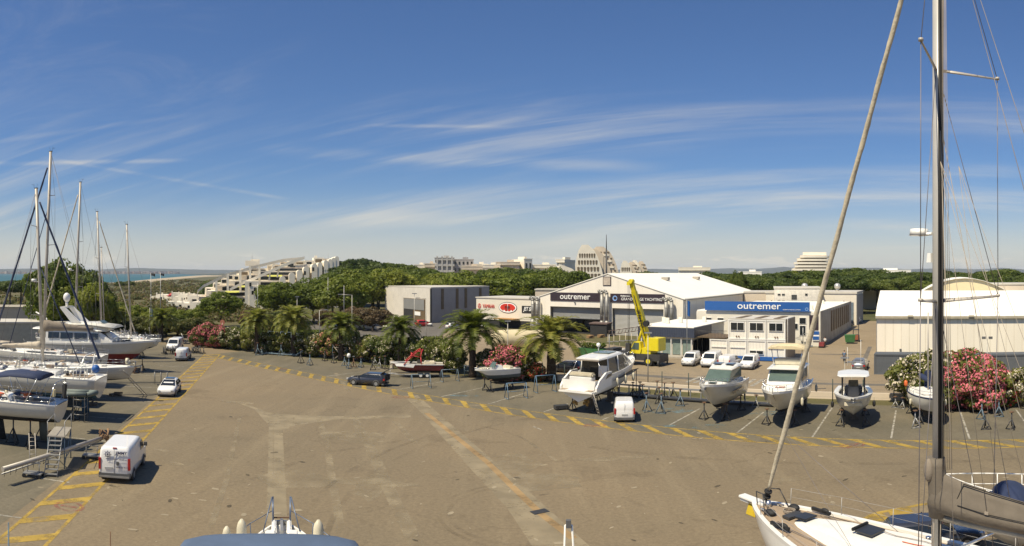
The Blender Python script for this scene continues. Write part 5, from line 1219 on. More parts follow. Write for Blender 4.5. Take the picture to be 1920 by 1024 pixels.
# jet skis
def jetski(label, px, y, h, m_):
    r = thing('jet_ski', label, 'jet ski', G(px, y), h, 'jet skis on the lot'); b = MB()
    rings = []
    for t in range(8):
        f = t/7; w_ = .55*(1-f**3*.85); rings.append([(-w_, -1.4+2.9*f, .55+.1*f), (-w_*.5, -1.4+2.9*f, .3+.2*f*f), (w_*.5, -1.4+2.9*f, .3+.2*f*f), (w_, -1.4+2.9*f, .55+.1*f), (w_*.5, -1.4+2.9*f, .80), (-w_*.5, -1.4+2.9*f, .80)])
    b.loft(rings); b.build('hull', white, r); MB().box((0, -.5, .95), (.4, 1.4, .3)).build('seat', dark, r, bevel=.05); MB().box((0, .6, 1.0), (.5, .7, .45), top=.5).build('nose', m_, r); MB().tube((-.4, .35, 1.25), (.4, .35, 1.25), .03).build('handlebar', dark, r)
    MB().box((0, 0, .15), (1.2, 2.4, .2)).build('trolley', greyh, r)
for px, y, h, m_, lb in [(722, 617, 1.3, redp, 'red jet ski left of the white one on the lot'), (694, 619, 1.5, white, 'all white jet ski beside the red one'), (785, 611, 1.2, signb, 'blue and white jet ski nearest the shed gate'), (800, 612, 1.4, redp, 'red nosed jet ski by the shed corner'), (905, 616, .9, dark, 'dark jet ski behind the tall date palm')]: jetski(lb, px, y, h, m_)
# mobile crane
CRp = G(1200, 683); Cr = thing('mobile_crane', 'yellow mobile crane with raised telescopic boom on a black carrier', 'crane', CRp, GRID+R(-6)); 
MB().box((-.6, 0, 1.2), (9.0, 2.5, .9)).box((-4.4, 0, 1.7), (1.2, 2.4, .8)).box((-2.2, 0, 1.62), (2.0, 1.6, .3)).build('carrier', dark, Cr)
for x in (-3.4, 2.1):
    for y in (-1.05, 1.05): 
        w_ = MB().tube((x, y-.28, .68), (x, y+.28, .68), .68, None, 16).build('wheel', black, Cr); MB().tube((x, y-.30, .68), (x, y+.30, .68), .34, None, 12).build('rim', ycran, w_)
for x in (-5.2, 3.7): MB().box((x, 0, .8), (.35, 2.7, .4)).tube((x, 1.3, .8), (x, 1.3, .1), .12).tube((x, -1.3, .8), (x, -1.3, .1), .12).build('outrigger', dark, Cr)
up = link('turntable', MB().box((.6, 0, 2.0), (3.4, 2.0, .9)).mesh('turntable', ycran), Cr); MB().box((2.6, 0, 3.0), (2.0, 2.2, 1.8)).build('counterweight', ycran, Cr, bevel=.06)
cb_ = MB().prismy([(-.9, 1.6), (.7, 1.6), (.9, 2.3), (.7, 3.3), (-.3, 3.3), (-.9, 2.2)], -1.15, -.25).build('cab', ycran, Cr); MB().prismy([(-.75, 2.2), (.5, 2.2), (.55, 3.15), (-.28, 3.15)], -1.19, -1.16).build('cab_window', gglass, cb_); slab_ = MB(); slab(slab_, [(-.92, -1.1, 2.25), (-.92, -.3, 2.25), (-.34, -.3, 3.2), (-.34, -1.1, 3.2)], .02); slab_.build('cab_front_window', gglass, cb_)
# boom rises from the turntable towards upper left
b0 = Vector((1.3, .35, 2.6)); 
top = PD(1184, 94, ZH(529, 94)); 
Mi = Matrix.Rotation(-(GRID+R(-6)), 3, 'Z'); b1 = Mi @ (top-CRp)
def boomseg(a, c, wd, hh, m_, nm, par=Cr):
    a, c = Vector(a), Vector(c); d = (c-a).normalized(); s = Vector((0, 1, 0)); u = d.cross(s).normalized(); b = MB()
    b.loft([[p+s*wd/2+u*hh/2, p-s*wd/2+u*hh/2, p-s*wd/2-u*hh/2, p+s*wd/2-u*hh/2] for p in (a, c)], sm=False); return b.build(nm, m_, par)
db_ = (b1-b0); boomseg(b0, b0+db_*.62, .66, .86, ycran, 'boom_base'); boomseg(b0+db_*.5, b0+db_*.86, .55, .72, ycran, 'boom_section'); boomseg(b0+db_*.8, b0+db_*1.0, .45, .6, ycran, 'boom_tip')
MB().tube(b1+Vector((0, -.35, .1)), b1+Vector((0, .35, .1)), .32, None, 12).build('boom_head_sheave', ycran, Cr); MB().box(b1+Vector((-.35, 0, -.2)), (.5, .6, .5)).build('boom_head', ycran, Cr)
MB().path([b0+db_*.1+Vector((0, -.42, .1)), b0+db_*.4+Vector((0, -.42, 0)), b0+db_*.8+Vector((0, -.36, 0))], .05, 5).build('hydraulic_hose', black, Cr); MB().tube((-.9, .35, 1.9), b0+db_*.33, .2, .16, 10).build('lift_cylinder', ycran, Cr)
MB().tube(b0+db_*.36+Vector((.7, -.55, 0)), b0+db_*.36+Vector((.7, .0, 0)), .42, None, 14).build('cable_reel', black, Cr)
hk = b1+Vector((-.55, 0, 0)); hb = Vector((hk.x, hk.y, 3.0)); MB().tube(hk, hb, .035, None, 5).tube(hk+Vector((.3, 0, 0)), hb+Vector((.15, 0, 0)), .035, None, 5).build('hoist_cable', dark, Cr); MB().box(hb+Vector((.05, 0, -.4)), (.7, .5, 1.1)).tube(hb+Vector((0, 0, -1)), hb+Vector((0, 0, -1.7)), .12, .05).build('hook_block', dark, Cr, bevel=.05)
tx_ = text('LIEBHERR', .8, .02, signk, Cr, b0+db_*.5+Vector((.1, -.52, 0)), FR); 
tx_.rotation_euler = (R(90), math.pi/2-math.atan2(-db_.x, db_.z)*0+0, 0)
ang = math.atan2(db_.z, db_.x); tx_.rotation_euler = Matrix.Rotation(-(ang+math.pi), 4, 'Y').to_3x3().to_4x4().to_euler() if False else (Matrix.Rotation(-ang, 4, 'Y') @ Matrix.Rotation(R(90), 4, 'X')).to_euler()
tx_.scale = (-1, 1, 1) if False else (1, 1, 1)
# forklift with green tipping skip
Fk = thing('forklift', 'orange and black forklift carrying a skip down the side street', 'forklift', G(1605, 640), R(-30))
MB().box((0, 0, .75), (1.3, 2.2, .9)).build('body', mat('dull_orange_paint', (.32, .10, .05), .6), Fk, bevel=.08)
for x in (-.55, .55):
    for y in (-.8, .8): MB().tube((x-.12, y, .38), (x+.12, y, .38), .38, None, 12).build('wheel', black, Fk)
for x in (-.5, .5): MB().box((x, -1.3, 1.7), (.14, .18, 3.2)).build('mast_rail', dark, Fk)
MB().box((0, -.0, 2.2), (1.2, 1.5, .08)).tube((-.5, .6, 1), (-.5, .6, 2.2), .05).tube((.5, .6, 1), (.5, .6, 2.2), .05).tube((-.5, -.6, 1), (-.5, -.6, 2.2), .05).tube((.5, -.6, 1), (.5, -.6, 2.2), .05).build('cab_guard', dark, Fk)
Sk = thing('waste_skip', 'green tipping skip held by the forklift', 'skip', G(1594, 644)+Vector((0, 0, 0)), R(-30)); MB().box((0, -.3, .95), (1.6, 1.5, 1.3), rx=0, top=1.25).build('bin', mat('green_skip_paint', (.05, .16, .05), .6), Sk); MB().box((0, -.3, .12), (1.2, 1.5, .18)).build('pallet_base', dark, Sk)
# orange storage tanks by the street end
for k, (px, y) in enumerate([(1588, 611), (1594, 605)]):
    r = thing('storage_cage', 'rust red stacked crates at the far street corner, '+('nearer' if k == 0 else 'farther')+' stack', 'crates', G(px, y), GRID, 'stacked crates by the street end')
    for j in range(4): MB().box((0, 0, .5+j*.95), (1.8, 1.3, .85)).build('crate', mat('rust_orange', (.36, .10, .05), .7, var=.15), r)
r = thing('green_skip', 'open green waste skip heaped with cuttings behind the yacht roof', 'skip', G(1113, 672), GRID)
MB().box((0, 0, .8), (4.0, 1.9, 1.5), top=1.1).build('bin', MATS['green_skip_paint'], r)
q = MB(); rnd = random.Random(9)
for i in range(300): leaf(q, (rnd.uniform(-1.9, 1.9), rnd.uniform(-.9, .9), 1.7+rnd.random()*.6), (0, 0, 1), .35, rnd)
q.build('cuttings', lf_plane, r, fix=False)
# ------------------------------------------------------------------ boats: local +y is the bow, x to starboard, z 0 on the ground
def bshape(t, full=.42, stern=.82):
    """half breadth factor, t 0 stern .. 1 bow"""
    if t < full: return stern+(1-stern)*math.sin(t/full*math.pi/2)
    u = (t-full)/(1-full); return max((1-u**2.15), 0.0)**.78
def hull(parent, L, B, z0, zk, draft, free_s, free_b, sail=False, top=gel, anti=antiblue, stripe=None, rake=.9, wlz=None, tr=.82, full=.42, n=22, name='hull', srows=1):
    """z0 keel bottom (lowest), wl = z0+draft; sheer from free_s (stern) to free_b (bow) above wl"""
    wl = z0+draft; b = MB(); rings = []; sheer = []
    low = [i/4 for i in range(5)]; up = [0, .08, .16, .45, .75, 1.0]
    for i in range(n+1):
        t = i/n; t = t**.9 if i else 0; hb = max(B/2*bshape(t, full, tr), .02); zs = wl+free_s+(free_b-free_s)*(t**1.7)
        if sail: kz = z0+draft*(.25*(1-math.sin(min(t/.55, 1)*math.pi/2))+ (max(0, t-.55)/.45)**2.2*1.25)
        else: kz = z0+draft*.10*(1-t)+(max(0, t-.42)/.58)**2.5*.60*(draft+free_b)
        kz = min(kz, zs-.12); wz = max(wl, kz+.001); pts = []
        for q in low: pts.append(kz+(wz-kz)*q)
        for q in up[1:]: pts.append(wz+(zs-wz)*q)
        side = []
        for z in pts:
            f = (z-kz)/(zs-kz)
            if sail: x = hb*min(1, math.sin(min(f*1.25, 1)*math.pi/2)**.62)*(1-.05*max(0, f-.6))
            else:
                ch = .34+.25*t
                x = hb*((f/ch)*.86 if f < ch else .86+.14*((f-ch)/(1-ch))**(1+1.2*t))
            yy = -L/2+L*t-(rake if sail else rake*1.35)*(1-f)*(t**4)+(0.0 if t > 0 else 0)
            if t == 0 or t < .02: yy = -L/2+(.18 if sail else -.05)*(f-1)*-1
            side.append((x, yy, z))
        rings.append([(-x, y, z) for x, y, z in side[::-1]]+[(x, y, z) for x, y, z in side[1:] if True]); sheer.append((side[-1], zs))
    nl = len(low); nu = len(up)-1; K = len(rings[0])
    def mf(a, k):
        j = k if k < K/2 else K-2-k   # 0 at sheer .. towards keel
        j = min(k, K-2-k); 
        if j >= nu: return 1
        if stripe is not None and j <= srows-1: return 2
        return 0
    b.loft(rings, sm=True, cap=False, closed=False, mf=mf)
    b.face(rings[0], 0)
    o = b.build(name, [top, anti, stripe or top], parent)
    return [Vector(s[0]) for s in sheer], wl
def deck(parent, sheer, m=deckw, inset=.0, dz=.0, camber=.06, name='deck', y0=None, y1=None):
    b = MB(); rows = []
    for s in sheer:
        if (y0 is not None and s.y < y0) or (y1 is not None and s.y > y1): continue
        x = max(s.x-inset, .01); rows.append([(-x, s.y, s.z+dz), (-x*.5, s.y, s.z+dz+camber*.75), (0, s.y, s.z+dz+camber), (x*.5, s.y, s.z+dz+camber*.75), (x, s.y, s.z+dz)])
    b.loft(rows, sm=True, cap=False, closed=False); return b.build(name, m, parent)
def bulwark(parent, sheer, h=.12, m=gel, name='toe_rail', y0=None, y1=None, t=.06):
    b = MB()
    for sx in (-1, 1):
        rows = []
        for s in sheer:
            if (y0 is not None and s.y < y0) or (y1 is not None and s.y > y1): continue
            x = max(s.x, .03); rows.append([(sx*x, s.y, s.z-.05), (sx*(x+.02), s.y, s.z+h), (sx*max(x-t, 0), s.y, s.z+h), (sx*max(x-t, 0), s.y, s.z-.05)])
        b.loft(rows, sm=False)
    return b.build(name, m, parent)
def rails(parent, sheer, h, r=.015, m=chrome, y0=-99, y1=99, n=6, inset=.08, name='guard_rail', mid=True, bowclose=True):
    b = MB(); S = [s for s in sheer if y0 <= s.y <= y1]
    for sx in (-1, 1):
        P_ = [Vector((sx*max(s.x-inset, .02), s.y, s.z+h)) for s in S]; b.path(P_, r, 5)
        if mid: b.path([p-Vector((0, 0, h*.5)) for p in P_], r*.7, 4)
        step = max(1, len(P_)//n)
        for p in P_[::step]+[P_[-1]]: b.tube(p, p-Vector((0, 0, h)), r, None, 5)
    if bowclose:
        e = S[-1]; b.tube((-max(e.x-inset, .02), e.y, e.z+h), (max(e.x-inset, .02), e.y, e.z+h), r, None, 5)
    return b.build(name, m, parent)
def cabin(parent, secs, m=gel, name='cabin'):
    """secs: (y, halfwidth_base, z_base, halfwidth_top, z_top)"""
    b = MB(); b.loft([[(-wb, y, zb), (-wt, y, zt), (-wt*.5, y, zt+.05*wt), (wt*.5, y, zt+.05*wt), (wt, y, zt), (wb, y, zb)] for y, wb, zb, wt, zt in secs], sm=False); return b.build(name, m, parent, bevel=.03)
def panel(parent, pts, m=glass, name='window', t=.02):
    b = MB(); slab(b, pts, t); return b.build(name, m, parent)
def stands(parent_label, root, L, B, z0, group, pts, key='boat_jack', m=None):
    """jack stands are things of their own, standing under the hull"""
    pass
JS = None
def jack(label, loc, h=1.0, m=bluest, rz=0.0, group='jack stands in the yard', lean=0.0, pad=True):
    global JS
    r = thing('jack_stand', label, 'jack stand', (loc[0], loc[1], 0), rz, group); k = .42*(h/1.0)**.5
    for a in (90, 210, 330):
        b = MB(); b.tube((0, 0, h*.62), (k*math.cos(R(a)), k*math.sin(R(a)), .02), .045, None, 6); b.build('leg', m, r)
    b = MB(); b.tube((0, 0, h*.2), (0, 0, h), .055, None, 8); b.build('post', m, r)
    fb = MB(); 
    for a in (90, 210, 330): fb.tube((k*math.cos(R(a)), k*math.sin(R(a)), .04), (k*math.cos(R(a+120)), k*math.sin(R(a+120)), .04), .03, None, 5)
    fb.build('foot_brace', m, r)
    if pad: MB().box((0, 0, h+.03), (.30, .30, .07), rx=lean).build('pad', rust if m is not rust else steel, r)
    return r
def hullpt(root, x, y):
    x *= root.scale[0]; y *= root.scale[1]; M_ = Matrix.Rotation(root.rotation_euler[2], 3, 'Z'); return Vector(root.location)+M_ @ Vector((x, y, 0))
def put_jacks(root, what, L, B, h_, m=dark, ys=(-.32, .20), xs=.30, group='jacks under the laid up boats'):
    for i, fy in enumerate(ys):
        for sx in (-1, 1):
            h = h_*root.scale[2]; p = hullpt(root, sx*B*xs, fy*L); jack('%s %s jack under %s' % ('left' if sx < 0 else 'right', ('stern', 'bow')[i] if len(ys) == 2 else ('stern', 'middle', 'bow')[i], what), p, h*(1.05 if i == 0 else 1.12), m, rz=root.rotation_euler[2]+sx*.5, group=group)
def block(root, what, fy, h, L, m=None):
    p = hullpt(root, 0, fy*L); tag(MB().box((0, 0, h/2), (.5, .4, h)).box((0, 0, .08), (.8, .6, .16)).build('keel_block', mat('old_timber', (.16, .12, .08), .9, var=.2, scale=4), loc=(p.x, p.y, 0), rz=root.rotation_euler[2]), what, 'keel block', 'timber keel blocks')
def fender(label, p, L=.7, r=.13, m=fend, group='fenders hanging on boats', tilt=None):
    b = MB(); n = 8; rings = []
    for k in range(n+1):
        t = k/n; rr = r*(1-(abs(2*t-1))**4*.75); rings.append([(rr*math.cos(a*math.pi/5), rr*math.sin(a*math.pi/5), -L/2+L*t) for a in range(10)])
    b.loft(rings)
    if group != 'cream fenders standing on the bow rail below the camera': b.tube((0, 0, L/2), (0, 0, L/2+.25), .012, None, 4)
    return tag(b.build('fender', m, loc=p), label, 'fender', group)
HB = R(216); rzb = -HB
hullg = mat('grey_white_gelcoat', (.60, .575, .50), .25, var=.04, coat=.3)
# --- boat 1 : walkaround cruiser with wrap windshield
def bow_h(px, y): return G(px, y)
g1 = 'motor boats in the right hand bays'
b1_ = thing('cabin_cruiser', 'white cabin cruiser with green tinted wrap windscreen and two roof hatches, bow to the camera', 'motor boat', G(1352, 780), rzb, g1)
sh, wl = hull(b1_, 7.9, 2.75, .7, 0, .55, 1.15, 1.75, top=hullg, anti=antiblack, stripe=None); deck(b1_, sh); bulwark(b1_, sh, .14)
cabin(b1_, [(-3.0, .95, wl+1.1, .9, wl+1.45), (-1.2, 1.0, wl+1.1, .95, wl+1.5), (1.4, .9, wl+1.3, .8, wl+1.65), (2.6, .5, wl+1.45, .4, wl+1.60)], deckw, 'coachroof')
cabin(b1_, [(-2.6, 1.05, wl+2.5, 1.0, wl+2.65), (-1.0, 1.12, wl+2.6, 1.04, wl+2.75), (.2, .95, wl+2.46, .85, wl+2.58)], gel, 'hardtop')
panel(b1_, [(-.97, 1.1, wl+1.72), (.97, 1.1, wl+1.72), (.88, .2, wl+2.44), (-.88, .2, wl+2.44)], gglass, 'windscreen')
for sx in (-1, 1): panel(b1_, [(sx*.99, 1.05, wl+1.72), (sx*1.08, -1.8, wl+1.72), (sx*1.05, -1.9, wl+2.48), (sx*.9, .2, wl+2.44)], gglass, 'side_window')
for sx in (-1, 1): MB().box((sx*.5, -.9, wl+2.83), (.6, .9, .05)).build('roof_hatch', glass, b1_)
MB().box((0, 2.0, wl+1.72), (.55, .5, .05)).build('deck_hatch', glass, b1_)
for sx in (-1, 1): panel(b1_, [(sx*1.36, -1.5, wl+.75), (sx*1.34, 1.2, wl+.80), (sx*1.32, 1.2, wl+.98), (sx*1.37, -1.5, wl+.98)], glass, 'hull_window')
rails(b1_, sh, .55, y0=-.5, name='bow_rail', mid=False, n=5); MB().box((0, 3.95, wl+1.6), (.25, .5, .2)).build('anchor_roller', steel, b1_)
MB().box((0, -4.0, wl+.3), (.6, .5, 1.2)).build('outboard_motor', greyh, b1_, bevel=.05)
b1_.scale = (1.17, 1.17, 1.1348999999999998); 
for rt_, L_, B_, zz in ((b1_, 7.9, 2.75, 2.35), (b2_, 8.9, 3.05, 2.4), (b3_, 6.6, 2.5, 2.0)) if False else ():
    pass
put_jacks(b1_, 'the cabin cruiser with green tinted screen', 7.9, 2.75, 1.15)
block(b1_, 'timber keel block under the green screened cruiser', -.1, .85, 7.9)
# --- boat 2 : wheelhouse cruiser with flybridge
b2_ = thing('fishing_cruiser', 'white wheelhouse cruiser with upright windscreen and flybridge canopy behind the leaning forestay', 'motor boat', G(1473, 787), -R(214), g1)
sh, wl = hull(b2_, 8.9, 3.05, .75, 0, .6, 1.2, 1.7, top=hullg, anti=antiblack); deck(b2_, sh); bulwark(b2_, sh, .14)
cabin(b2_, [(-2.2, 1.2, wl+1.1, 1.15, wl+2.9), (.1, 1.2, wl+1.2, 1.1, wl+2.9), (.9, 1.15, wl+1.25, 1.1, wl+2.0), (1.0, 1.15, wl+1.2, 1.12, wl+1.75)], gel, 'wheelhouse')
cabin(b2_, [(-2.4, 1.3, wl+2.88, 1.25, wl+3.02), (.7, 1.2, wl+2.88, 1.1, wl+3.0)], gel, 'wheelhouse_roof')
panel(b2_, [(-1.0, .98, wl+2.05), (1.0, .98, wl+2.05), (.98, .22, wl+2.82), (-.98, .22, wl+2.82)], gglass, 'windscreen')
for sx in (-1, 1): panel(b2_, [(sx*1.17, .3, wl+1.9), (sx*1.2, -1.9, wl+1.9), (sx*1.17, -1.9, wl+2.75), (sx*1.13, .0, wl+2.75)], glass, 'side_window')
cabin(b2_, [(1.0, 1.0, wl+1.3, .95, wl+1.6), (2.8, .55, wl+1.5, .45, wl+1.7)], deckw, 'coachroof'); MB().box((0, 1.9, wl+1.72), (.6, .5, .05)).build('deck_hatch', mat('brown_hatch', (.25, .08, .06), .4), b2_)
b = MB()
for sx in (-1, 1): b.tube((sx*.9, -2.2, wl+3.0), (sx*1.1, -2.4, wl+4.6), .03); b.tube((sx*.9, -.4, wl+3.0), (sx*1.1, -.5, wl+4.6), .03)
b.build('canopy_frame', chrome, b2_)
MB().loft([[(-1.3, y, wl+4.55+dz), (-.6, y, wl+4.75+dz), (.6, y, wl+4.75+dz), (1.3, y, wl+4.55+dz), (1.3, y, wl+4.50+dz), (-1.3, y, wl+4.50+dz)] for y, dz in ((-2.8, -.1), (-1.5, .05), (-.2, -.05))]).build('flybridge_canopy', mat('cream_canvas', (.66, .55, .34), .8), b2_)
MB().box((0, -1.0, wl+3.3), (1.9, .5, .5)).box((.0, -2.0, wl+3.25), (1.8, .5, .45)).build('flybridge_seats', fend, b2_, bevel=.06); rails(b2_, sh, .6, y0=-.5, name='bow_rail', mid=False, n=5)
MB().tube((.2, -1.9, wl+3), (.2, -1.9, wl+7), .012, None, 4).build('antenna', white, b2_)
MB().box((0, -4.6, wl+.6), (.9, .6, 1.2)).build('outboard_motor', greyh, b2_, bevel=.05)
b2_.scale = (1.3, 1.25, 1.067); put_jacks(b2_, 'the wheelhouse cruiser behind the forestay', 8.9, 3.05, 1.1); block(b2_, 'timber keel block under the wheelhouse cruiser', -.1, .75, 8.9)
for k, (x, y) in enumerate([(-1.45, 1.9), (1.5, -.5), (1.55, -2.2), (-1.6, -3.6)]): fender(['cream fender at the port bow of the wheelhouse cruiser', 'cream fender amidships on the wheelhouse cruiser', 'cream fender near the stern of the wheelhouse cruiser', 'cream fender at the far quarter of the wheelhouse cruiser'][k], hullpt(b2_, x, y)+Vector((0, 0, wl+.75)))
# --- boat 3 : centre console with T top
b3_ = thing('centre_console_boat', 'white centre console boat with flat T top and dark posts, bow to the camera', 'motor boat', G(1600, 791), -R(209), g1)
sh, wl = hull(b3_, 6.6, 2.5, .6, 0, .5, 1.0, 1.4, top=hullg, anti=hullg, stripe=None); deck(b3_, sh, deckw, inset=.25, dz=-.35); bulwark(b3_, sh, .10, t=.28)
MB().box((0, 1.9, wl+.85), (1.1, 1.3, .3)).build('bow_cushion', fend, b3_, bevel=.04); MB().box((0, -.2, wl+1.25), (.8, .9, 1.0), top=.85).build('console', greyh, b3_, bevel=.05)
panel(b3_, [(-.35, .25, wl+1.75), (.35, .25, wl+1.75), (.3, .05, wl+2.2), (-.3, .05, wl+2.2)], glass, 'windscreen')
MB().box((0, -1.3, wl+1.15), (1.2, .6, .7)).build('helm_seat', greyh, b3_, bevel=.08)
for sx in (-1, 1):
    for y in (-1.1, .35): MB().tube((sx*.72, y, wl+.7), (sx*.72, y, wl+2.6), .045, None, 8).build('post', dark, b3_)
cabin(b3_, [(-1.9, .75, wl+2.6, .7, wl+2.68), (-1.2, 1.05, wl+2.6, 1.0, wl+2.7), (.6, 1.05, wl+2.6, 1.0, wl+2.7), (1.1, .85, wl+2.6, .8, wl+2.66)], gel, 't_top')
MB().tube((-.5, -1.3, wl+3.1), (-.5, -1.5, wl+5.2), .014, None, 5).build('antenna', white, b3_); MB().tube((.4, -1.4, wl+3.1), (.4, -1.4, wl+4.6), .012, None, 5).build('antenna', white, b3_)
MB().box((0, -3.4, wl+.5), (.6, .5, 1.5)).build('outboard_motor', greyh, b3_, bevel=.06); MB().box((0, 3.15, wl+1.35), (.3, .3, .15)).build('bow_roller', dark, b3_)
b3_.scale = (1.34, 1.30, 1.1058); put_jacks(b3_, 'the centre console boat', 6.6, 2.5, 1.1); block(b3_, 'timber keel block under the centre console boat', -.1, .85, 6.6)
for k, (x, y) in enumerate([(-1.33, .6), (1.33, .9)]): fender(['black', 'black'][k]+' fender on the '+['left', 'right'][k]+' side of the centre console boat', hullpt(b3_, x, y)+Vector((0, 0, wl+.65)), .55, .14, black)
fender('orange buoy inside the bow of the centre console boat', hullpt(b3_, .75, 1.2)+Vector((0, 0, wl+1.0)), .45, .2, orange, None)
# --- boat 4 : small sloop hull behind the mast
b4_ = thing('small_sloop', 'small white sloop with dark blue sheer stripe standing behind the big grey mast', 'sailing boat', G(1737, 786), -R(203), g1)
sh, wl = hull(b4_, 6.9, 2.45, .6, 0, .55, .85, 1.15, sail=True, top=hullg, anti=antiblack, stripe=None, tr=.6); deck(b4_, sh); bulwark(b4_, sh, .06, navy)
cabin(b4_, [(-1.0, .75, wl+.9, .65, wl+1.3), (1.4, .5, wl+1.1, .4, wl+1.35)], deckw, 'coachroof'); rails(b4_, sh, .5, n=5); MB().tube((0, .6, wl+1.2), (0, .6, wl+7.6), .055, .05).build('mast', alu, b4_)
MB().tube((0, .5, wl+2.0), (0, -2.6, wl+1.9), .05).ball((0, -1.0, wl+2.1), (.22, 1.7, .22)).build('boom_cover', navy, b4_)
MB().box((-.35, -1.2, wl+1.9), (.5, .3, 1.5)).build('spray_hood', navy, b4_, bevel=.1)
b4_.scale = (1.22, 1.2, 1.0864); put_jacks(b4_, 'the small sloop behind the grey mast', 6.9, 2.45, 1.0); block(b4_, 'timber block under the small sloop', 0, .75, 6.9)
fender('orange buoy on the stern rail of the small sloop', hullpt(b4_, 1.0, -2.9)+Vector((0, 0, wl+1.5)), .6, .18, orange, None)
for k, (x, y) in enumerate([(-1.2, 1.0), (1.22, .2)]): fender('cream fender on the '+['left', 'right'][k]+' side of the small sloop', hullpt(b4_, x, y)+Vector((0, 0, wl+.5)), .55, .11)
# --- large yacht, stern to the camera
Y = thing('motor_yacht', 'large white motor yacht on jacks showing its teak stern platform', 'motor boat', G(1102, 768)+E1*4.0, -R(34), g1)
sh, wl = hull(Y, 12.2, 3.9, 1.0, 0, .75, 1.35, 2.1, top=gel, anti=antiblack, stripe=None, tr=.9); deck(Y, sh, y0=-3.2); bulwark(Y, sh, .2, y0=-3.5)
cabin(Y, [(-6.8, 1.75, wl+.25, 1.75, wl+.42), (-5.2, 1.85, wl+.25, 1.85, wl+.42)], gel, 'stern_platform'); MB().box((0, -6.0, wl+.48), (3.2, 1.5, .04)).build('teak_platform', teak, Y)
MB().box((-.25, -4.9, wl+1.0), (2.4, .8, 1.1)).build('transom_locker', gel, Y, bevel=.08); MB().box((-.25, -4.9, wl+1.68), (2.5, .75, .4)).build('cushion_cover', mat('cream_vinyl', (.60, .53, .38), .7), Y, bevel=.12)
MB().box((0, -4.0, wl+.9), (3.3, 1.6, .08)).build('cockpit_floor', teak, Y)
for sx in (-1, 1):
    b = MB(); b.prismx([(-6.2, wl+.4), (-3.0, wl+.6), (-3.0, wl+1.9), (-4.2, wl+1.9), (-5.6, wl+1.3), (-6.2, wl+.7)], sx*1.85-.09, sx*1.85+.09); b.build('cockpit_side', gel, Y)
    MB().prismx([(-4.4, wl+1.3), (-3.1, wl+1.5), (-3.1, wl+1.75), (-3.9, wl+1.7)], sx*1.95-.01, sx*1.95+.01).build('side_vent', glass, Y)
cabin(Y, [(-2.9, 1.5, wl+1.3, 1.3, wl+3.0), (1.0, 1.5, wl+1.5, 1.2, wl+3.1), (2.6, 1.25, wl+1.7, .9, wl+2.6), (4.0, .8, wl+2.0, .6, wl+2.2)], glass, 'saloon_glazing')
cabin(Y, [(-4.3, 1.25, wl+3.0, 1.2, wl+3.12), (-2.9, 1.45, wl+3.0, 1.35, wl+3.2), (.6, 1.35, wl+3.1, 1.2, wl+3.3), (1.9, 1.05, wl+2.85, .9, wl+2.95)], gel, 'hardtop')
MB().box((0, -.7, wl+3.36), (1.7, 1.8, .05)).build('roof_hatch', gglass, Y)
for sx in (-1, 1):
    for y0, y1, z0, z1 in ((-2.8, -2.5, 3.0, 1.4), (-.6, -.4, 3.1, 1.5), (1.1, 2.7, 3.05, 1.75)):
        MB().tube((sx*1.36, y0, wl+z0), (sx*1.52, y1 if y0 > 1 else y0, wl+z1), .07, None, 6).build('window_frame', gel, Y)
    MB().tube((sx*1.1, -4.3, wl+3.0), (sx*1.6, -4.5, wl+1.7), .03).build('canopy_strut', chrome, Y)
    for k in range(4): fender_y = 0
    panel(Y, [(sx*1.97, -3.0, wl+.95), (sx*1.99, 1.5, wl+1.05), (sx*1.90, 3.6, wl+1.35), (sx*1.96, 1.5, wl+1.45), (sx*1.99, -1.2, wl+1.32)][:4], dark, 'hull_window')
MB().box((0, -3.7, wl+2.95), (2.4, 1.3, .08)).build('aft_awning', mat('brown_beige_canvas', (.30, .25, .19), .85), Y); MB().box((.95, -2.95, wl+1.8), (.9, .1, 1.1)).build('cockpit_door', gel, Y)
rails(Y, sh, .6, y0=0.2, n=8, name='bow_rail', mid=False)
for sx in (-1, 1):
    p_ = MB(); p_.tube((sx*.55, -4.9, wl-.3), (sx*.55, -5.6, wl-.75), .09); 
    for a in range(4): p_.box((sx*.55+.22*math.cos(a*1.57+.4), -5.62, wl-.75+.22*math.sin(a*1.57+.4)), (.26, .05, .26), ry=a*1.57)
    p_.ball((sx*.55, -5.7, wl-.75), .12); p_.build('propeller_drive', mat('bronze', (.30, .19, .06), .4, .6), Y)
MB().tube((-.4, -1.2, wl+3.3), (-.4, -1.2, wl+4.0), .04).ball((-.4, -1.2, wl+4.1), .22).build('radar_dome', white, Y)
for k, y in enumerate((-2.2, -.3, 1.6)): fender('cream fender hanging on the right side of the large yacht, '+['aft', 'middle', 'forward'][k]+' one', hullpt(Y, 2.12, y)+Vector((0, 0, wl+.75)), .85, .15)
put_jacks(Y, 'the large motor yacht', 12.2, 3.9, 1.35, ys=(-.42, 0.0, .3)); block(Y, 'timber keel block under the large yacht', .05, 1.0, 12.2); block(Y, 'aft timber keel block under the large yacht', -.3, 1.0, 12.2)
def ladder(label, a, b_, w_=.42, m=alu, group=None):
    a, b_ = Vector(a), Vector(b_); d = b_-a; s = Vector((-d.y, d.x, 0)); s = (s.normalized() if s.length > .05 else Vector((1, 0, 0)))*w_/2; r = thing('ladder', label, 'ladder', a, 0, group)
    for q in (-1, 1): MB().tube(s*q, d+s*q, .035, None, 6).build('rail', m, r)
    n = max(3, int(d.length/.3)); me = MB().tube(s*-1, s, .025, None, 5).mesh('rung', m)
    for k in range(1, n): link('rung', me, r, d*k/n)
    return r
ladder('aluminium ladder leaning on the stern platform of the large yacht', G(1124, 780), hullpt(Y, 1.7, -6.6)+Vector((0, 0, 2.1)))
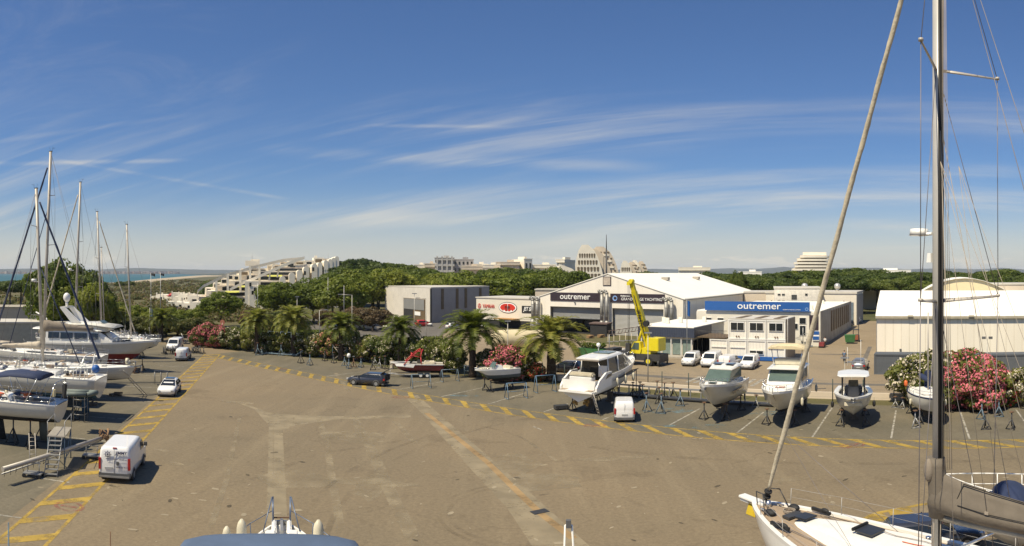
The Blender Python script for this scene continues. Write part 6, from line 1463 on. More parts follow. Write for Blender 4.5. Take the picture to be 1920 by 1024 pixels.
tb = thing('trolley_box', 'small dark wheeled box under the left stern corner of the large yacht', 'trolley', G(1052, 768), .3); MB().box((0, 0, .28), (1.3, .7, .3)).build('body', dark, tb); 
for x in (-.5, .5): MB().tube((x, -.4, .12), (x, .4, .12), .12, None, 8).build('wheel', black, tb)
# --- small blue and white powerboat
P4 = thing('small_powerboat', 'small open powerboat with blue grey hull and white deck on jacks', 'motor boat', G(928, 732)+E1*.2, -R(237), g1)
sh, wl = hull(P4, 5.4, 2.2, .95, 0, .42, .85, 1.05, top=mat('blue_grey_hull', (.085, .115, .14), .3), anti=antiblack, stripe=gel, rake=1.1, srows=2); deck(P4, sh, deckw); bulwark(P4, sh, .12, t=.3)
MB().box((0, -.2, wl+1.15), (1.0, 1.1, .5), top=.75).build('console', gel, P4, bevel=.08); panel(P4, [(-.5, .55, wl+1.2), (.5, .55, wl+1.2), (.42, .15, wl+1.75), (-.42, .15, wl+1.75)], gglass, 'windscreen')
MB().box((0, -1.6, wl+1.05), (1.5, .5, .35)).build('seat', fend, P4, bevel=.05); MB().box((0, -2.8, wl+.5), (.45, .4, 1.1)).build('outboard_motor', dark, P4, bevel=.05); MB().box((0, 1.5, wl+1.14), (.9, 1.0, .12)).build('bow_cushion', fend, P4, bevel=.04); rails(P4, sh, .25, y0=.5, n=3, mid=False, name='bow_rail')
put_jacks(P4, 'the small blue grey powerboat', 5.4, 2.2, 1.15, xs=.30)
# --- red wakeboard boat on trailer
Wb = thing('wakeboard_boat', 'red and white wakeboard boat with tall red tube tower on its trailer', 'motor boat', G(780, 708)+Vector((0, .6, 0)), -R(262), g1)
sh, wl = hull(Wb, 6.6, 2.4, .45, 0, .4, .75, .95, top=mat('dark_red_hull', (.22, .025, .03), .25, coat=.5), anti=black, stripe=None, full=.55, tr=.92, rake=.5)
deck(Wb, sh, fend, inset=.12, dz=-.12); bulwark(Wb, sh, .07, white, t=.25)
for sx in (-1, 1): panel(Wb, [(sx*1.22, .4, wl+.45), (sx*1.0, 2.5, wl+.6), (sx*.9, 2.7, wl+.88), (sx*1.24, .2, wl+.82)], white, 'bow_flash')
tw = MB()
for sx in (-1, 1):
    tw.path([(sx*1.15, 1.6, wl+.8), (sx*1.05, .5, wl+1.9), (sx*.85, -.2, wl+2.45), (sx*.4, -.45, wl+2.6), (0, -.48, wl+2.6)], .06, 8); tw.path([(sx*1.15, -.6, wl+.8), (sx*1.05, -.5, wl+1.7), (sx*.88, -.6, wl+2.35), (sx*.4, -.75, wl+2.5), (0, -.78, wl+2.5)], .06, 8)
    tw.tube((sx*1.05, .5, wl+1.9), (sx*1.05, -.5, wl+1.7), .045); tw.tube((sx*.86, -.2, wl+2.45), (sx*.88, -.6, wl+2.35), .045); tw.tube((sx*1.05, .5, wl+1.7), (sx*1.3, .7, wl+2.0), .09)
tw.build('wake_tower', redp, Wb); panel(Wb, [(-.9, .9, wl+.85), (.9, .9, wl+.85), (.75, .3, wl+1.3), (-.75, .3, wl+1.3)], glass, 'windscreen')
MB().box((0, -1.6, wl+.95), (1.9, 1.3, .25)).build('sun_pad', fend, Wb, bevel=.06); MB().box((0, 1.9, wl+.86), (1.4, .9, .12)).build('bow_seats', greyh, Wb); MB().box((.5, -.3, wl+.95), (.5, .5, .5)).build('seat', dark, Wb, bevel=.06)
trl = thing('boat_trailer', 'grey tandem boat trailer under the red wakeboard boat', 'trailer', Wb.location, -R(262)); b = MB()
for sx in (-1, 1): b.path([(sx*.9, -3.0, .38), (sx*.9, 1.5, .38), (0, 3.6, .42)], .05, 6)
b.tube((0, 3.6, .42), (0, 4.9, .45), .05).tube((-1.1, -1.2, .33), (1.1, -1.2, .33), .05).tube((-1.1, -.4, .33), (1.1, -.4, .33), .05); b.build('frame', steel, trl)
for sx in (-1, 1):
    for y in (-1.3, -.5): w_ = MB().tube((sx*1.12-.1, y, .33), (sx*1.12+.1, y, .33), .33, None, 14).build('wheel', black, trl); MB().tube((sx*1.12-.11, y, .33), (sx*1.12+.11, y, .33), .18, None, 10).build('rim', white, w_)
    MB().box((sx*1.12, -.9, .72), (.26, 1.7, .06)).build('mudguard', dark, trl)
MB().tube((0, 3.3, .05), (0, 3.3, .9), .04).build('jockey_wheel', steel, trl)
# long white covered hull in the hall forecourt behind the palms
Cv = thing('shrink_wrapped_hull', 'long cream shrink wrapped hull lying behind the two tall palms', 'boat', (PD(930, 112)+PD(1040, 112))/2, -R(68)+math.pi)
b = MB(); rings = []
for k in range(13):
    t = k/12; w_ = 1.9*math.sin(math.pi*(.10+.85*t))**.5; rings.append([(w_*math.cos(a*math.pi/7), -5.8+11.6*t, 1.7+.6*t+1.6*math.sin(a*math.pi/7)*(.6+.4*w_/1.9)) for a in range(14)])
b.loft(rings); b.build('wrap', mat('cream_shrink_wrap', (.68, .58, .36), .5, var=.06, bump=.3, bscale=3), Cv)
for k, y in enumerate((-4, 0, 4)): 
    for sx in (-1, 1): jack('%s %s stand of the shrink wrapped hull' % (['front', 'middle', 'rear'][k], 'near' if sx < 0 else 'far'), hullpt(Cv, sx*1.0, y), .95, steel, group='stands under the wrapped hull')
# ------------------------------------------------------------------ sailing boats
def rig(root, yb, zb, ht, rm=.10, spread=((.42, 1.2), (.72, .9)), bowp=None, sternp=None, chain=1.5, wr=.016, furl=None, furlr=.10, boom=None, sweep=-.35, mastm=alu, rake=.04):
    """mast, spreaders, shrouds, stays as parts"""
    B0 = Vector((0, yb, zb)); T = Vector((0, yb-.15, zb+ht))
    T = Vector((0, yb-rake*ht, zb+ht)); m = MB(); m.tube(B0, T, rm, rm*.85, 12, flat=1.0); m.build('mast', mastm, root)
    h = MB(); h.box(T+Vector((0, 0, .06)), (.12, .4, .1)).tube(T, T+Vector((-.1, .1, .5)), .012, None, 4).tube(T+Vector((0, -.25, .1)), T+Vector((0, -.25, .55)), .012, None, 4).tube(T+Vector((0, -.25, .4)), T+Vector((.18, -.45, .45)), .02, None, 4); h.build('masthead_instruments', dark, root)
    last = {}
    for fr, w_ in spread:
        z = zb+ht*fr; 
        for sx in (-1, 1):
            ym = yb-rake*ht*fr; tip = Vector((sx*w_, ym+sweep*w_, z+.12)); MB().tube((0, ym, z), tip, .05 if rm > .12 else .035, .03, 6).build('spreader', mastm, root)
            w2 = MB(); st = last.get(sx, Vector((sx*chain, yb-.4, zb))); w2.tube(st, tip, wr, None, 5); w2.tube(tip, Vector((0, yb-rake*min(z+ht*.28-zb, ht), min(z+ht*.28, zb+ht))), wr*.8, None, 5); w2.build('shroud', wire, root); last[sx] = tip
    for sx in (-1, 1): MB().tube(last[sx], T, wr, None, 5).build('shroud', wire, root)
    if bowp is not None:
        bp = Vector(bowp); ft = T+Vector((0, .1, -ht*.04))
        if furl is None: MB().tube(bp, ft, wr, None, 5).build('forestay', wire, root)
        else:
            d = ft-bp; n = 34; f = MB(); rings = []
            u = d.normalized().orthogonal(); v = d.normalized().cross(u)
            for k in range(n+1):
                t = .03+.93*k/n; rr = furlr*(1.0-.25*t)*(1+.10*math.sin(k*1.9)); tw_ = k*.55
                rings.append([bp+d*t+u*(rr*math.cos(a*math.pi/5+tw_)*(1.14 if a in (0, 1) else 1))+v*(rr*math.sin(a*math.pi/5+tw_)*(1.14 if a in (0, 1) else 1)) for a in range(10)])
            f.loft(rings); f.build('furled_foresail', furl, root); MB().tube(bp, ft, wr, None, 5).build('forestay', wire, root)
            MB().tube(bp+d.normalized()*.25, bp+d.normalized()*.5, .14, None, 10).build('furling_drum', dark, root)
    if sternp is not None:
        for s in sternp: MB().tube(s, T, wr, None, 5).build('backstay', wire, root)
    if boom:
        bl, m_, rr = boom; b = MB(); rings = []
        for k in range(11):
            t = k/10; q = rr*(1.25-.75*t)*(1+.05*math.sin(k*2.3)); hh = q*(1.5-.6*t)
            rings.append([(q*math.cos(a*math.pi/6), yb-.15-bl*t, zb+boomz+hh*.4+hh*math.sin(a*math.pi/6)) for a in range(12)])
        b.loft(rings); b.build('boom_cover', m_, root); MB().tube((0, yb-.1, zb+boomz-rr*.45), (0, yb-bl-.4, zb+boomz-rr*.45), .08, None, 8).build('boom', mastm, root)
boomz = 1.6
def keel(root, y0, y1, z0, z1, t=.16, m=antiblack, name='keel', sweep=.3):
    b = MB(); b.loft([[(t*.1, y1-sweep, z0), (t, (y0+y1)/2-sweep, z0), (t*.1, y0-sweep, z0), (-t*.1, y0-sweep, z0), (-t, (y0+y1)/2-sweep, z0), (-t*.1, y1-sweep, z0)], [(t*.1, y1, z1), (t, (y0+y1)/2, z1), (t*.1, y0, z1), (-t*.1, y0, z1), (-t, (y0+y1)/2, z1), (-t*.1, y1, z1)]]); b.build(name, m, root)
def sloop(label, loc, heading, L, B, z0, free_s=1.1, free_b=1.45, top=hullg, anti=antiblue, name='sailing_yacht', tr=.72, group=None, stripe=None, draft=.6, teakdeck=False):
    r = thing(name, label, 'sailing boat', (loc[0], loc[1], 0), -heading, group)
    sh, wl = hull(r, L, B, z0, 0, draft, free_s, free_b, sail=True, top=top, anti=anti, stripe=stripe, tr=tr, rake=.7); deck(r, sh, teak if teakdeck else deckw); bulwark(r, sh, .07)
    zd = wl+free_s
    cabin(r, [(-L*.18, B*.28, zd, B*.25, zd+.42), (L*.10, B*.24, zd+.08, B*.20, zd+.46), (L*.25, B*.12, zd+.2, B*.08, zd+.42)], gel, 'coachroof')
    for sx in (-1, 1): panel(r, [(sx*B*.272, -L*.15, zd+.14), (sx*B*.235, L*.09, zd+.2), (sx*B*.222, L*.09, zd+.34), (sx*B*.262, -L*.15, zd+.33)], glass, 'cabin_window', t=.012)
    MB().box((0, -L*.33, zd+.0), (B*.42, L*.2, .22)).build('cockpit', teak, r); rails(r, sh, .6, n=7)
    MB().box((0, L*.30, wl+free_s+(free_b-free_s)*.6+.12), (.5, .5, .06)).build('fore_hatch', glass, r)
    w_ = MB(); 
    for k in range(14): a = k*math.pi/7; w_.tube((.45*math.cos(a), -L*.34, zd+.75+.45*math.sin(a)), (.45*math.cos(a+.45), -L*.34, zd+.75+.45*math.sin(a+.45)), .02, None, 5)
    w_.build('steering_wheel', chrome, r)
    for sx in (-1, 1):
        for y in (-L*.22, -L*.12): MB().tube((sx*B*.33, y, zd+.05), (sx*B*.33, y, zd+.27), .09, .07, 8).build('winch', chrome, r)
    return r, sh, wl, zd
LB_ = R(72.5); g3 = 'boats laid up in the left hand bays'
def place(px, y, z, D=None):
    return None
# L1 : nearest left sloop, stern to the right, blue bimini
r, sh, wl, zd = sloop('nearest white sloop at the left edge with navy bimini and open reverse transom', PD(112, 50.5)+Vector((-math.sin(LB_), -math.cos(LB_), 0))*5.6, LB_+math.pi, 11.5, 3.6, 1.65, 1.0, 1.35, anti=antiblack, group=g3, tr=.78)
L1 = r
keel(r, -.9, 1.0, .12, 1.9, .2); keel(r, -4.6, -3.9, .35, 2.2, .07, mat('grey_green_rudder', (.10, .11, .09), .7), 'rudder', .1)
MB().loft([[(-1.5, y, zd+2.0+c), (-.8, y, zd+2.25+c), (.8, y, zd+2.25+c), (1.5, y, zd+2.0+c), (1.45, y, zd+1.95+c), (-1.45, y, zd+1.95+c)] for y, c in ((-4.6, -.12), (-3.6, .0), (-2.2, .02), (-.9, -.15))]).build('bimini', navy, r)
bf = MB()
for sx in (-1, 1):
    for y in (-4.4, -2.2, -1.0): bf.tube((sx*1.4, -2.8+(y+2.8)*.3, zd), (sx*1.5, y, zd+2.0), .025, None, 5)
bf.build('bimini_frame', chrome, r)
MB().box((.6, -3.3, zd+2.27), (.7, .5, .02)).build('solar_panel', mat('pale_panel', (.35, .28, .26), .4), r)
ar_ = MB(); 
for sx in (-1, 1): ar_.path([(sx*1.3, -5.2, zd), (sx*1.3, -5.6, zd+1.4), (sx*1.0, -5.7, zd+1.7)], .035, 6)
ar_.tube((-1.0, -5.7, zd+1.7), (1.0, -5.7, zd+1.7), .035).tube((0, -5.7, zd+1.6), (0, -6.4, zd+1.5), .03); ar_.build('stern_arch', chrome, r)
MB().box((.9, -5.65, zd+.75), (.45, .16, 1.1), ry=.3).build('outboard_bracket_board', black, r); MB().box((-.9, -5.5, zd+.9), (.4, .12, .5)).build('horseshoe_buoy', mat('pale_buoy', (.7, .6, .35), .6), r)
put_jacks(r, 'the nearest left sloop with navy bimini', 11.5, 3.6, 1.9, xs=.30, group='jacks under the left hand boats')
# L2 : boxy white stern beside a scaffold
r, sh, wl, zd = sloop('white sloop with broad blunt transom and small inflatable hanging at its stern', PD(194, 60)+Vector((-math.sin(LB_), -math.cos(LB_), 0))*6.3, LB_+math.pi, 12.2, 4.1, 1.7, 1.35, 1.6, anti=antiblue, group=g3, tr=.94)
L2 = r; keel(r, -1.0, 1.0, .15, 1.9, .2); keel(r, -4.9, -4.2, .5, 2.2, .08, antiblue, 'rudder', .1)
ar_ = MB()
for sx in (-1, 1): ar_.path([(sx*1.7, -4.6, zd), (sx*1.6, -5.0, zd+1.9), (sx*1.2, -5.1, zd+2.1)], .06, 6)
ar_.tube((-1.2, -5.1, zd+2.1), (1.2, -5.1, zd+2.1), .06); ar_.build('stern_arch', gel, r); MB().ball((1.2, -5.2, zd+.6), (.38, .38, .38)).build('blue_ball_cover', signb, r)
dg_ = thing('inflatable_dinghy', 'small grey inflatable dinghy hanging beside the white transom', 'dinghy', PD(152, 55, 3.2), 0.4); b = MB()
b.path([(-1.3, -.6, 0), (.6, -.6, 0), (1.3, 0, .1), (.6, .6, 0), (-1.3, .6, 0)], .2, 8); b.build('tubes', mat('grey_dinghy', (.16, .19, .17), .7), dg_); MB().box((-.2, 0, -.08), (2.0, .9, .08)).build('floor', greyh, dg_); MB().box((-1.4, 0, .3), (.3, .3, .7)).build('outboard_motor', dark, dg_, bevel=.04)
put_jacks(r, 'the white sloop with blunt transom', 12.2, 4.1, 1.9, xs=.30, group='jacks under the left hand boats')
# L3 : sloop with the bow to the right and navy furled sail, mast leaning left in the picture
r, sh, wl, zd = sloop('white sloop with anchor on its bow roller and navy furled foresail, bow to the right', PD(254, 68.5)+Vector((-math.sin(LB_), -math.cos(LB_), 0))*8.2, LB_, 16.4, 4.3, 1.75, .95, 1.3, top=hullg, anti=antiblack, group=g3, draft=.4)
L3 = r; keel(r, .9, 2.4, .1, 1.8, .22); keel(r, -5.5, -4.8, .5, 2.1, .08, antired, 'rudder', .1)
MB().box((0, 8.3, zd+.42), (.22, .9, .12), rx=.2).box((0, 8.8, zd+.2), (.5, .1, .5)).build('anchor', chrome, r); MB().tube((0, 7.2, zd+.9), (0.0, 7.5, zd+.9), .32, None, 12).build('spare_line_coil', fend, r)
rig(r, -1.9, zd+.4, 18.4, .19, spread=((.27, 1.5), (.53, 1.3), (.78, 1.0)), bowp=(0, 4.6, zd+.5), sternp=[(1.0, -7.9, zd), (-1.0, -7.9, zd)], furl=navy, furlr=.095, boom=(4.6, beige, .24), chain=1.8)
MB().tube((0, 2.2, zd+.5), (0, -1.9-.04*10.5, zd+.4+10.5), .06, None, 6).build('inner_forestay_cover', navy, r); put_jacks(r, 'the sloop with navy furled sail and anchor', 16.4, 4.0, 1.9, xs=.28, group='jacks under the left hand boats')
ladder('long aluminium ladder leaning on the bow of the sloop with the anchor', G(273, 741), hullpt(r, .9, 7.0)+Vector((0, 0, 3.2)), group='ladders at the left boats')
# L3b : tallest mast, bow out of the picture to the left
r, sh, wl, zd = sloop('long white sloop with the tallest left hand mast and taupe boom cover', PD(196, 77)+Vector((-math.sin(LB_), -math.cos(LB_), 0))*7.8, LB_+math.pi, 15.6, 4.3, 1.7, 1.2, 1.5, anti=antiblue, group=g3)
keel(r, -.8, 1.2, .1, 1.7, .22); keel(r, -6.6, -5.9, .4, 2.0, .08, antiblue, 'rudder', .1); boomz = 2.6
rig(r, -.3, zd+.4, 23.2, .19, spread=((.27, 1.5), (.53, 1.3), (.78, 1.0)), bowp=(0, 6.6, zd+.4), sternp=[(1.0, -7.5, zd), (-1.0, -7.5, zd)], furl=navy, furlr=.095, boom=(6.0, taupe, .38), chain=1.8); boomz = 1.6
MB().tube((0, 4.2, zd+.5), (0, -.9, zd+17), .05, None, 6).build('inner_forestay_cover', navy, r); MB().tube((0, .25, zd+8.4), (0, .9, zd+8.4), .05).tube((0, .9, zd+8.4), (0, .9, zd+8.75), .32, .28, 12).build('radar_dome', white, r)
put_jacks(r, 'the long sloop with the tallest left mast', 14.6, 4.2, 1.8, xs=.28, group='jacks under the left hand boats')
# L4 : flybridge motor yacht with red antifouling
Fy = thing('flybridge_motor_yacht', 'big white flybridge motor yacht with red antifouling, bow pointing right', 'motor boat', PD(295, 88)+Vector((-math.sin(R(76)), -math.cos(R(76)), 0))*8.9, -R(76), g3); L = 17.8
sh, wl = hull(Fy, L, 4.9, .45, 0, 1.95, 1.0, 1.65, top=hullg, anti=antired, tr=.9, rake=1.5); deck(Fy, sh, deckw, inset=.2, dz=-.25); bulwark(Fy, sh, .18, t=.2)
keel(Fy, -4.5, 4.6, .6, 1.5, .12, antired, 'keel', -.2)
zd = wl+1.0
cabin(Fy, [(-6.2, 2.0, zd-.3, 1.8, zd+1.9), (1.2, 2.0, zd, 1.7, zd+1.9), (3.2, 1.7, zd+.2, 1.4, zd+.9)], gel, 'saloon')
cabin(Fy, [(-8.2, 1.9, zd+1.9, 1.8, zd+2.05), (1.5, 2.05, zd+1.9, 1.9, zd+2.05), (2.4, 1.5, zd+1.85, 1.4, zd+1.95)], gel, 'upper_deck')
cabin(Fy, [(-3.5, 1.7, zd+2.0, 1.5, zd+2.9), (1.0, 1.6, zd+2.0, 1.1, zd+3.0), (2.4, .9, zd+2.0, .5, zd+2.5)], gel, 'flybridge')
for sx in (-1, 1):
    for y0, y1 in ((-5.8, -4.2), (-4.0, -2.2), (-2.0, -.2), (.1, 1.4)): panel(Fy, [(sx*2.0, y0, zd+.75), (sx*2.0, y1, zd+.85), (sx*1.86, y1, zd+1.6), (sx*1.88, y0, zd+1.6)], glass, 'saloon_window')
    b = MB(); b.prismx([(-2.6, zd+2.9), (-1.2, zd+2.9), (-3.6, zd+5.0), (-4.2, zd+4.8)], sx*1.4-.12, sx*1.4+.12); b.build('radar_arch_leg', gel, Fy)
panel(Fy, [(-1.6, 2.95, zd+.98), (1.6, 2.95, zd+.98), (1.5, 1.6, zd+1.8), (-1.5, 1.6, zd+1.8)], glass, 'windscreen')
panel(Fy, [(-.9, 2.2, zd+2.6), (.9, 2.2, zd+2.6), (.8, 1.2, zd+3.2), (-.8, 1.2, zd+3.2)], gglass, 'fly_screen')
MB().box((0, -3.9, zd+4.9), (3.0, .7, .22)).build('radar_arch', gel, Fy); MB().tube((0, -3.9, zd+5), (0, -3.9, zd+5.7), .2).ball((0, -3.9, zd+6.2), (.5, .5, .65)).build('satellite_dome', white, Fy)
MB().loft([[(-1.9, y, z), (-.9, y, z+.25), (.9, y, z+.25), (1.9, y, z), (1.9, y, z-.06), (-1.9, y, z-.06)] for y, z in ((-3.0, zd+2.7), (0, zd+2.75), (3.6, zd+2.4))]).build('white_awning', mat('white_awning', (.78, .75, .66), .8), Fy)
ca_ = MB().tube((0, -6.8, zd+2.0), (0, -7.0, zd+3.3), .12).tube((0, -7.0, zd+3.3), (0, -8.6, zd+4.1), .1).build('tender_crane', gel, Fy); rails(Fy, sh, .8, y0=-3, n=9, name='bow_rail'); MB().box((0, 8.9, wl+1.7), (.3, 1.0, .2)).build('anchor_roller', steel, Fy)
panel(Fy, [(2.03, 5.2, wl+1.75), (1.9, 5.8, wl+1.8), (1.92, 5.8, wl+2.0), (2.06, 5.2, wl+1.95)], dark, 'hawse_port')
put_jacks(Fy, 'the flybridge motor yacht with red bottom', L, 4.9, 1.3, rust, xs=.30, ys=(-.3, .05, .36), group='jacks under the left hand boats')
# L5/L6 : smaller boats and masts behind
r, sh, wl, zd = sloop('white racing sloop seen beyond the motor yacht bow, its mast farthest right', PD(300, 102)+Vector((-math.sin(LB_), -math.cos(LB_), 0))*5.0, LB_, 10.4, 3.4, 1.2, 1.0, 1.2, top=hullg, anti=antiblue, group=g3)
keel(r, -.8, .6, .1, 1.5, .16); rig(r, .5, zd+.3, 17.2, .15, spread=((.33, 1.1), (.62, .9)), bowp=(0, 5.0, zd+.3), sternp=[(0, -5.1, zd)])
put_jacks(r, 'the racing sloop beyond the motor yacht', 10.4, 3.4, 1.3, group='jacks under the left hand boats')
r, sh, wl, zd = sloop('white sloop with beige furled foresail behind the motor yacht, mast second from the right', PD(191, 106), LB_, 11.4, 3.5, 1.3, 1.1, 1.3, anti=antiblack, group=g3)
keel(r, -.8, .8, .1, 1.5, .16); rig(r, .0, zd+.3, 19.2, .16, spread=((.33, 1.2), (.62, 1.0)), bowp=(0, 5.5, zd+.3), sternp=[(0, -5.5, zd)], furl=beige, furlr=.075, boom=(4.2, beige, .2))
put_jacks(r, 'the sloop with beige furled sail behind the motor yacht', 11.4, 3.5, 1.4, group='jacks under the left hand boats')
r, sh, wl, zd = sloop('white sloop with beige furled sail leaning left, mast amid the left group', PD(141, 98), LB_+math.pi, 12.4, 3.8, 1.4, 1.1, 1.4, anti=antiblue, group=g3)
keel(r, -.8, .8, .1, 1.5, .16); rig(r, .1, zd+.3, 22.6, .18, spread=((.33, 1.3), (.62, 1.1)), bowp=(0, 5.9, zd+.3), sternp=[(0, -6, zd)], furl=beige, furlr=.08, boom=(4.4, beige, .24))
MB().tube((0, .2, zd+10.2), (0, .8, zd+10.2), .05).tube((0, .8, zd+10.2), (0, .8, zd+10.5), .3, .26, 12).build('radar_dome', white, r)
put_jacks(r, 'the sloop whose beige sail leans left', 12.4, 3.8, 1.5, group='jacks under the left hand boats')
r, sh, wl, zd = sloop('small white sloop with short mast behind the flybridge', PD(195, 113), LB_, 8.4, 2.9, 1.1, .95, 1.1, anti=antiblue, group=g3)
keel(r, -.6, .6, .1, 1.3, .14); rig(r, .1, zd+.3, 14.2, .09, spread=((.5, .9),), bowp=(0, 4.0, zd+.3), sternp=[(0, -4.1, zd)]); put_jacks(r, 'the small sloop with short mast', 8.4, 2.9, 1.2, group='jacks under the left hand boats')
# L7 : white motor boat decks between the sloops at the left edge
for k, (px, D, LL, lb) in enumerate([(150, 66, 12.5, 'white low sloop hull with flush deck left of the blunt transom'), (118, 80, 12, 'white deck of a low sloop before the motor yacht, seen from above')]):
    r, sh, wl, zd = sloop(lb, PD(px, D)+Vector((-math.sin(LB_), -math.cos(LB_), 0))*6, LB_+(math.pi if k == 0 else 0), LL, 3.7, 1.5, 1.0, 1.35, anti=antiblue, group=g3); keel(r, -.8, .8, .1, 1.6, .18)
    if k == 1: MB().loft([[(-1.5, y, zd+1.0), (-.8, y, zd+1.45), (.8, y, zd+1.45), (1.5, y, zd+1.0)] for y in (-3.5, -.8)]).build('spray_hood', beige, r)
    put_jacks(r, 'the low sloop '+('left of the blunt transom' if k == 0 else 'before the motor yacht'), LL, 3.7, 1.7, xs=.3, group='jacks under the left hand boats')
def clutter(root, L, B, z, seed, n=26):
    rnd = random.Random(seed); cm = [fend, dark, navy, beige, steel, orange, white, teak, greyh]
    for k in range(n):
        y = rnd.uniform(-.44, .40)*L; x = rnd.uniform(-.34, .34)*B; m = cm[rnd.randrange(9)]; t = rnd.random(); b = MB()
        if t < .3: b.box((x, y, z+.2), (rnd.uniform(.2, .7), rnd.uniform(.2, .8), rnd.uniform(.15, .45)), rz=rnd.random()*3); nm = 'deck_bag'
        elif t < .55: b.ball((x, y, z+.15), (rnd.uniform(.12, .35), rnd.uniform(.12, .35), rnd.uniform(.1, .25))); nm = 'rope_coil'
        elif t < .8: b.tube((x, y, z), (x+rnd.uniform(-.3, .3), y+rnd.uniform(-.8, .8), z+rnd.uniform(.8, 1.8)), .025, None, 5); nm = 'pole'; m = steel
        else: b.tube((x, y, z+.1), (x+rnd.uniform(-1, 1), y+rnd.uniform(-1.5, 1.5), z+.25), rnd.uniform(.05, .12), None, 6); nm = 'rolled_cover'
        b.build(nm, m, root)
for k, o in enumerate([q for q in bpy.data.objects if q.get('group') == g3 and q.parent is None]):
    h = max((c.matrix_local.translation.z+max(v[2] for v in c.bound_box) for c in o.children if c.name.startswith('deck') and c.type == 'MESH'), default=3)
    clutter(o, 10, 3.2, h-.15, 50+k, 14 if k > 5 else 30)
for k, (px, y, lb) in enumerate([(215, 742, 'small heap of timber blocks in the shade under the sloop with the anchor'), (95, 815, 'timber blocks and buckets in the shade under the nearest sloop'), (170, 760, 'timber blocks in the shade under the blunt white transom'), (1380, 748, 'timber blocks lying between the two cabin cruisers')]):
    r = thing('timber_blocks', lb, 'timber', G(px, y), k*.7, 'timber blocks lying in the yard')
    for j in range(4): MB().box((.4*math.cos(j*2.2), .4*math.sin(j*2.2), .12+.2*(j == 3)), (.9, .22, .2), rz=j*1.3).build('block', MATS['old_timber'], r)
# scaffolds, platform, spare mast on trolleys
def scaffold(label, loc, rz, w_, d, h, m=steel, steps=False):
    r = thing('scaffold_tower', label, 'scaffold', loc, rz)
    for x in (-w_/2, w_/2):
        for y in (-d/2, d/2): MB().tube((x, y, 0), (x, y, h), .03, None, 6).build('post', m, r)
    n = int(h/.6)
    b = MB()
    for k in range(1, n+1):
        for x in (-w_/2, w_/2): b.tube((x, -d/2, k*h/n), (x, d/2, k*h/n), .025, None, 5)
        b.tube((-w_/2, -d/2, k*h/n), (w_/2, -d/2, k*h/n), .025, None, 5)
    b.build('rungs', m, r); MB().box((0, 0, h*.62), (w_, d, .05)).build('platform_board', beige, r); return r
scaffold('narrow ladder scaffold standing between the two nearest left sloops', G(151, 790), R(20), 1.0, .9, 4.6)
pf = thing('boarding_platform', 'grey boarding platform with stairs and handrails beside the spare mast', 'platform', G(112, 868), R(-62))
for x in (-1.3, 1.3):
    for y in (-.55, .55): MB().tube((x, y, 0), (x, y, 2.1), .04, None, 6).build('leg', bluest, pf)
MB().box((0, 0, 2.12), (2.9, 1.2, .06)).build('deck', mat('grating', (.32, .29, .24), .7), pf)
b = MB()
for y in (-.58, .58):
    b.path([(-1.35, y, 2.1), (-1.35, y, 3.1), (1.35, y, 3.1), (1.35, y, 2.1)], .025, 5)
b.build('handrail', steel, pf); b = MB(); b.tube((-1.3, -.55, .1), (1.3, -.55, 2.0), .03).tube((1.3, .55, .1), (-1.3, .55, 2.0), .03).tube((-1.3, -.55, .6), (1.3, -.55, .6), .03).tube((-1.3, .55, .6), (1.3, .55, .6), .03); b.build('brace', bluest, pf)
b = MB()
for k in range(8): b.box((1.6+k*.22, 0, 1.9-k*.25), (.26, .8, .04))
b.tube((1.45, .42, 2.1), (3.3, .42, .05), .03).tube((1.45, -.42, 2.1), (3.3, -.42, .05), .03); b.build('stairs', steel, pf)
sm_ = G(-8, 893, .9); em = G(196, 824, 1.15); A_ = PD(5, 41.3, 1.0); B_ = PD(195, 48.4, 1.25)
sp_ = thing('spare_mast', 'long beige spare mast lying across two small wheeled trolleys', 'mast', (A_.x, A_.y, 0), 0)
b = MB(); b.tube(Vector((0, 0, A_.z)), B_-A_+Vector((0, 0, A_.z)), .15, .12, 12); b.build('tube', alu, sp_)
b = MB(); b.tube(Vector((-.1, .0, A_.z-.32)), (B_-A_)*.98+Vector((-.1, 0, A_.z-.22)), .05, None, 8); b.build('luff_extrusion', steel, sp_)
rnd = random.Random(4); b = MB()
for k in range(8): 
    p = (B_-A_)*(.02+k*.05)+Vector((0, 0, A_.z-.1)); b.path([p, p+Vector((.1*rnd.uniform(-1, 1), 0, -.4)), p+Vector((.15*rnd.uniform(-1, 1), .1, -.15))], .015, 4)
b.build('dangling_lines', dark, sp_)
b = MB()
for k in range(26): a = k*1.3; b.tube(B_-A_+Vector((.35*math.cos(a), .35*math.sin(a), .95+.25*math.sin(a*1.7))), B_-A_+Vector((.35*math.cos(a+1), .35*math.sin(a+1), 1.25+.35*math.sin(a*2.1))), .04, None, 5)
b.build('bundled_rigging', mat('brown_rope_bundle', (.28, .17, .09), .9), sp_)
for k, f_ in enumerate((.27, .86)):
    p = A_.lerp(B_, f_); t_ = thing('mast_trolley', ['small wheeled trolley carrying the left end of the spare mast', 'small wheeled trolley carrying the right end of the spare mast'][k], 'trolley', (p.x, p.y, 0), R(20), 'trolleys under the spare mast')
    MB().box((0, 0, .25), (1.2, .7, .08)).tube((-.4, 0, .25), (-.4, 0, .9), .03).tube((.4, 0, .25), (.4, 0, .9), .03).tube((-.5, 0, .88), (.5, 0, .88), .04).build('frame', steel, t_)
    for x in (-.5, .5):
        for y in (-.35, .35): MB().tube((x, y-.04, .13), (x, y+.04, .13), .13, None, 10).build('wheel', black, t_)
st_ = thing('step_stool', 'folding work steps standing left of the white crossover', 'steps', G(302, 720), R(20))
for x in (-.75, .0, .75):
    for y in (-.3, .3): MB().tube((x, y, 0), (x, y*.7, 1.5), .03, None, 5).build('leg', steel, st_)
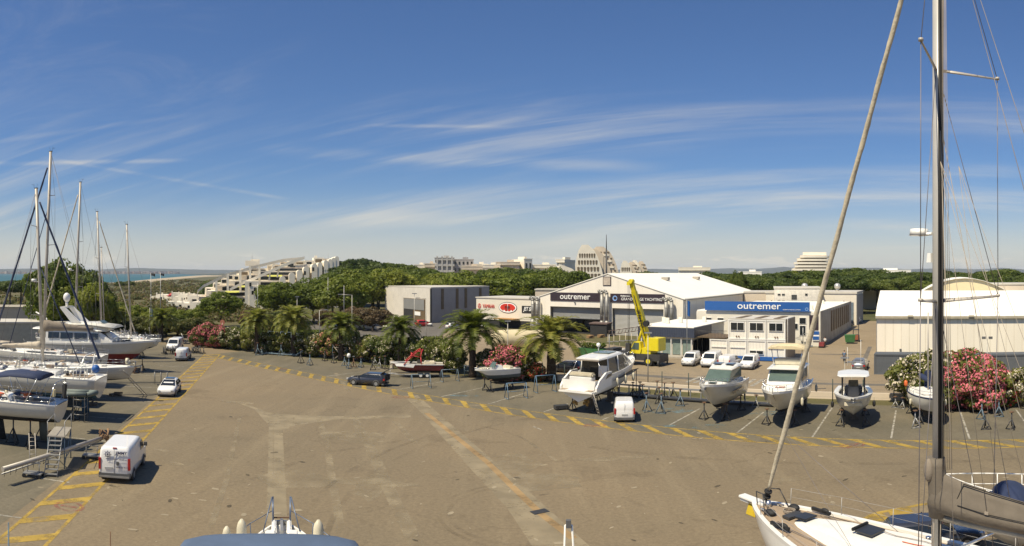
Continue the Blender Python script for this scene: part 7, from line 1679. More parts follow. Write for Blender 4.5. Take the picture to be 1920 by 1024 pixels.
MB().box((-.4, 0, 1.52), (.9, .5, .05)).box((.5, 0, 1.5), (.8, .5, .05)).build('tread', dark, st_)
ladder('short ladder against the rudder of the nearest left sloop', G(62, 868), G(60, 858)+Vector((0, 0, 1.7)), group='ladders at the left boats')
jack('slim dark prop under the bow half of the nearest left sloop', G(25, 832), 2.0, dark, group='jacks under the left hand boats')
# ------------------------------------------------------------------ foreground yacht on the right
Mb = PD(1757, 20.2); hd = R(-20.5); FGZ = 2.75
fg = thing('foreground_sloop', 'big white sloop in the right foreground with teak deck, grey mast and taupe boom cover', 'sailing boat', (Mb.x, Mb.y, 0), -hd)
Lf = 15.6; boff = 8.3-Lf/2     # bow is 8.3 m ahead of the mast
hr = link('hull_group', None, fg)
bpy.data.objects.remove(hr)
def shift(o): o.location = (0, boff, 0); return o
n0 = len(fg.children)
sh, wl = hull(fg, Lf, 4.6, 1.43, 0, .9, 1.55, 1.95, sail=True, top=gel, anti=antiblue, tr=.86, rake=1.1, n=34)
deck(fg, sh, teak, inset=.12, dz=.0, camber=.10); bulwark(fg, sh, .10, t=.17)
zd = wl+1.6
def prof(y):   # sheer height at local hull y
    t = (y+Lf/2)/Lf; return wl+1.55+.40*max(0, t)**1.7
cs = [(-2.2, 1.2, 1.02, .50), (1.2, 1.1, .92, .50), (3.4, .80, .64, .38), (4.9, .50, .36, .2), (5.3, .34, .22, .08)]
cabin(fg, [(y, wb, prof(y)+.05, wt, prof(y)+h_) for y, wb, wt, h_ in cs], deckw, 'coachroof')
for sx in (-1, 1): panel(fg, [(sx*1.15, -1.6, zd+.2), (sx*1.06, 1.4, zd+.25), (sx*.99, 1.4, zd+.40), (sx*1.08, -1.6, zd+.40)], glass, 'cabin_window')
MB().box((0, 5.0, prof(5.0)+.30), (.62, .62, .06), rx=-.06).build('fore_hatch', mat('smoked_hatch', (.03, .032, .035), .4), fg, bevel=.02)
MB().box((.0, 5.62, prof(5.6)+.16), (.7, .35, .08)).build('hatch_garage', dark, fg)
MB().box((.15, 2.2, prof(2.2)+.58), (.7, .7, .06)).build('midship_hatch', MATS['smoked_hatch'], fg); MB().box((.15, 2.62, prof(2.2)+.62), (.8, .10, .10)).build('hatch_hood', black, fg, bevel=.02)
for x, y in [(.55, 6.1), (-.45, 6.3)]: MB().ball((x, y, prof(y)+.17), (.16, .24, .12)).build('dorade_bag', black, fg)
for sx in (-1, 1): MB().box((sx*1.02, 5.2, prof(5.2)+.18), (.10, .9, .10)).ball((sx*1.02, 5.0, prof(5.2)+.24), (.08, .18, .08)).build('genoa_track_car', black, fg)
for k, (x0, y0, x1, y1) in enumerate([(1.6, -1.5, .75, 5.6), (1.7, -1.8, .95, 5.0), (-1.6, -1.5, -.75, 5.6), (.9, -2.1, .35, 1.8), (1.0, -2.1, .1, .9)]):
    q = MB(); P_ = []
    for i in range(9): f_ = i/8; y = y0+(y1-y0)*f_; P_.append((x0+(x1-x0)*f_+.05*math.sin(i*2.1+k), y, prof(y)+(.14 if k < 3 else .58)))
    q.path(P_, .014, 5); q.build('deck_line', [rope, dark, wire, rope, orange][k], fg)
for k, (x, y) in enumerate([(1.45, .8), (1.5, -1.2), (-1.45, .8), (.75, -1.7), (.5, -1.7)]):
    q = MB(); zz = prof(y)+(.10 if abs(x) > 1 else .52); q.tube((x, y, zz), (x, y, zz+.2), .10, .075, 12).tube((x, y, zz+.2), (x, y, zz+.24), .095, None, 12); q.build('winch', chrome, fg)
q = MB()
for k in range(40): a = k*.6; q.tube((.2+.22*math.cos(a), 6.0+.22*math.sin(a), prof(6)+.13+k*.002), (.2+.22*math.cos(a+.6), 6.0+.22*math.sin(a+.6), prof(6)+.13+k*.002), .016, None, 4)
q.build('rope_coil', rope, fg)
cl_ = MB()
for y, x in [(6.7, .42), (6.7, -.42)]: cl_.box((x, y, prof(y)+.14), (.06, .32, .06))
cl_.build('mooring_cleat', chrome, fg)
MB().tube((0, 6.9, prof(6.9)+.08), (0, 6.9, prof(6.9)+.30), .12, .09, 10).build('windlass', chrome, fg)
q = MB(); q.box((0, 7.75, prof(7.7)+.10), (.34, 1.4, .10)).box((0, 8.2, prof(7.7)-.02), (.2, .5, .12)); q.build('bow_roller', gel, fg, bevel=.02)
MB().box((0, 7.9, prof(7.7)-.32), (.12, .55, .45), top=.5).build('bowsprit_cover', mat('yellow_cover', (.70, .50, .03), .6), fg, bevel=.05)
pulp = MB()
for sx in (-1, 1):
    S_ = [Vector((sx*.16, 7.35, prof(7.4)+.08)), Vector((sx*.30, 7.25, prof(7.3)+.62)), Vector((sx*.42, 6.75, prof(6.7)+.70)), Vector((sx*.60, 6.45, prof(6.4)+.08))]
    pulp.path(S_, .022, 6)
pulp.build('pulpit', dark, fg)
gl = MB()
prev = {}
for y in (6.5, 4.6, 2.6, .4, -2, -4.5, -7):
    xx = B_ = 4.6/2*bshape((y+Lf/2)/Lf, .42, .86)-.12
    for sx in (-1, 1):
        p = Vector((sx*xx, y, prof(y)+.05)); q2 = p+Vector((sx*.04, 0, .66)); gl.tube(p, q2, .014, None, 5)
        if sx in prev: gl.tube(prev[sx], q2, .007, None, 4); gl.tube(prev[sx]-Vector((0, 0, .32)), q2-Vector((0, 0, .32)), .006, None, 4)
        prev[sx] = q2
gl.build('guard_wires', mat('dull_stainless_wire', (.42, .40, .37), .7), fg)
ck = MB(); ck.box((0, -4.6, zd-.12), (2.4, 3.4, .1)).box((-1.35, -4.6, zd+.1), (.3, 3.4, .45)).box((1.35, -4.6, zd+.1), (.3, 3.4, .45)); ck.build('cockpit', teak, fg)
for o in list(fg.children): o.location = (0, boff, 0)
keel(fg, -1.6, .6, .1, 1.9, .24, antiblue); keel(fg, boff-7.0, boff-6.2, .5, 2.2, .09, antiblue, 'rudder')
# mast: grey section with dark aft track
zb = zd+.50; HT = 20.6
b = MB(); rings = []
for z in (zb-.3, zb+HT): rings.append([(.105*math.cos(a*math.pi/10), .152*math.sin(a*math.pi/10), z) for a in range(20)])
b.loft(rings, mf=lambda a, k: 1 if 12 <= k <= 17 else 0); b.build('mast', [mat('pale_grey_mast', (.47, .45, .41), .35, .1, var=.04), black], fg)
MB().box((0, -.19, zb+HT/2+1.5), (.05, .06, HT-3)).build('sail_track', black, fg)
for nm, zz, hl_, sw_ in (('lower', 12.15, 2.15, .42), ('upper', 19.05, 2.12, .42)):
    for sx in (-1, 1):
        b = MB(); a, c = Vector((sx*.08, 0, zz)), Vector((sx*hl_, -hl_*sw_, zz+.10)); b.tube(a, c, .085, .05, 8, flat=.4); b.tube(c-Vector((0, 0, .02)), c+Vector((0, 0, .06)), .07, None, 8); b.build('spreader', alu, fg)
for sx in (-1, 1):
    t1, t2 = Vector((sx*2.15, -.9, 12.25)), Vector((sx*2.12, -.89, 19.15)); cp = Vector((sx*2.05, -.75, prof(0)+.1))
    b = MB(); b.tube(cp, t1, .014, None, 5).tube(t1, t2, .012, None, 5).tube(t2, (0, 0, zb+HT), .012, None, 5); b.build('cap_shroud', wire, fg)
    b = MB(); b.tube(cp+Vector((-sx*.12, .1, 0)), (sx*.08, 0, 12.0), .011, None, 5).tube(t1, (sx*.08, 0, 18.9), .011, None, 5); b.build('diagonal_shroud', wire, fg)
    b = MB(); b.tube(cp+Vector((-sx*.15, -1.1, 0)), (sx*.05, -.15, 17.2), .011, None, 5); b.build('lazy_line', rope, fg)
TP = Vector((0, 0, zb+HT))
tack = Vector((0, boff+7.05, prof(7.1)+.3)); d = TP-tack; u = Vector((1, 0, 0)); v = d.normalized().cross(u); rings = []; n = 90
for k in range(n+1):
    t = .02+.97*k/n; rr = (.055+.038*min(1, t*9) if t < .12 else .095-.022*t)*(1+.04*math.sin(k*2.3)); tw_ = k*.42
    rings.append([tack+d*t+u*(rr*math.cos(a*math.pi/6+tw_)*(1.16 if a in (0, 1, 2) else 1))+v*(rr*math.sin(a*math.pi/6+tw_)*(1.16 if a in (0, 1, 2) else 1)) for a in range(12)])
b = MB(); b.loft(rings); b.build('furled_foresail', mat('beige_furled_sail', (.56, .49, .36), .85, var=.12, scale=4, bump=.5, bscale=7), fg)
b = MB(); b.tube(tack, tack+d.normalized()*.35, .05).tube(tack+d.normalized()*.12, tack+d.normalized()*.18, .15, None, 14).tube(tack+d.normalized()*.34, tack+d.normalized()*.40, .15, None, 14).tube(tack+d.normalized()*.16, tack+d.normalized()*.36, .09, None, 12).tube(tack-Vector((0, 0, .35)), tack, .03); b.build('furling_drum', black, fg)
sheetm = MB(); cp2 = tack+d*.13
sheetm.tube(cp2, (1.2, 2.2, prof(0)+.3), .009, None, 5).tube(cp2, (-1.2, 2.0, prof(0)+.3), .007, None, 5); sheetm.build('genoa_sheet', wire, fg)
# boom with stack pack cover
def ringb(y, z, rx, ru, rd): return [(rx*math.cos(a*math.pi/8)*(1 if math.sin(a*math.pi/8) < .3 else .55), y, z+(ru if math.sin(a*math.pi/8) > 0 else rd)*math.sin(a*math.pi/8)) for a in range(16)]
ZB = zb+1.55
b = MB(); b.loft([ringb(.22, ZB+.2, .20, .5, .35), ringb(.05, ZB+.35, .30, .65, .5), ringb(-.3, ZB+.3, .32, .75, .45), ringb(-.8, ZB+.22, .34, .72, .38), ringb(-1.6, ZB+.18, .36, .62, .38), ringb(-3.0, ZB+.15, .34, .5, .36), ringb(-4.8, ZB+.1, .30, .42, .33), ringb(-6.2, ZB+.08, .24, .3, .28)]); b.build('boom_cover', mat('taupe_boom_cover', (.165, .138, .105), .85, var=.10, scale=1.5, bump=.6, bscale=3), fg)
b = MB(); b.loft([[(.24*math.cos(a*math.pi/8), .02+.30*math.sin(a*math.pi/8)-oy, z) for a in range(16)] for z, oy in ((ZB-.25, 0.05), (ZB+.3, .05), (ZB+.9, .02), (ZB+1.25, -.01), (ZB+1.5, -.02))]); b.build('mast_boot_cover', MATS['taupe_boom_cover'], fg)
MB().ball((-.22, .15, ZB+1.15), (.14, .16, .35)).build('sail_bag_flap', taupe, fg)
MB().tube((0, -.15, ZB-.25), (0, -6.9, ZB-.28), .11, None, 12).build('boom', mat('boom_beige', (.42, .38, .30), .5), fg)
for sx in (-1, 1): MB().path([(sx*.30, -.9, ZB+.32), (sx*.36, -1.9, ZB+.26), (sx*.34, -3.4, ZB+.22), (sx*.30, -5.0, ZB+.16)], .014, 5).build('cover_batten', black, fg)
zp = MB(); zp.path([(-.20, -.75, ZB+.30), (-.12, -1.0, ZB+.90), (-.10, -3.0, ZB+.66), (-.08, -5.0, ZB+.53)], .016, 5); zp.build('cover_zip', black, fg)
ll = MB()
for y, z in ((-1.9, ZB+.3), (-3.4, ZB+.25), (-4.8, ZB+.2)):
    for sx in (-1, 1): ll.tube((sx*.36, y, z), (sx*.5, -.45, 16.2), .008, None, 4)
    for sx in (-1, 1): ll.box((sx*.37, y, z), (.03, .12, .08))
ll.build('lazy_jacks', rope, fg)
vg = MB(); vg.tube((0, -.15, zb+.15), (0, -2.0, ZB-.32), .045, None, 8); vg.build('rod_vang', chrome, fg)
hl = MB(); rnd = random.Random(8)
for k in range(9): a = rnd.uniform(0, 6.28); hl.tube((.15*math.cos(a), .2*math.sin(a), zb-.1), (.14*math.cos(a+.3), .19*math.sin(a+.3), ZB+.1+rnd.random()*.4), .014, None, 4)
for k in range(5): hl.tube((.05*(k-2), -.26-.05*k, ZB+1.2), (.03*(k-2), -.22, zb+HT-.5), .008, None, 4)
hl.build('halyards', rope, fg)
bk = MB(); bk.tube((1.4, boff-7.4, prof(-7)), TP, .012, None, 5).tube((-1.4, boff-7.4, prof(-7)), TP, .012, None, 5); bk.build('backstay', wire, fg)
rd = MB(); rd.tube((-.05, .15, ZH(437, 19.9)), (-.05, .62, ZH(437, 19.9)-.02), .05).tube((-.05, .62, ZH(440, 19.9)), (-.05, .62, ZH(427, 19.9)), .30, .27, 18); rd.build('radar_dome', white, fg)
MB().box((-.05, .22, ZH(483, 20)), (.16, .16, .28), top=.7).build('deck_light', white, fg)
for k, (y, sx) in enumerate([(boff+4, -1), (boff+4, 1), (boff-3.5, -1), (boff-3.5, 1)]):
    jack('%s %s jack stand under the foreground sloop' % (['left', 'right', 'left', 'right'][k], ['bow', 'bow', 'stern', 'stern'][k]), hullpt(fg, sx*1.3, y), 2.6, dark, group='jacks under the foreground sloop')
# neighbour boat at lower right with white rail and blue covered tender
nb = thing('neighbour_motor_yacht', 'white motor yacht at the lower right edge with white rails', 'motor boat', PD(2045, 29.5), -R(-38)); 
sh, wl = hull(nb, 13, 4.2, .35, 0, .7, 1.3, 1.9, top=gel, anti=antiblue, tr=.9); deck(nb, sh); bulwark(nb, sh, .12); rails(nb, sh, .95, r=.028, m=white, n=9, mid=True)
cabin(nb, [(-3, 1.5, wl+1.4, 1.3, wl+2.4), (2, 1.3, wl+1.6, 1.1, wl+2.3), (4, .7, wl+1.8, .5, wl+2.0)], gel, 'coachroof')
put_jacks(nb, 'the white railed yacht at the lower right', 13, 4.2, 1.3)
# tender on its foredeck
tn = thing('covered_tender', 'dark blue covered tender lying on the deck of the lower right yacht', 'tender', PD(1893, 28.6, ZH(945, 28.6)), 0.9); b = MB()
b.ball((0, 0, .25), (1.5, .85, .62)); b.build('cover', navy, tn); MB().path([(-1.4, -.7, .1), (.9, -.7, .1), (1.5, 0, .2), (.9, .7, .1), (-1.4, .7, .1)], .2, 8).build('tubes', mat('dark_blue_tube', (.03, .05, .10), .5), tn)
# ------------------------------------------------------------------ boat under the camera: bow, pulpit, fenders and blue canopy
uh = (528-960)/F
ub = thing('own_motor_yacht', 'motor yacht below the camera with white bow fairleads and a wide steel blue canopy', 'motor boat', PD(528, 17.4), -uh)
sh, wl = hull(ub, 13.0, 4.4, 1.5, 0, .8, 1.3, 1.85, top=gel, anti=antiblue, tr=.9, rake=1.2, n=28); deck(ub, sh, deckw); bulwark(ub, sh, .1)
pr_ = MB()
for sx in (-1, 1):
    pr_.path([(sx*.28, 6.15, wl+1.9), (sx*.30, 6.6, wl+2.75), (sx*.34, 6.45, wl+2.78), (sx*.62, 5.6, wl+1.9)], .02, 6); pr_.tube((sx*.33, 6.5, wl+2.75), (sx*.30, 6.1, wl+1.95), .02)
    pr_.path([(sx*.34, 6.45, wl+2.3), (sx*1.05, 5.1, wl+2.35), (sx*1.6, 3.9, wl+2.3), (sx*2.0, 2.4, wl+2.2)], .014, 5)
    for x, y in ((1.05, 5.1), (1.6, 3.9), (2.0, 2.4)): pr_.tube((sx*x, y, wl+2.35), (sx*(x-.05), y, wl+1.7), .016, None, 5)
pr_.build('pulpit', mat('blue_grey_rail', (.16, .20, .28), .4, .3), ub)
for sx in (-1, 1): MB().box((sx*.26, 5.85, wl+2.0), (.22, 1.0, .22), top=.6).box((sx*.38, 5.25, wl+1.95), (.34, .5, .12)).build('bow_fairlead', gel, ub, bevel=.04)
MB().box((0, 6.35, wl+1.95), (.7, .12, .1)).box((0, 5.9, wl+1.98), (.1, 1.2, .14)).build('anchor_channel', steel, ub)
MB().box((0, 6.3, wl+2.12), (.55, .04, .04)).build('bow_crossbar', rust, ub)
cabin(ub, [(-4.5, 1.7, wl+1.4, 1.6, wl+3.1), (1.0, 1.6, wl+1.5, 1.4, wl+3.0), (2.6, 1.3, wl+1.6, 1.0, wl+2.1)], gel, 'wheelhouse')
cz = ZH(1003, 17.2); cnp = MB(); rings = []
for y, wd, dz in ((.35, 1.55, -.30), (.2, 2.0, -.12), (-.2, 2.25, -.04), (-1.2, 2.35, .02), (-3.0, 2.35, .02), (-4.5, 2.2, -.1)):
    rings.append([(-.3+wd*math.cos(math.pi*a/12), y, cz-.25+dz+.25*math.sin(math.pi*a/12)**.7) for a in range(13)]+[(-.3+wd*.98*math.cos(math.pi*a/12), y, cz-.31+dz+.22*math.sin(math.pi*a/12)) for a in range(12, -1, -1)])
cnp.loft(rings); cnp.build('canopy', bluec, ub)
for sx in (-1, 1):
    for y in (-.2, -3.8): MB().tube((sx*1.9, y, cz-.4), (sx*1.8, y, wl+1.6), .03).build('canopy_post', chrome, ub)
put_jacks(ub, 'the motor yacht below the camera', 13, 4.4, 2.2)
fg_ = 'cream fenders standing on the bow rail below the camera'
for px, y, s, lb in [(453, 1003, 1.0, 'tall cream fender on the left bow rail below the camera'), (425, 1012, .85, 'rounder cream fender left of the tall one, partly under the canopy'), (597, 1006, 1.05, 'tall cream fender on the right bow rail below the camera')]:
    D_ = 20.5; p = PD(px, D_, ZH(y, D_)); fender(lb, p, .95*s, .16*s, fend, fg_)
lf = MB(); rnd = random.Random(2)
for k in range(5): lf.box((1.35+k*.17, 4.7-k*.42, wl+2.25-k*.03), (.07, .07, .10))
for k in range(4): lf.box((-1.4-k*.2, 4.6-k*.45, wl+2.25-k*.03), (.07, .07, .10))
lf.build('rail_clips', dark, ub)
# viewing gantry below the camera with its folded white rail
vg_ = thing('boarding_gantry', 'white tubular A shaped rail end rising at the bottom edge', 'gantry', PD(1066, 9.0), R(-5))
b = MB(); zt = ZH(985, 9.0); 
b.path([(-.10, 0, zt-1.6), (-.045, 0, zt), (.045, 0, zt), (.15, 0, zt-1.6)], .013, 8); b.build('white_rail', white, vg_); MB().box((0, 0, zt+.02), (.07, .06, .10)).build('rail_cap', greyh, vg_)
MB().box((0, -1, zt-1.65), (1.2, 2.6, .08)).build('platform', steel, vg_)
for x in (-.5, .5):
    for y in (-2.1, .1): MB().tube((x, y, 0), (x, y, zt-1.65), .05).build('leg', steel, vg_)
tag(MB().tube((0, 0, 0), (0, 0, ZH(997, 14)), .03, .012, 6).build('antenna_mast', rust, loc=PD(207, 14)), 'thin rusty rod sticking up at the bottom edge left of the blue canopy', 'rod')
ap = MB(); zt = ZH(980, 12); ap.path([(-.07, 0, 0), (0, 0, zt), (.10, .05, 0)], .012, 5); tag(ap.build('slim_tripod', bluest, loc=PD(16, 12)), 'slim blue grey A frame tip in the lower left corner', 'frame')
# ------------------------------------------------------------------ yard equipment
g4 = 'empty jack stands along the hedge'
jl = [(483, 666, 1.9, 'tilted tall jack stand at the left end of the stand row', bluest), (491, 666, 1.1, 'short blue jack stand beside the tilted one', bluest), (513, 664, 1.0, 'slim grey post stand between two blue stands', steel), (527, 667, 1.9, 'blue pyramid footed jack stand left of the cradle frames', bluest),
      (564, 681, 1.9, 'tall dark jack stand in front of the blue cradle', dark), (581, 685, 1.7, 'grey jack stand right of the tall dark one', bluest), (609, 677, 1.6, 'dark jack stand before the brown trestle group', dark), (626, 681, 1.5, 'dark jack stand left of the X braced trestle', dark),
      (646, 686, 1.4, 'grey jack stand left of the one with a white bucket', bluest), (654, 691, 1.5, 'jack stand topped with a white bucket', bluest), (663, 688, 1.4, 'brown jack stand right of the white bucket', rust), (677, 689, 1.4, 'jack stand with square blue head', bluest),
      (698, 694, 1.5, 'jack stand with cross arms directly behind the estate car', dark), (712, 690, 1.4, 'thin jack stand in the clutter behind the estate car', steel), (722, 692, 1.7, 'dark post stand right behind the raised tailgate', dark), (703, 684, 1.2, 'low grey stand between shrubs and estate car', steel), (730, 684, 1.6, 'dark upright stand at the hedge behind the tailgate', dark), (686, 676, 1.6, 'bare steel post stand at the hedge', steel), (694, 679, 1.5, 'bare dark post stand at the hedge', dark)]
for px, y, h, lb, m in jl: jack(lb, G(px, y), h, m, rz=px*.37, group=g4)
MB_ = MB().ball((0, 0, 0), (.28, .28, .32)); tag(MB_.build('bucket', white, loc=G(654, 691)+Vector((0, 0, 1.75))), 'white bucket upside down on top of a jack stand', 'bucket')
g5 = 'jack stands between the white van and the cruisers'
for px, y, h, lb, m in [(1212, 772, 1.7, 'dark jack stand right behind the white panel van', bluest), (1240, 775, 1.8, 'jack stand in front right of the white panel van', bluest), (1246, 750, 1.7, 'dark jack stand in the middle of the stand group', dark), (1236, 757, 1.6, 'jack stand left of centre in the stand group', dark), (1276, 761, 1.6, 'rightmost jack stand of the group before the cruiser', bluest),
                        (1262, 745, 1.5, 'dark jack stand near the long grey trestle', dark), (1232, 742, 1.5, 'dark jack stand at the left end of the long grey trestle', dark), (1200, 744, 1.5, 'jack stand between yacht bow and trestle', dark), (1205, 747, 1.4, 'second jack stand between yacht bow and trestle', bluest), (1418, 763, 1.1, 'short jack stand between the two cruisers', steel),
                        (1841, 786, 1.5, 'jack stand right of the oleanders next to the white cabinet', bluest), (1873, 781, 1.5, 'jack stand behind the thin rigging at right', bluest), (1848, 805, 1.4, 'front jack stand of the right hand four', dark), (1897, 805, 1.4, 'front right jack stand of the right hand four', dark), (1716, 802, 1.4, 'jack stand before the small sloop', steel),
                        (1679, 764, 1.0, 'small grey stand at the fence left of the small sloop', steel), (1693, 766, 1.0, 'second small grey stand at the fence', steel)]:
    jack(lb, G(px, y), h, m, rz=px*.41, group=g5)
def tieframe(label, px, y, w_, h, d, rz, m=bluest, group='blue trestle frames'):
    r = thing('trestle_frame', label, 'trestle', G(px, y), rz, group)
    for x in (-w_/2, w_/2):
        for s in (-1, 1): MB().tube((x, s*d/2, .03), (x, s*.1, h), .04, None, 6).build('leg', m, r)
        MB().tube((x, -d/2, .04), (x, d/2, .04), .035, None, 6).build('foot', m, r)
    MB().tube((-w_/2, 0, h), (w_/2, 0, h), .05, None, 6).build('top_bar', m, r); MB().tube((-w_/2, 0, h*.45), (w_/2, 0, h*.45), .03, None, 6).build('cross_bar', m, r); return r
cb2 = mat('bright_blue_stand_paint', (.11, .20, .30), .5, var=.2, scale=5)
tieframe('blue trestle frame standing before the red boat trailer', 789, 727, 2.1, 1.5, 1.5, R(20), bluest); tieframe('blue trestle frame left of the tall date palm', 843, 715, 2.0, 1.4, 1.3, R(25), bluest)
tieframe('bright blue trestle frame below the stern of the small powerboat', 968, 747, 2.1, 1.6, 1.3, R(20), cb2); tieframe('bright blue trestle frame behind the left stern of the yacht', 1022, 735, 2.2, 1.8, 1.3, R(20), cb2); tieframe('weathered trestle beside the small powerboat stern', 985, 715, 1.2, 1.5, 1.0, R(30), steel)
tieframe('dark trestle frame lying behind the tall palm trunk', 884, 703, 1.8, 1.2, 1.0, R(10), bluest)
# tall framed cradle at the hedge
cr2 = thing('boat_cradle', 'low blue boat cradle with side rails on the ground by the hedge', 'cradle', G(533, 666), R(-12)); b = MB()
for x in (-2.6, 2.6): b.tube((x, -.9, .2), (x, .9, .2), .10)
for y in (-.9, .9): b.tube((-2.9, y, .25), (2.9, y, .25), .10)
b.tube((-2.6, -.9, .25), (-3.4, -1.1, .1), .1).tube((2.6, -.9, .25), (3.6, -.4, .9), .1); b.build('base_frame', bluest, cr2)
for x in (-1.8, 0, 1.8): MB().box((x, 0, .35), (.2, 1.8, .12)).build('cross_member', bluest, cr2)
for k, (px, y, h, w_) in enumerate([(511, 655, 3.0, 2.1), (525, 656, 3.0, 1.9), (545, 659, 3.1, 2.2), (558, 661, 3.0, 2.0)]):
    r = thing('upright_frame', 'tall grey upright tube frame behind the blue cradle, '+['leftmost', 'second', 'third', 'rightmost'][k]+' of four', 'frame', G(px, y), R(-15), 'upright tube frames at the hedge')
    for x in (-w_/2, 0, w_/2): MB().tube((x, 0, 0), (x, .2, h), .05, None, 6).build('post', bluest, r)
    b = MB()
    for z in (h, h*.66, h*.3): b.tube((-w_/2, .2*z/h, z), (w_/2, .2*z/h, z), .045, None, 6)
    b.build('cross_bars', bluest, r)
r = thing('brown_trestle', 'rusty brown trestle table standing at the hedge', 'trestle', G(597, 666), R(-15))
for x in (-1.8, -.9, 0, .9, 1.8): MB().tube((x, 0, 0), (x, 0, 1.5), .05, None, 5).build('leg', rust, r)
MB().box((0, 0, 1.5), (4.0, .3, .12)).build('top_beam', rust, r)
r = thing('braced_trestle', 'pale trestle with diagonal X braces against the hedge', 'trestle', G(637, 676), R(-12)); b = MB()
for x in (-1.2, 1.2): MB().tube((x, 0, 0), (x, 0, 2.2), .05, None, 5).build('leg', bluest, r)
MB().tube((-1.2, 0, 1.9), (1.2, 0, 1.9), .05).build('top_bar', beige, r); MB().tube((-1.2, 0, 2.3), (.8, -.1, .1), .06).tube((1.1, 0, 1.7), (-.9, .1, .2), .05).build('cross_brace', beige, r)
for k, (px, y) in enumerate([(480, 644), (487, 645), (494, 646), (735, 692), (827, 706), (1839, 760)]):
    r = thing('power_pedestal', 'small cream service pedestal '+['at the hedge start, leftmost', 'at the hedge start, middle', 'at the hedge start, right', 'behind the bow of the red boat', 'right of the red boat stern', 'with round socket by the right hand jacks'][k], 'pedestal', G(px, y), GRID, 'service pedestals'); h = 1.0 if k > 2 else .8
    MB().box((0, 0, h/2), (.5, .4, h)).build('body', mat('cream_pedestal', (.55, .48, .36), .7), r, bevel=.05); MB().box((0, 0, h+.05), (.6, .5, .12)).build('cap', MATS['cream_pedestal'], r, bevel=.03); MB().box((0, -.21, h*.7), (.2, .03, .25)).build('socket_panel', greyh, r)
# motorcycle-like pile of stands next to the vans
for k, (px, y, n_, lb) in enumerate([(310, 664, 9, 'pile of dark jack stands beside the high roof van'), (372, 663, 10, 'dark pile of chained stands right of the white panel van'), (402, 650, 11, 'heap of folded dark jack stands under the pink oleander'), (418, 652, 9, 'second heap of dark jack stands beneath the cream oleander')]):
    r = thing('stand_pile', lb, 'pile', G(px, y), 0, 'piles of folded stands'); rnd = random.Random(k)
    for j in range(n_):
        x, y2 = rnd.uniform(-1.2, 1.2), rnd.uniform(-.6, .6); MB().tube((x, y2, .1), (x+rnd.uniform(-.5, .5), y2, 1.3*rnd.uniform(.7, 1.1)), .06, None, 5).tube((x-.4, y2, .15), (x+.4, y2+.2, .12), .05, None, 5).tube((x, y2, .9), (x+.5, y2-.3, .05), .04, None, 5).build('folded_stand', dark if k != 2 else bluest, r)
for k, (px, y, lb) in enumerate([(348, 645, 'white goalpost shaped stand before the pink oleander'), (386, 648, 'slanted white stand right of the goalpost one')]):
    r = thing('white_stand', lb, 'stand', G(px, y), .3); MB().tube((-.8, 0, 1.9), (0, 0, .2), .07).tube((.8, 0, 1.9), (0, 0, .2), .07).build('arms', steel, r); MB().box((0, 0, .12), (1.6, .8, .15)).build('base', dark, r)
# long ladder like grey trestle lying at the fence
lt = thing('long_rack', 'long grey ladder like rack lying along the fence behind the cruisers', 'rack', UV(63.8, -37.5), GRID); b = MB()
MB().box((12.3, 0, .22), (25.5, .9, .12)).build('lower_rail', dark, lt); MB().box((12.3, .2, 1.15), (25.5, .16, .16)).build('upper_rail', steel, lt)
for k in range(22): MB().box((.4+k*1.15, .2, .65), (.10, .10, 1.0)).build('upright', steel, lt)
MB().box((24.6, -.2, .75), (.9, .7, 1.1)).build('end_box', greyh, lt)
# chain link fence posts along the road and concrete footing wall
wl_ = thing('low_wall', 'low tan concrete wall between boat bays and road', 'wall', UV(68.8, -47), GRID); MB().box((28.5, 0, .35), (57, .25, .7)).build('wall', stucco2, wl_)
fw_ = thing('fence', 'thin wire fence with dark green posts between bays and road', 'fence', UV(66.6, -47), GRID); mp_ = MB().tube((0, 0, 0), (0, 0, 2.4), .05, None, 6).mesh('post', mat('dark_green_post', (.03, .05, .04), .6))
for k in range(20): link('post', mp_, fw_, (k*3.05, 0, 0))
b = MB()
for z in (.6, 1.4, 2.2): b.tube((0, 0, z), (58, 0, z), .008, None, 4)
b.build('wire', wire, fw_)
# street lamps, poles, flags
def lamp(label, px, yb, yt, arm=0.0, D=None, double=False, r0=.09, group='street lamps'):
    p = G(px, yb) if D is None else PD(px, D); D = p.length; h = ZH(yt, D); r = thing('street_lamp', label, 'street lamp', (p.x, p.y, 0), math.atan2(-p.x, p.y), group)
    MB().tube((0, 0, 0), (0, 0, h), r0, r0*.6, 8).build('pole', mat('pale_pole', (.55, .52, .45), .5), r)
    if arm:
        MB().tube((0, 0, h-.05), (arm, 0, h+.1), .05).build('arm', MATS['pale_pole'], r); MB().box((arm+(.3 if arm > 0 else -.3), 0, h+.1), (.8, .3, .14)).build('lamp_head', steel, r)
    elif double:
        for sx in (-1, 1): MB().box((sx*.42, 0, h-.1), (.5, .25, .3)).build('lamp_head', greyh, r)
    else: MB().box((0, 0, h+.05), (.9, .3, .15)).build('lamp_head', steel, r)
    return r
lamp('pale lamp post with short flat head left of the third palm', 557, 590, 557, D=150); lamp('tall double height lamp post with left arm by the tamarisk', 660, 600, 553, -2.2, D=140); lamp('small lamp post with right arm near the green strip', 599, 605, 582, .9, D=135)
lamp('slim white pole in front of the shed gate', 777, 620, 551, D=125, r0=.07); lamp('second slim white pole in front of the shed', 799, 620, 560, -1.2, D=122, r0=.07); lamp('pale pole with short crossbar between the two tall palms', 952, 640, 603, D=100, r0=.08)
lamp('white lamp post rising beside the yellow crane', 1215, 714, 625, D=80, r0=.07); lamp('double floodlight mast over the right hand pink oleanders', 1851, 760, 632, D=84, double=True); lamp('slim pole at the far left by the flags', 333, 600, 575, D=150, r0=.06)
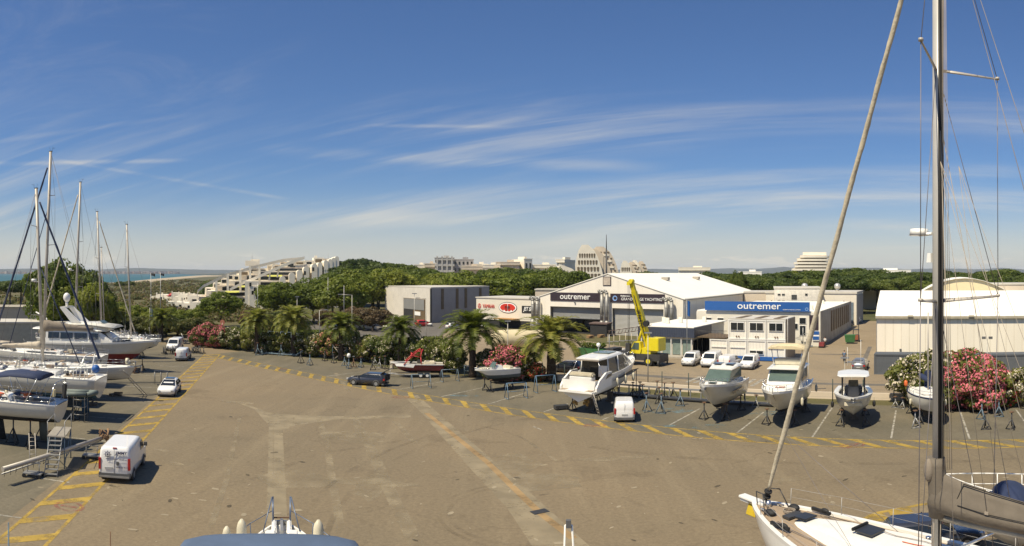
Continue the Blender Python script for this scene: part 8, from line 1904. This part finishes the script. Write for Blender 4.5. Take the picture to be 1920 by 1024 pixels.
lamp('white pole behind the centre console boat', 1584, 740, 672, D=71, r0=.04); lamp('white pole between silver car and centre console boat', 1597, 740, 680, D=71, r0=.035); lamp('short pale pole behind the wheelhouse cruiser', 1516, 740, 650, D=73, r0=.04)
for k, (px, yt, D) in enumerate([(483, 531, 160), (645, 535, 150), (615, 520, 165)]):
    tag(MB().tube((0, 0, 0), (0, 0, ZH(yt, D)), .1, .05, 8).build('flag_pole', steel, loc=PD(px, D)), ['bare grey pole before the round tree', 'bare grey pole before the green belt', 'bare thin pole before the arched fins'][k], 'pole', 'bare poles')
def flag(label, px, yt, D, m, fx=1.6, fz=1.0):
    p = PD(px, D); h = ZH(yt, D); r = thing('flag_pole', label, 'flag', p, math.atan2(-p.x, p.y)); MB().tube((0, 0, 0), (0, 0, h), .07, .04, 8).build('pole', steel, r)
    b = MB(); b.loft([[(fx*t, .12*math.sin(t*6), h-.1-.15*t), (fx*t, .12*math.sin(t*6+1), h-fz-.25*t)] for t in [q/8 for q in range(9)]], closed=False, cap=False); b.build('flag', m, r)
flag('dark pennant flag on the left pole near the beach scrub', 283, 511, 130, dark, .8, .55); flag('dark pennant flag on the right pole near the beach scrub', 301, 511, 130, dark, .7, .5)
flag('hanging blue company flag above the showroom roof', 1288, 562, 96, signb, .45, 2.2); flag('faded red and white beach flag among the trees', 203, 552, 150, mat('faded_red_flag', (.40, .12, .14), .8), .9, 3.0); flag('small light blue flag near the beach palms', 281, 577, 132, mat('light_blue_flag', (.20, .32, .42), .8), .6, 1.8)
# tall lattice mast behind the hall
am = thing('radio_mast', 'tall dark radio mast rising beside the honeycomb pyramid', 'mast', PD(1137, 235)); h = ZH(440, 235)
MB().tube((0, 0, 0), (0, 0, h*.8), .35, .28, 8).build('pole', dark, am); MB().tube((0, 0, h*.8), (0, 0, h), .18, .10, 6).build('whip', dark, am); MB().box((-.9, 0, ZH(500, 235)), (.15, .2, 7)).build('side_antenna', dark, am)
# round road sign, notice, bins
r = thing('round_sign', 'round red road sign on a post beside the round tree', 'road sign', PD(417, 140)); MB().tube((0, 0, 0), (0, 0, 2.6), .05).build('post', steel, r); MB().tube((0, .03, 2.7), (0, -.03, 2.7), .55, None, 16).build('sign_face', mat('faded_sign_red', (.42, .16, .10), .6), r)
for k, (px, y, w_, lb) in enumerate([(352, 622, 4.0, 'small flat white kiosk left of the pink hedge tip'), (375, 618, 5, 'low orange red planted wall behind the pink oleander')]):
    r = thing('garden_wall', lb, 'wall', G(px, y), R(20)); MB().box((0, 0, .6), (w_, .4, 1.2)).build('wall', stucco if k == 0 else mat('red_brick_wall', (.36, .12, .07), .8), r)
# metal yard clutter before the hall: fence panels and white tanks
for k, (px, y) in enumerate([(1152, 671), (1166, 668), (1182, 674)]):
    r = thing('ibc_tank', 'white liquid tank in a wire cage '+['left of the crane front', 'behind the crane front, middle one', 'nearest the black crane carrier'][k], 'tank', G(px, y), GRID, 'caged tanks beside the crane'); MB().box((0, 0, .65), (1.0, 1.1, 1.0)).build('tank', white, r, bevel=.08)
    b = MB()
    for x in (-.55, .55):
        for y2 in (-.6, .6): b.tube((x, y2, .1), (x, y2, 1.2), .025, None, 5)
    for z in (.3, .7, 1.15): b.path([(-.55, -.6, z), (.55, -.6, z), (.55, .6, z), (-.55, .6, z), (-.55, -.6, z)], .02, 4)
    b.build('cage', steel, r)
for k in range(7):
    px = 1140+k*11; r = thing('post_rack', 'tall steel rack post beside the crane, '+['leftmost', 'second', 'third', 'fourth', 'fifth', 'sixth', 'rightmost'][k]+' of the row', 'rack', G(px, 664-k*.8), GRID, 'steel rack posts beside the crane')
    MB().tube((0, 0, 0), (0, 0, 3.2-.15*(k % 3)), .05, None, 6).build('post', beige, r); MB().box((.4, 0, 2.0), (1.0, .5, .06)).build('shelf', steel, r)
r = thing('steel_gangway', 'lattice gangway frame raised on posts left of the crane', 'gangway', G(1140, 668), R(-14)); b = MB()
for z in (3.3, 3.9): b.tube((0, 0, z), (6.8, 0, z+1.0), .05)
for k in range(13): b.tube((k*.52, 0, 3.3+k*.076), (k*.52+.26, 0, 3.9+k*.076), .04, None, 5)
b.build('lattice', mat('brown_lattice', (.14, .10, .08), .7), r)
for x in (.2, 6.5): MB().tube((x, 0, 0), (x, 0, 3.4), .06).build('post', steel, r)
# ------------------------------------------------------------------ people
skinm = mat('skin', (.42, .24, .16), .6); hairm = mat('dark_hair', (.04, .025, .015), .8)
def person(label, loc, rz, joints, cloth_top, cloth_leg, hips=(0, 0, .95)):
    """one continuous skinned body; clothing follows as slightly larger shells"""
    r = thing('person', label, 'person', (loc[0], loc[1], loc[2] if len(loc) > 2 else 0), rz)
    J = joints; E_ = [('pelvis', 'chest'), ('chest', 'neck'), ('neck', 'head'), ('head', 'crown')]
    for s in 'LR': E_ += [('chest', 'sh'+s), ('sh'+s, 'el'+s), ('el'+s, 'ha'+s), ('ha'+s, 'fi'+s), ('pelvis', 'hi'+s), ('hi'+s, 'kn'+s), ('kn'+s, 'an'+s), ('an'+s, 'to'+s)]
    RAD = {'pelvis': (.15, .11), 'chest': (.17, .12), 'neck': (.06, .06), 'head': (.095, .105), 'crown': (.085, .09), 'sh': (.07, .07), 'el': (.047, .047), 'ha': (.035, .045), 'fi': (.02, .035), 'hi': (.10, .10), 'kn': (.065, .065), 'an': (.045, .045), 'to': (.035, .03)}
    def skin(name, keys, m, grow, ends=None):
        me = bpy.data.meshes.new(name); idx = {}; vs = []; es = []
        for a, b_ in keys:
            for q in (a, b_):
                if q not in idx: idx[q] = len(vs); vs.append(J[q])
            es.append((idx[a], idx[b_]))
        me.from_pydata(vs, es, []); o = bpy.data.objects.new(name, me); col.objects.link(o)
        md = o.modifiers.new('s', 'SKIN'); md.use_smooth_shade = True; su = o.modifiers.new('u', 'SUBSURF'); su.levels = 1; su.render_levels = 1
        for q, i in idx.items():
            rr = RAD.get(q, RAD.get(q[:2])); me.skin_vertices[0].data[i].radius = (rr[0]+grow, rr[1]+grow)
        me.skin_vertices[0].data[0].use_root = True
        m2 = bpy.data.meshes.new_from_object(o.evaluated_get(bpy.context.evaluated_depsgraph_get())); bpy.data.objects.remove(o); m2.materials.clear(); m2.materials.append(m)
        return link(name, m2, r)
    skin('body', E_, skinm, 0); skin('shirt', [('pelvis', 'chest')]+[k for s in 'LR' for k in (('chest', 'sh'+s), ('sh'+s, 'el'+s))], cloth_top, .018)
    skin('trousers', [k for s in 'LR' for k in (('pelvis', 'hi'+s), ('hi'+s, 'kn'+s), ('kn'+s, 'an'+s))], cloth_leg, .020)
    c = Vector(J['crown']); MB().ball((c.x, c.y-.01, c.z-.0), (.10, .115, .09)).build('hair', hairm, r)
    for s in 'LR': t = Vector(J['to'+s]); a = Vector(J['an'+s]); q = (t+a)/2; MB().ball((q.x, q.y, q.z-.01), (.055, .15, .06)).build('shoe', dark, r)
    return r
bl_shirt = mat('blue_grey_shirt', (.08, .12, .18), .8); dk_tr = mat('dark_trousers', (.03, .03, .035), .8); wsh = mat('white_shirt', (.6, .58, .54), .8)
# cyclist riding away down the street
cy = G(1583, 681)
person('cyclist in a blue grey shirt riding a bicycle along the side street', (cy.x, cy.y, .0), R(-30), dict(pelvis=(0, -.25, .98), chest=(0, -.02, 1.38), neck=(0, .06, 1.55), head=(0, .10, 1.66), crown=(0, .11, 1.76),
    shL=(-.19, .02, 1.46), elL=(-.27, .18, 1.22), haL=(-.24, .42, 1.06), fiL=(-.23, .48, 1.03), shR=(.19, .02, 1.46), elR=(.27, .18, 1.22), haR=(.24, .42, 1.06), fiR=(.23, .48, 1.03),
    hiL=(-.10, -.22, .94), knL=(-.13, .16, .72), anL=(-.12, -.02, .32), toL=(-.12, .12, .27), hiR=(.10, -.22, .94), knR=(.13, .12, .55), anR=(.12, -.06, .14), toR=(.12, .08, .10)), bl_shirt, dk_tr)
bk_ = thing('bicycle', 'dark bicycle ridden by the person in the side street', 'bicycle', (cy.x, cy.y, 0), R(-30))
for y in (-.52, .52):
    w_ = MB()
    for k in range(20): a, a2 = k*math.pi/10, (k+1)*math.pi/10; w_.tube((0, y+.33*math.cos(a), .34+.33*math.sin(a)), (0, y+.33*math.cos(a2), .34+.33*math.sin(a2)), .02, None, 5)
    w_.build('wheel', black, bk_)
MB().tube((0, -.52, .34), (0, -.05, .28), .018).tube((0, -.05, .28), (0, -.2, .86), .018).tube((0, -.52, .34), (0, -.2, .8), .014).tube((0, -.2, .78), (0, .38, .82), .018).tube((0, -.05, .28), (0, .38, .78), .018).tube((0, .36, .95), (0, .52, .34), .018).build('frame', dark, bk_)
MB().tube((-.25, .42, 1.02), (.25, .42, 1.02), .015).tube((0, .36, .95), (0, .42, 1.02), .015).build('handlebar', dark, bk_); MB().box((0, -.24, .89), (.14, .26, .06)).build('saddle', dark, bk_)
pw = G(1547, 651)
person('person in a white shirt standing at the corner of the long white building', (pw.x, pw.y, 0), R(-20), dict(pelvis=(0, 0, .95), chest=(0, .10, 1.34), neck=(0, .16, 1.50), head=(0, .2, 1.62), crown=(0, .21, 1.72),
    shL=(-.19, .10, 1.42), elL=(-.26, .16, 1.14), haL=(-.22, .36, 1.0), fiL=(-.21, .43, .98), shR=(.19, .10, 1.42), elR=(.26, .10, 1.12), haR=(.24, .28, .92), fiR=(.24, .33, .86),
    hiL=(-.10, 0, .92), knL=(-.12, .16, .5), anL=(-.12, .08, .08), toL=(-.12, .22, .04), hiR=(.10, 0, .92), knR=(.12, -.06, .5), anR=(.12, -.26, .08), toR=(.12, -.12, .04)), wsh, dk_tr)
hc = thing('hand_cart', 'dark red hand cart beside the person in the white shirt', 'cart', G(1541, 652), R(-36)); MB().box((0, 0, .6), (.9, 1.2, .7)).build('box', mat('dark_red_cart', (.25, .04, .04), .6), hc, bevel=.04); MB().tube((-.4, .6, .7), (-.4, 1.0, 1.1), .03).tube((.4, .6, .7), (.4, 1.0, 1.1), .03).build('handle', steel, hc)
for y in (-.4, .4): MB().tube((-.5, y, .2), (.5, y, .2), .2, None, 10).build('wheel', black, hc)
# ------------------------------------------------------------------ haze: one closed even volume round the camera and the scene
hz_ = MB().box((0, 3400, 54), (19400, 14000, 112)).build('haze', bpy.data.materials.new('haze_air')); hm = bpy.data.materials['haze_air']; hm.use_nodes = True; t = hm.node_tree; t.nodes.clear()
pv_ = t.nodes.new('ShaderNodeVolumePrincipled'); pv_.inputs['Color'].default_value = (.80, .88, 1.0, 1); pv_.inputs['Density'].default_value = 0.00006; pv_.inputs['Anisotropy'].default_value = 0.0
ou = t.nodes.new('ShaderNodeOutputMaterial'); t.links.new(pv_.outputs[0], ou.inputs['Volume']); tag(hz_, kind='stuff')
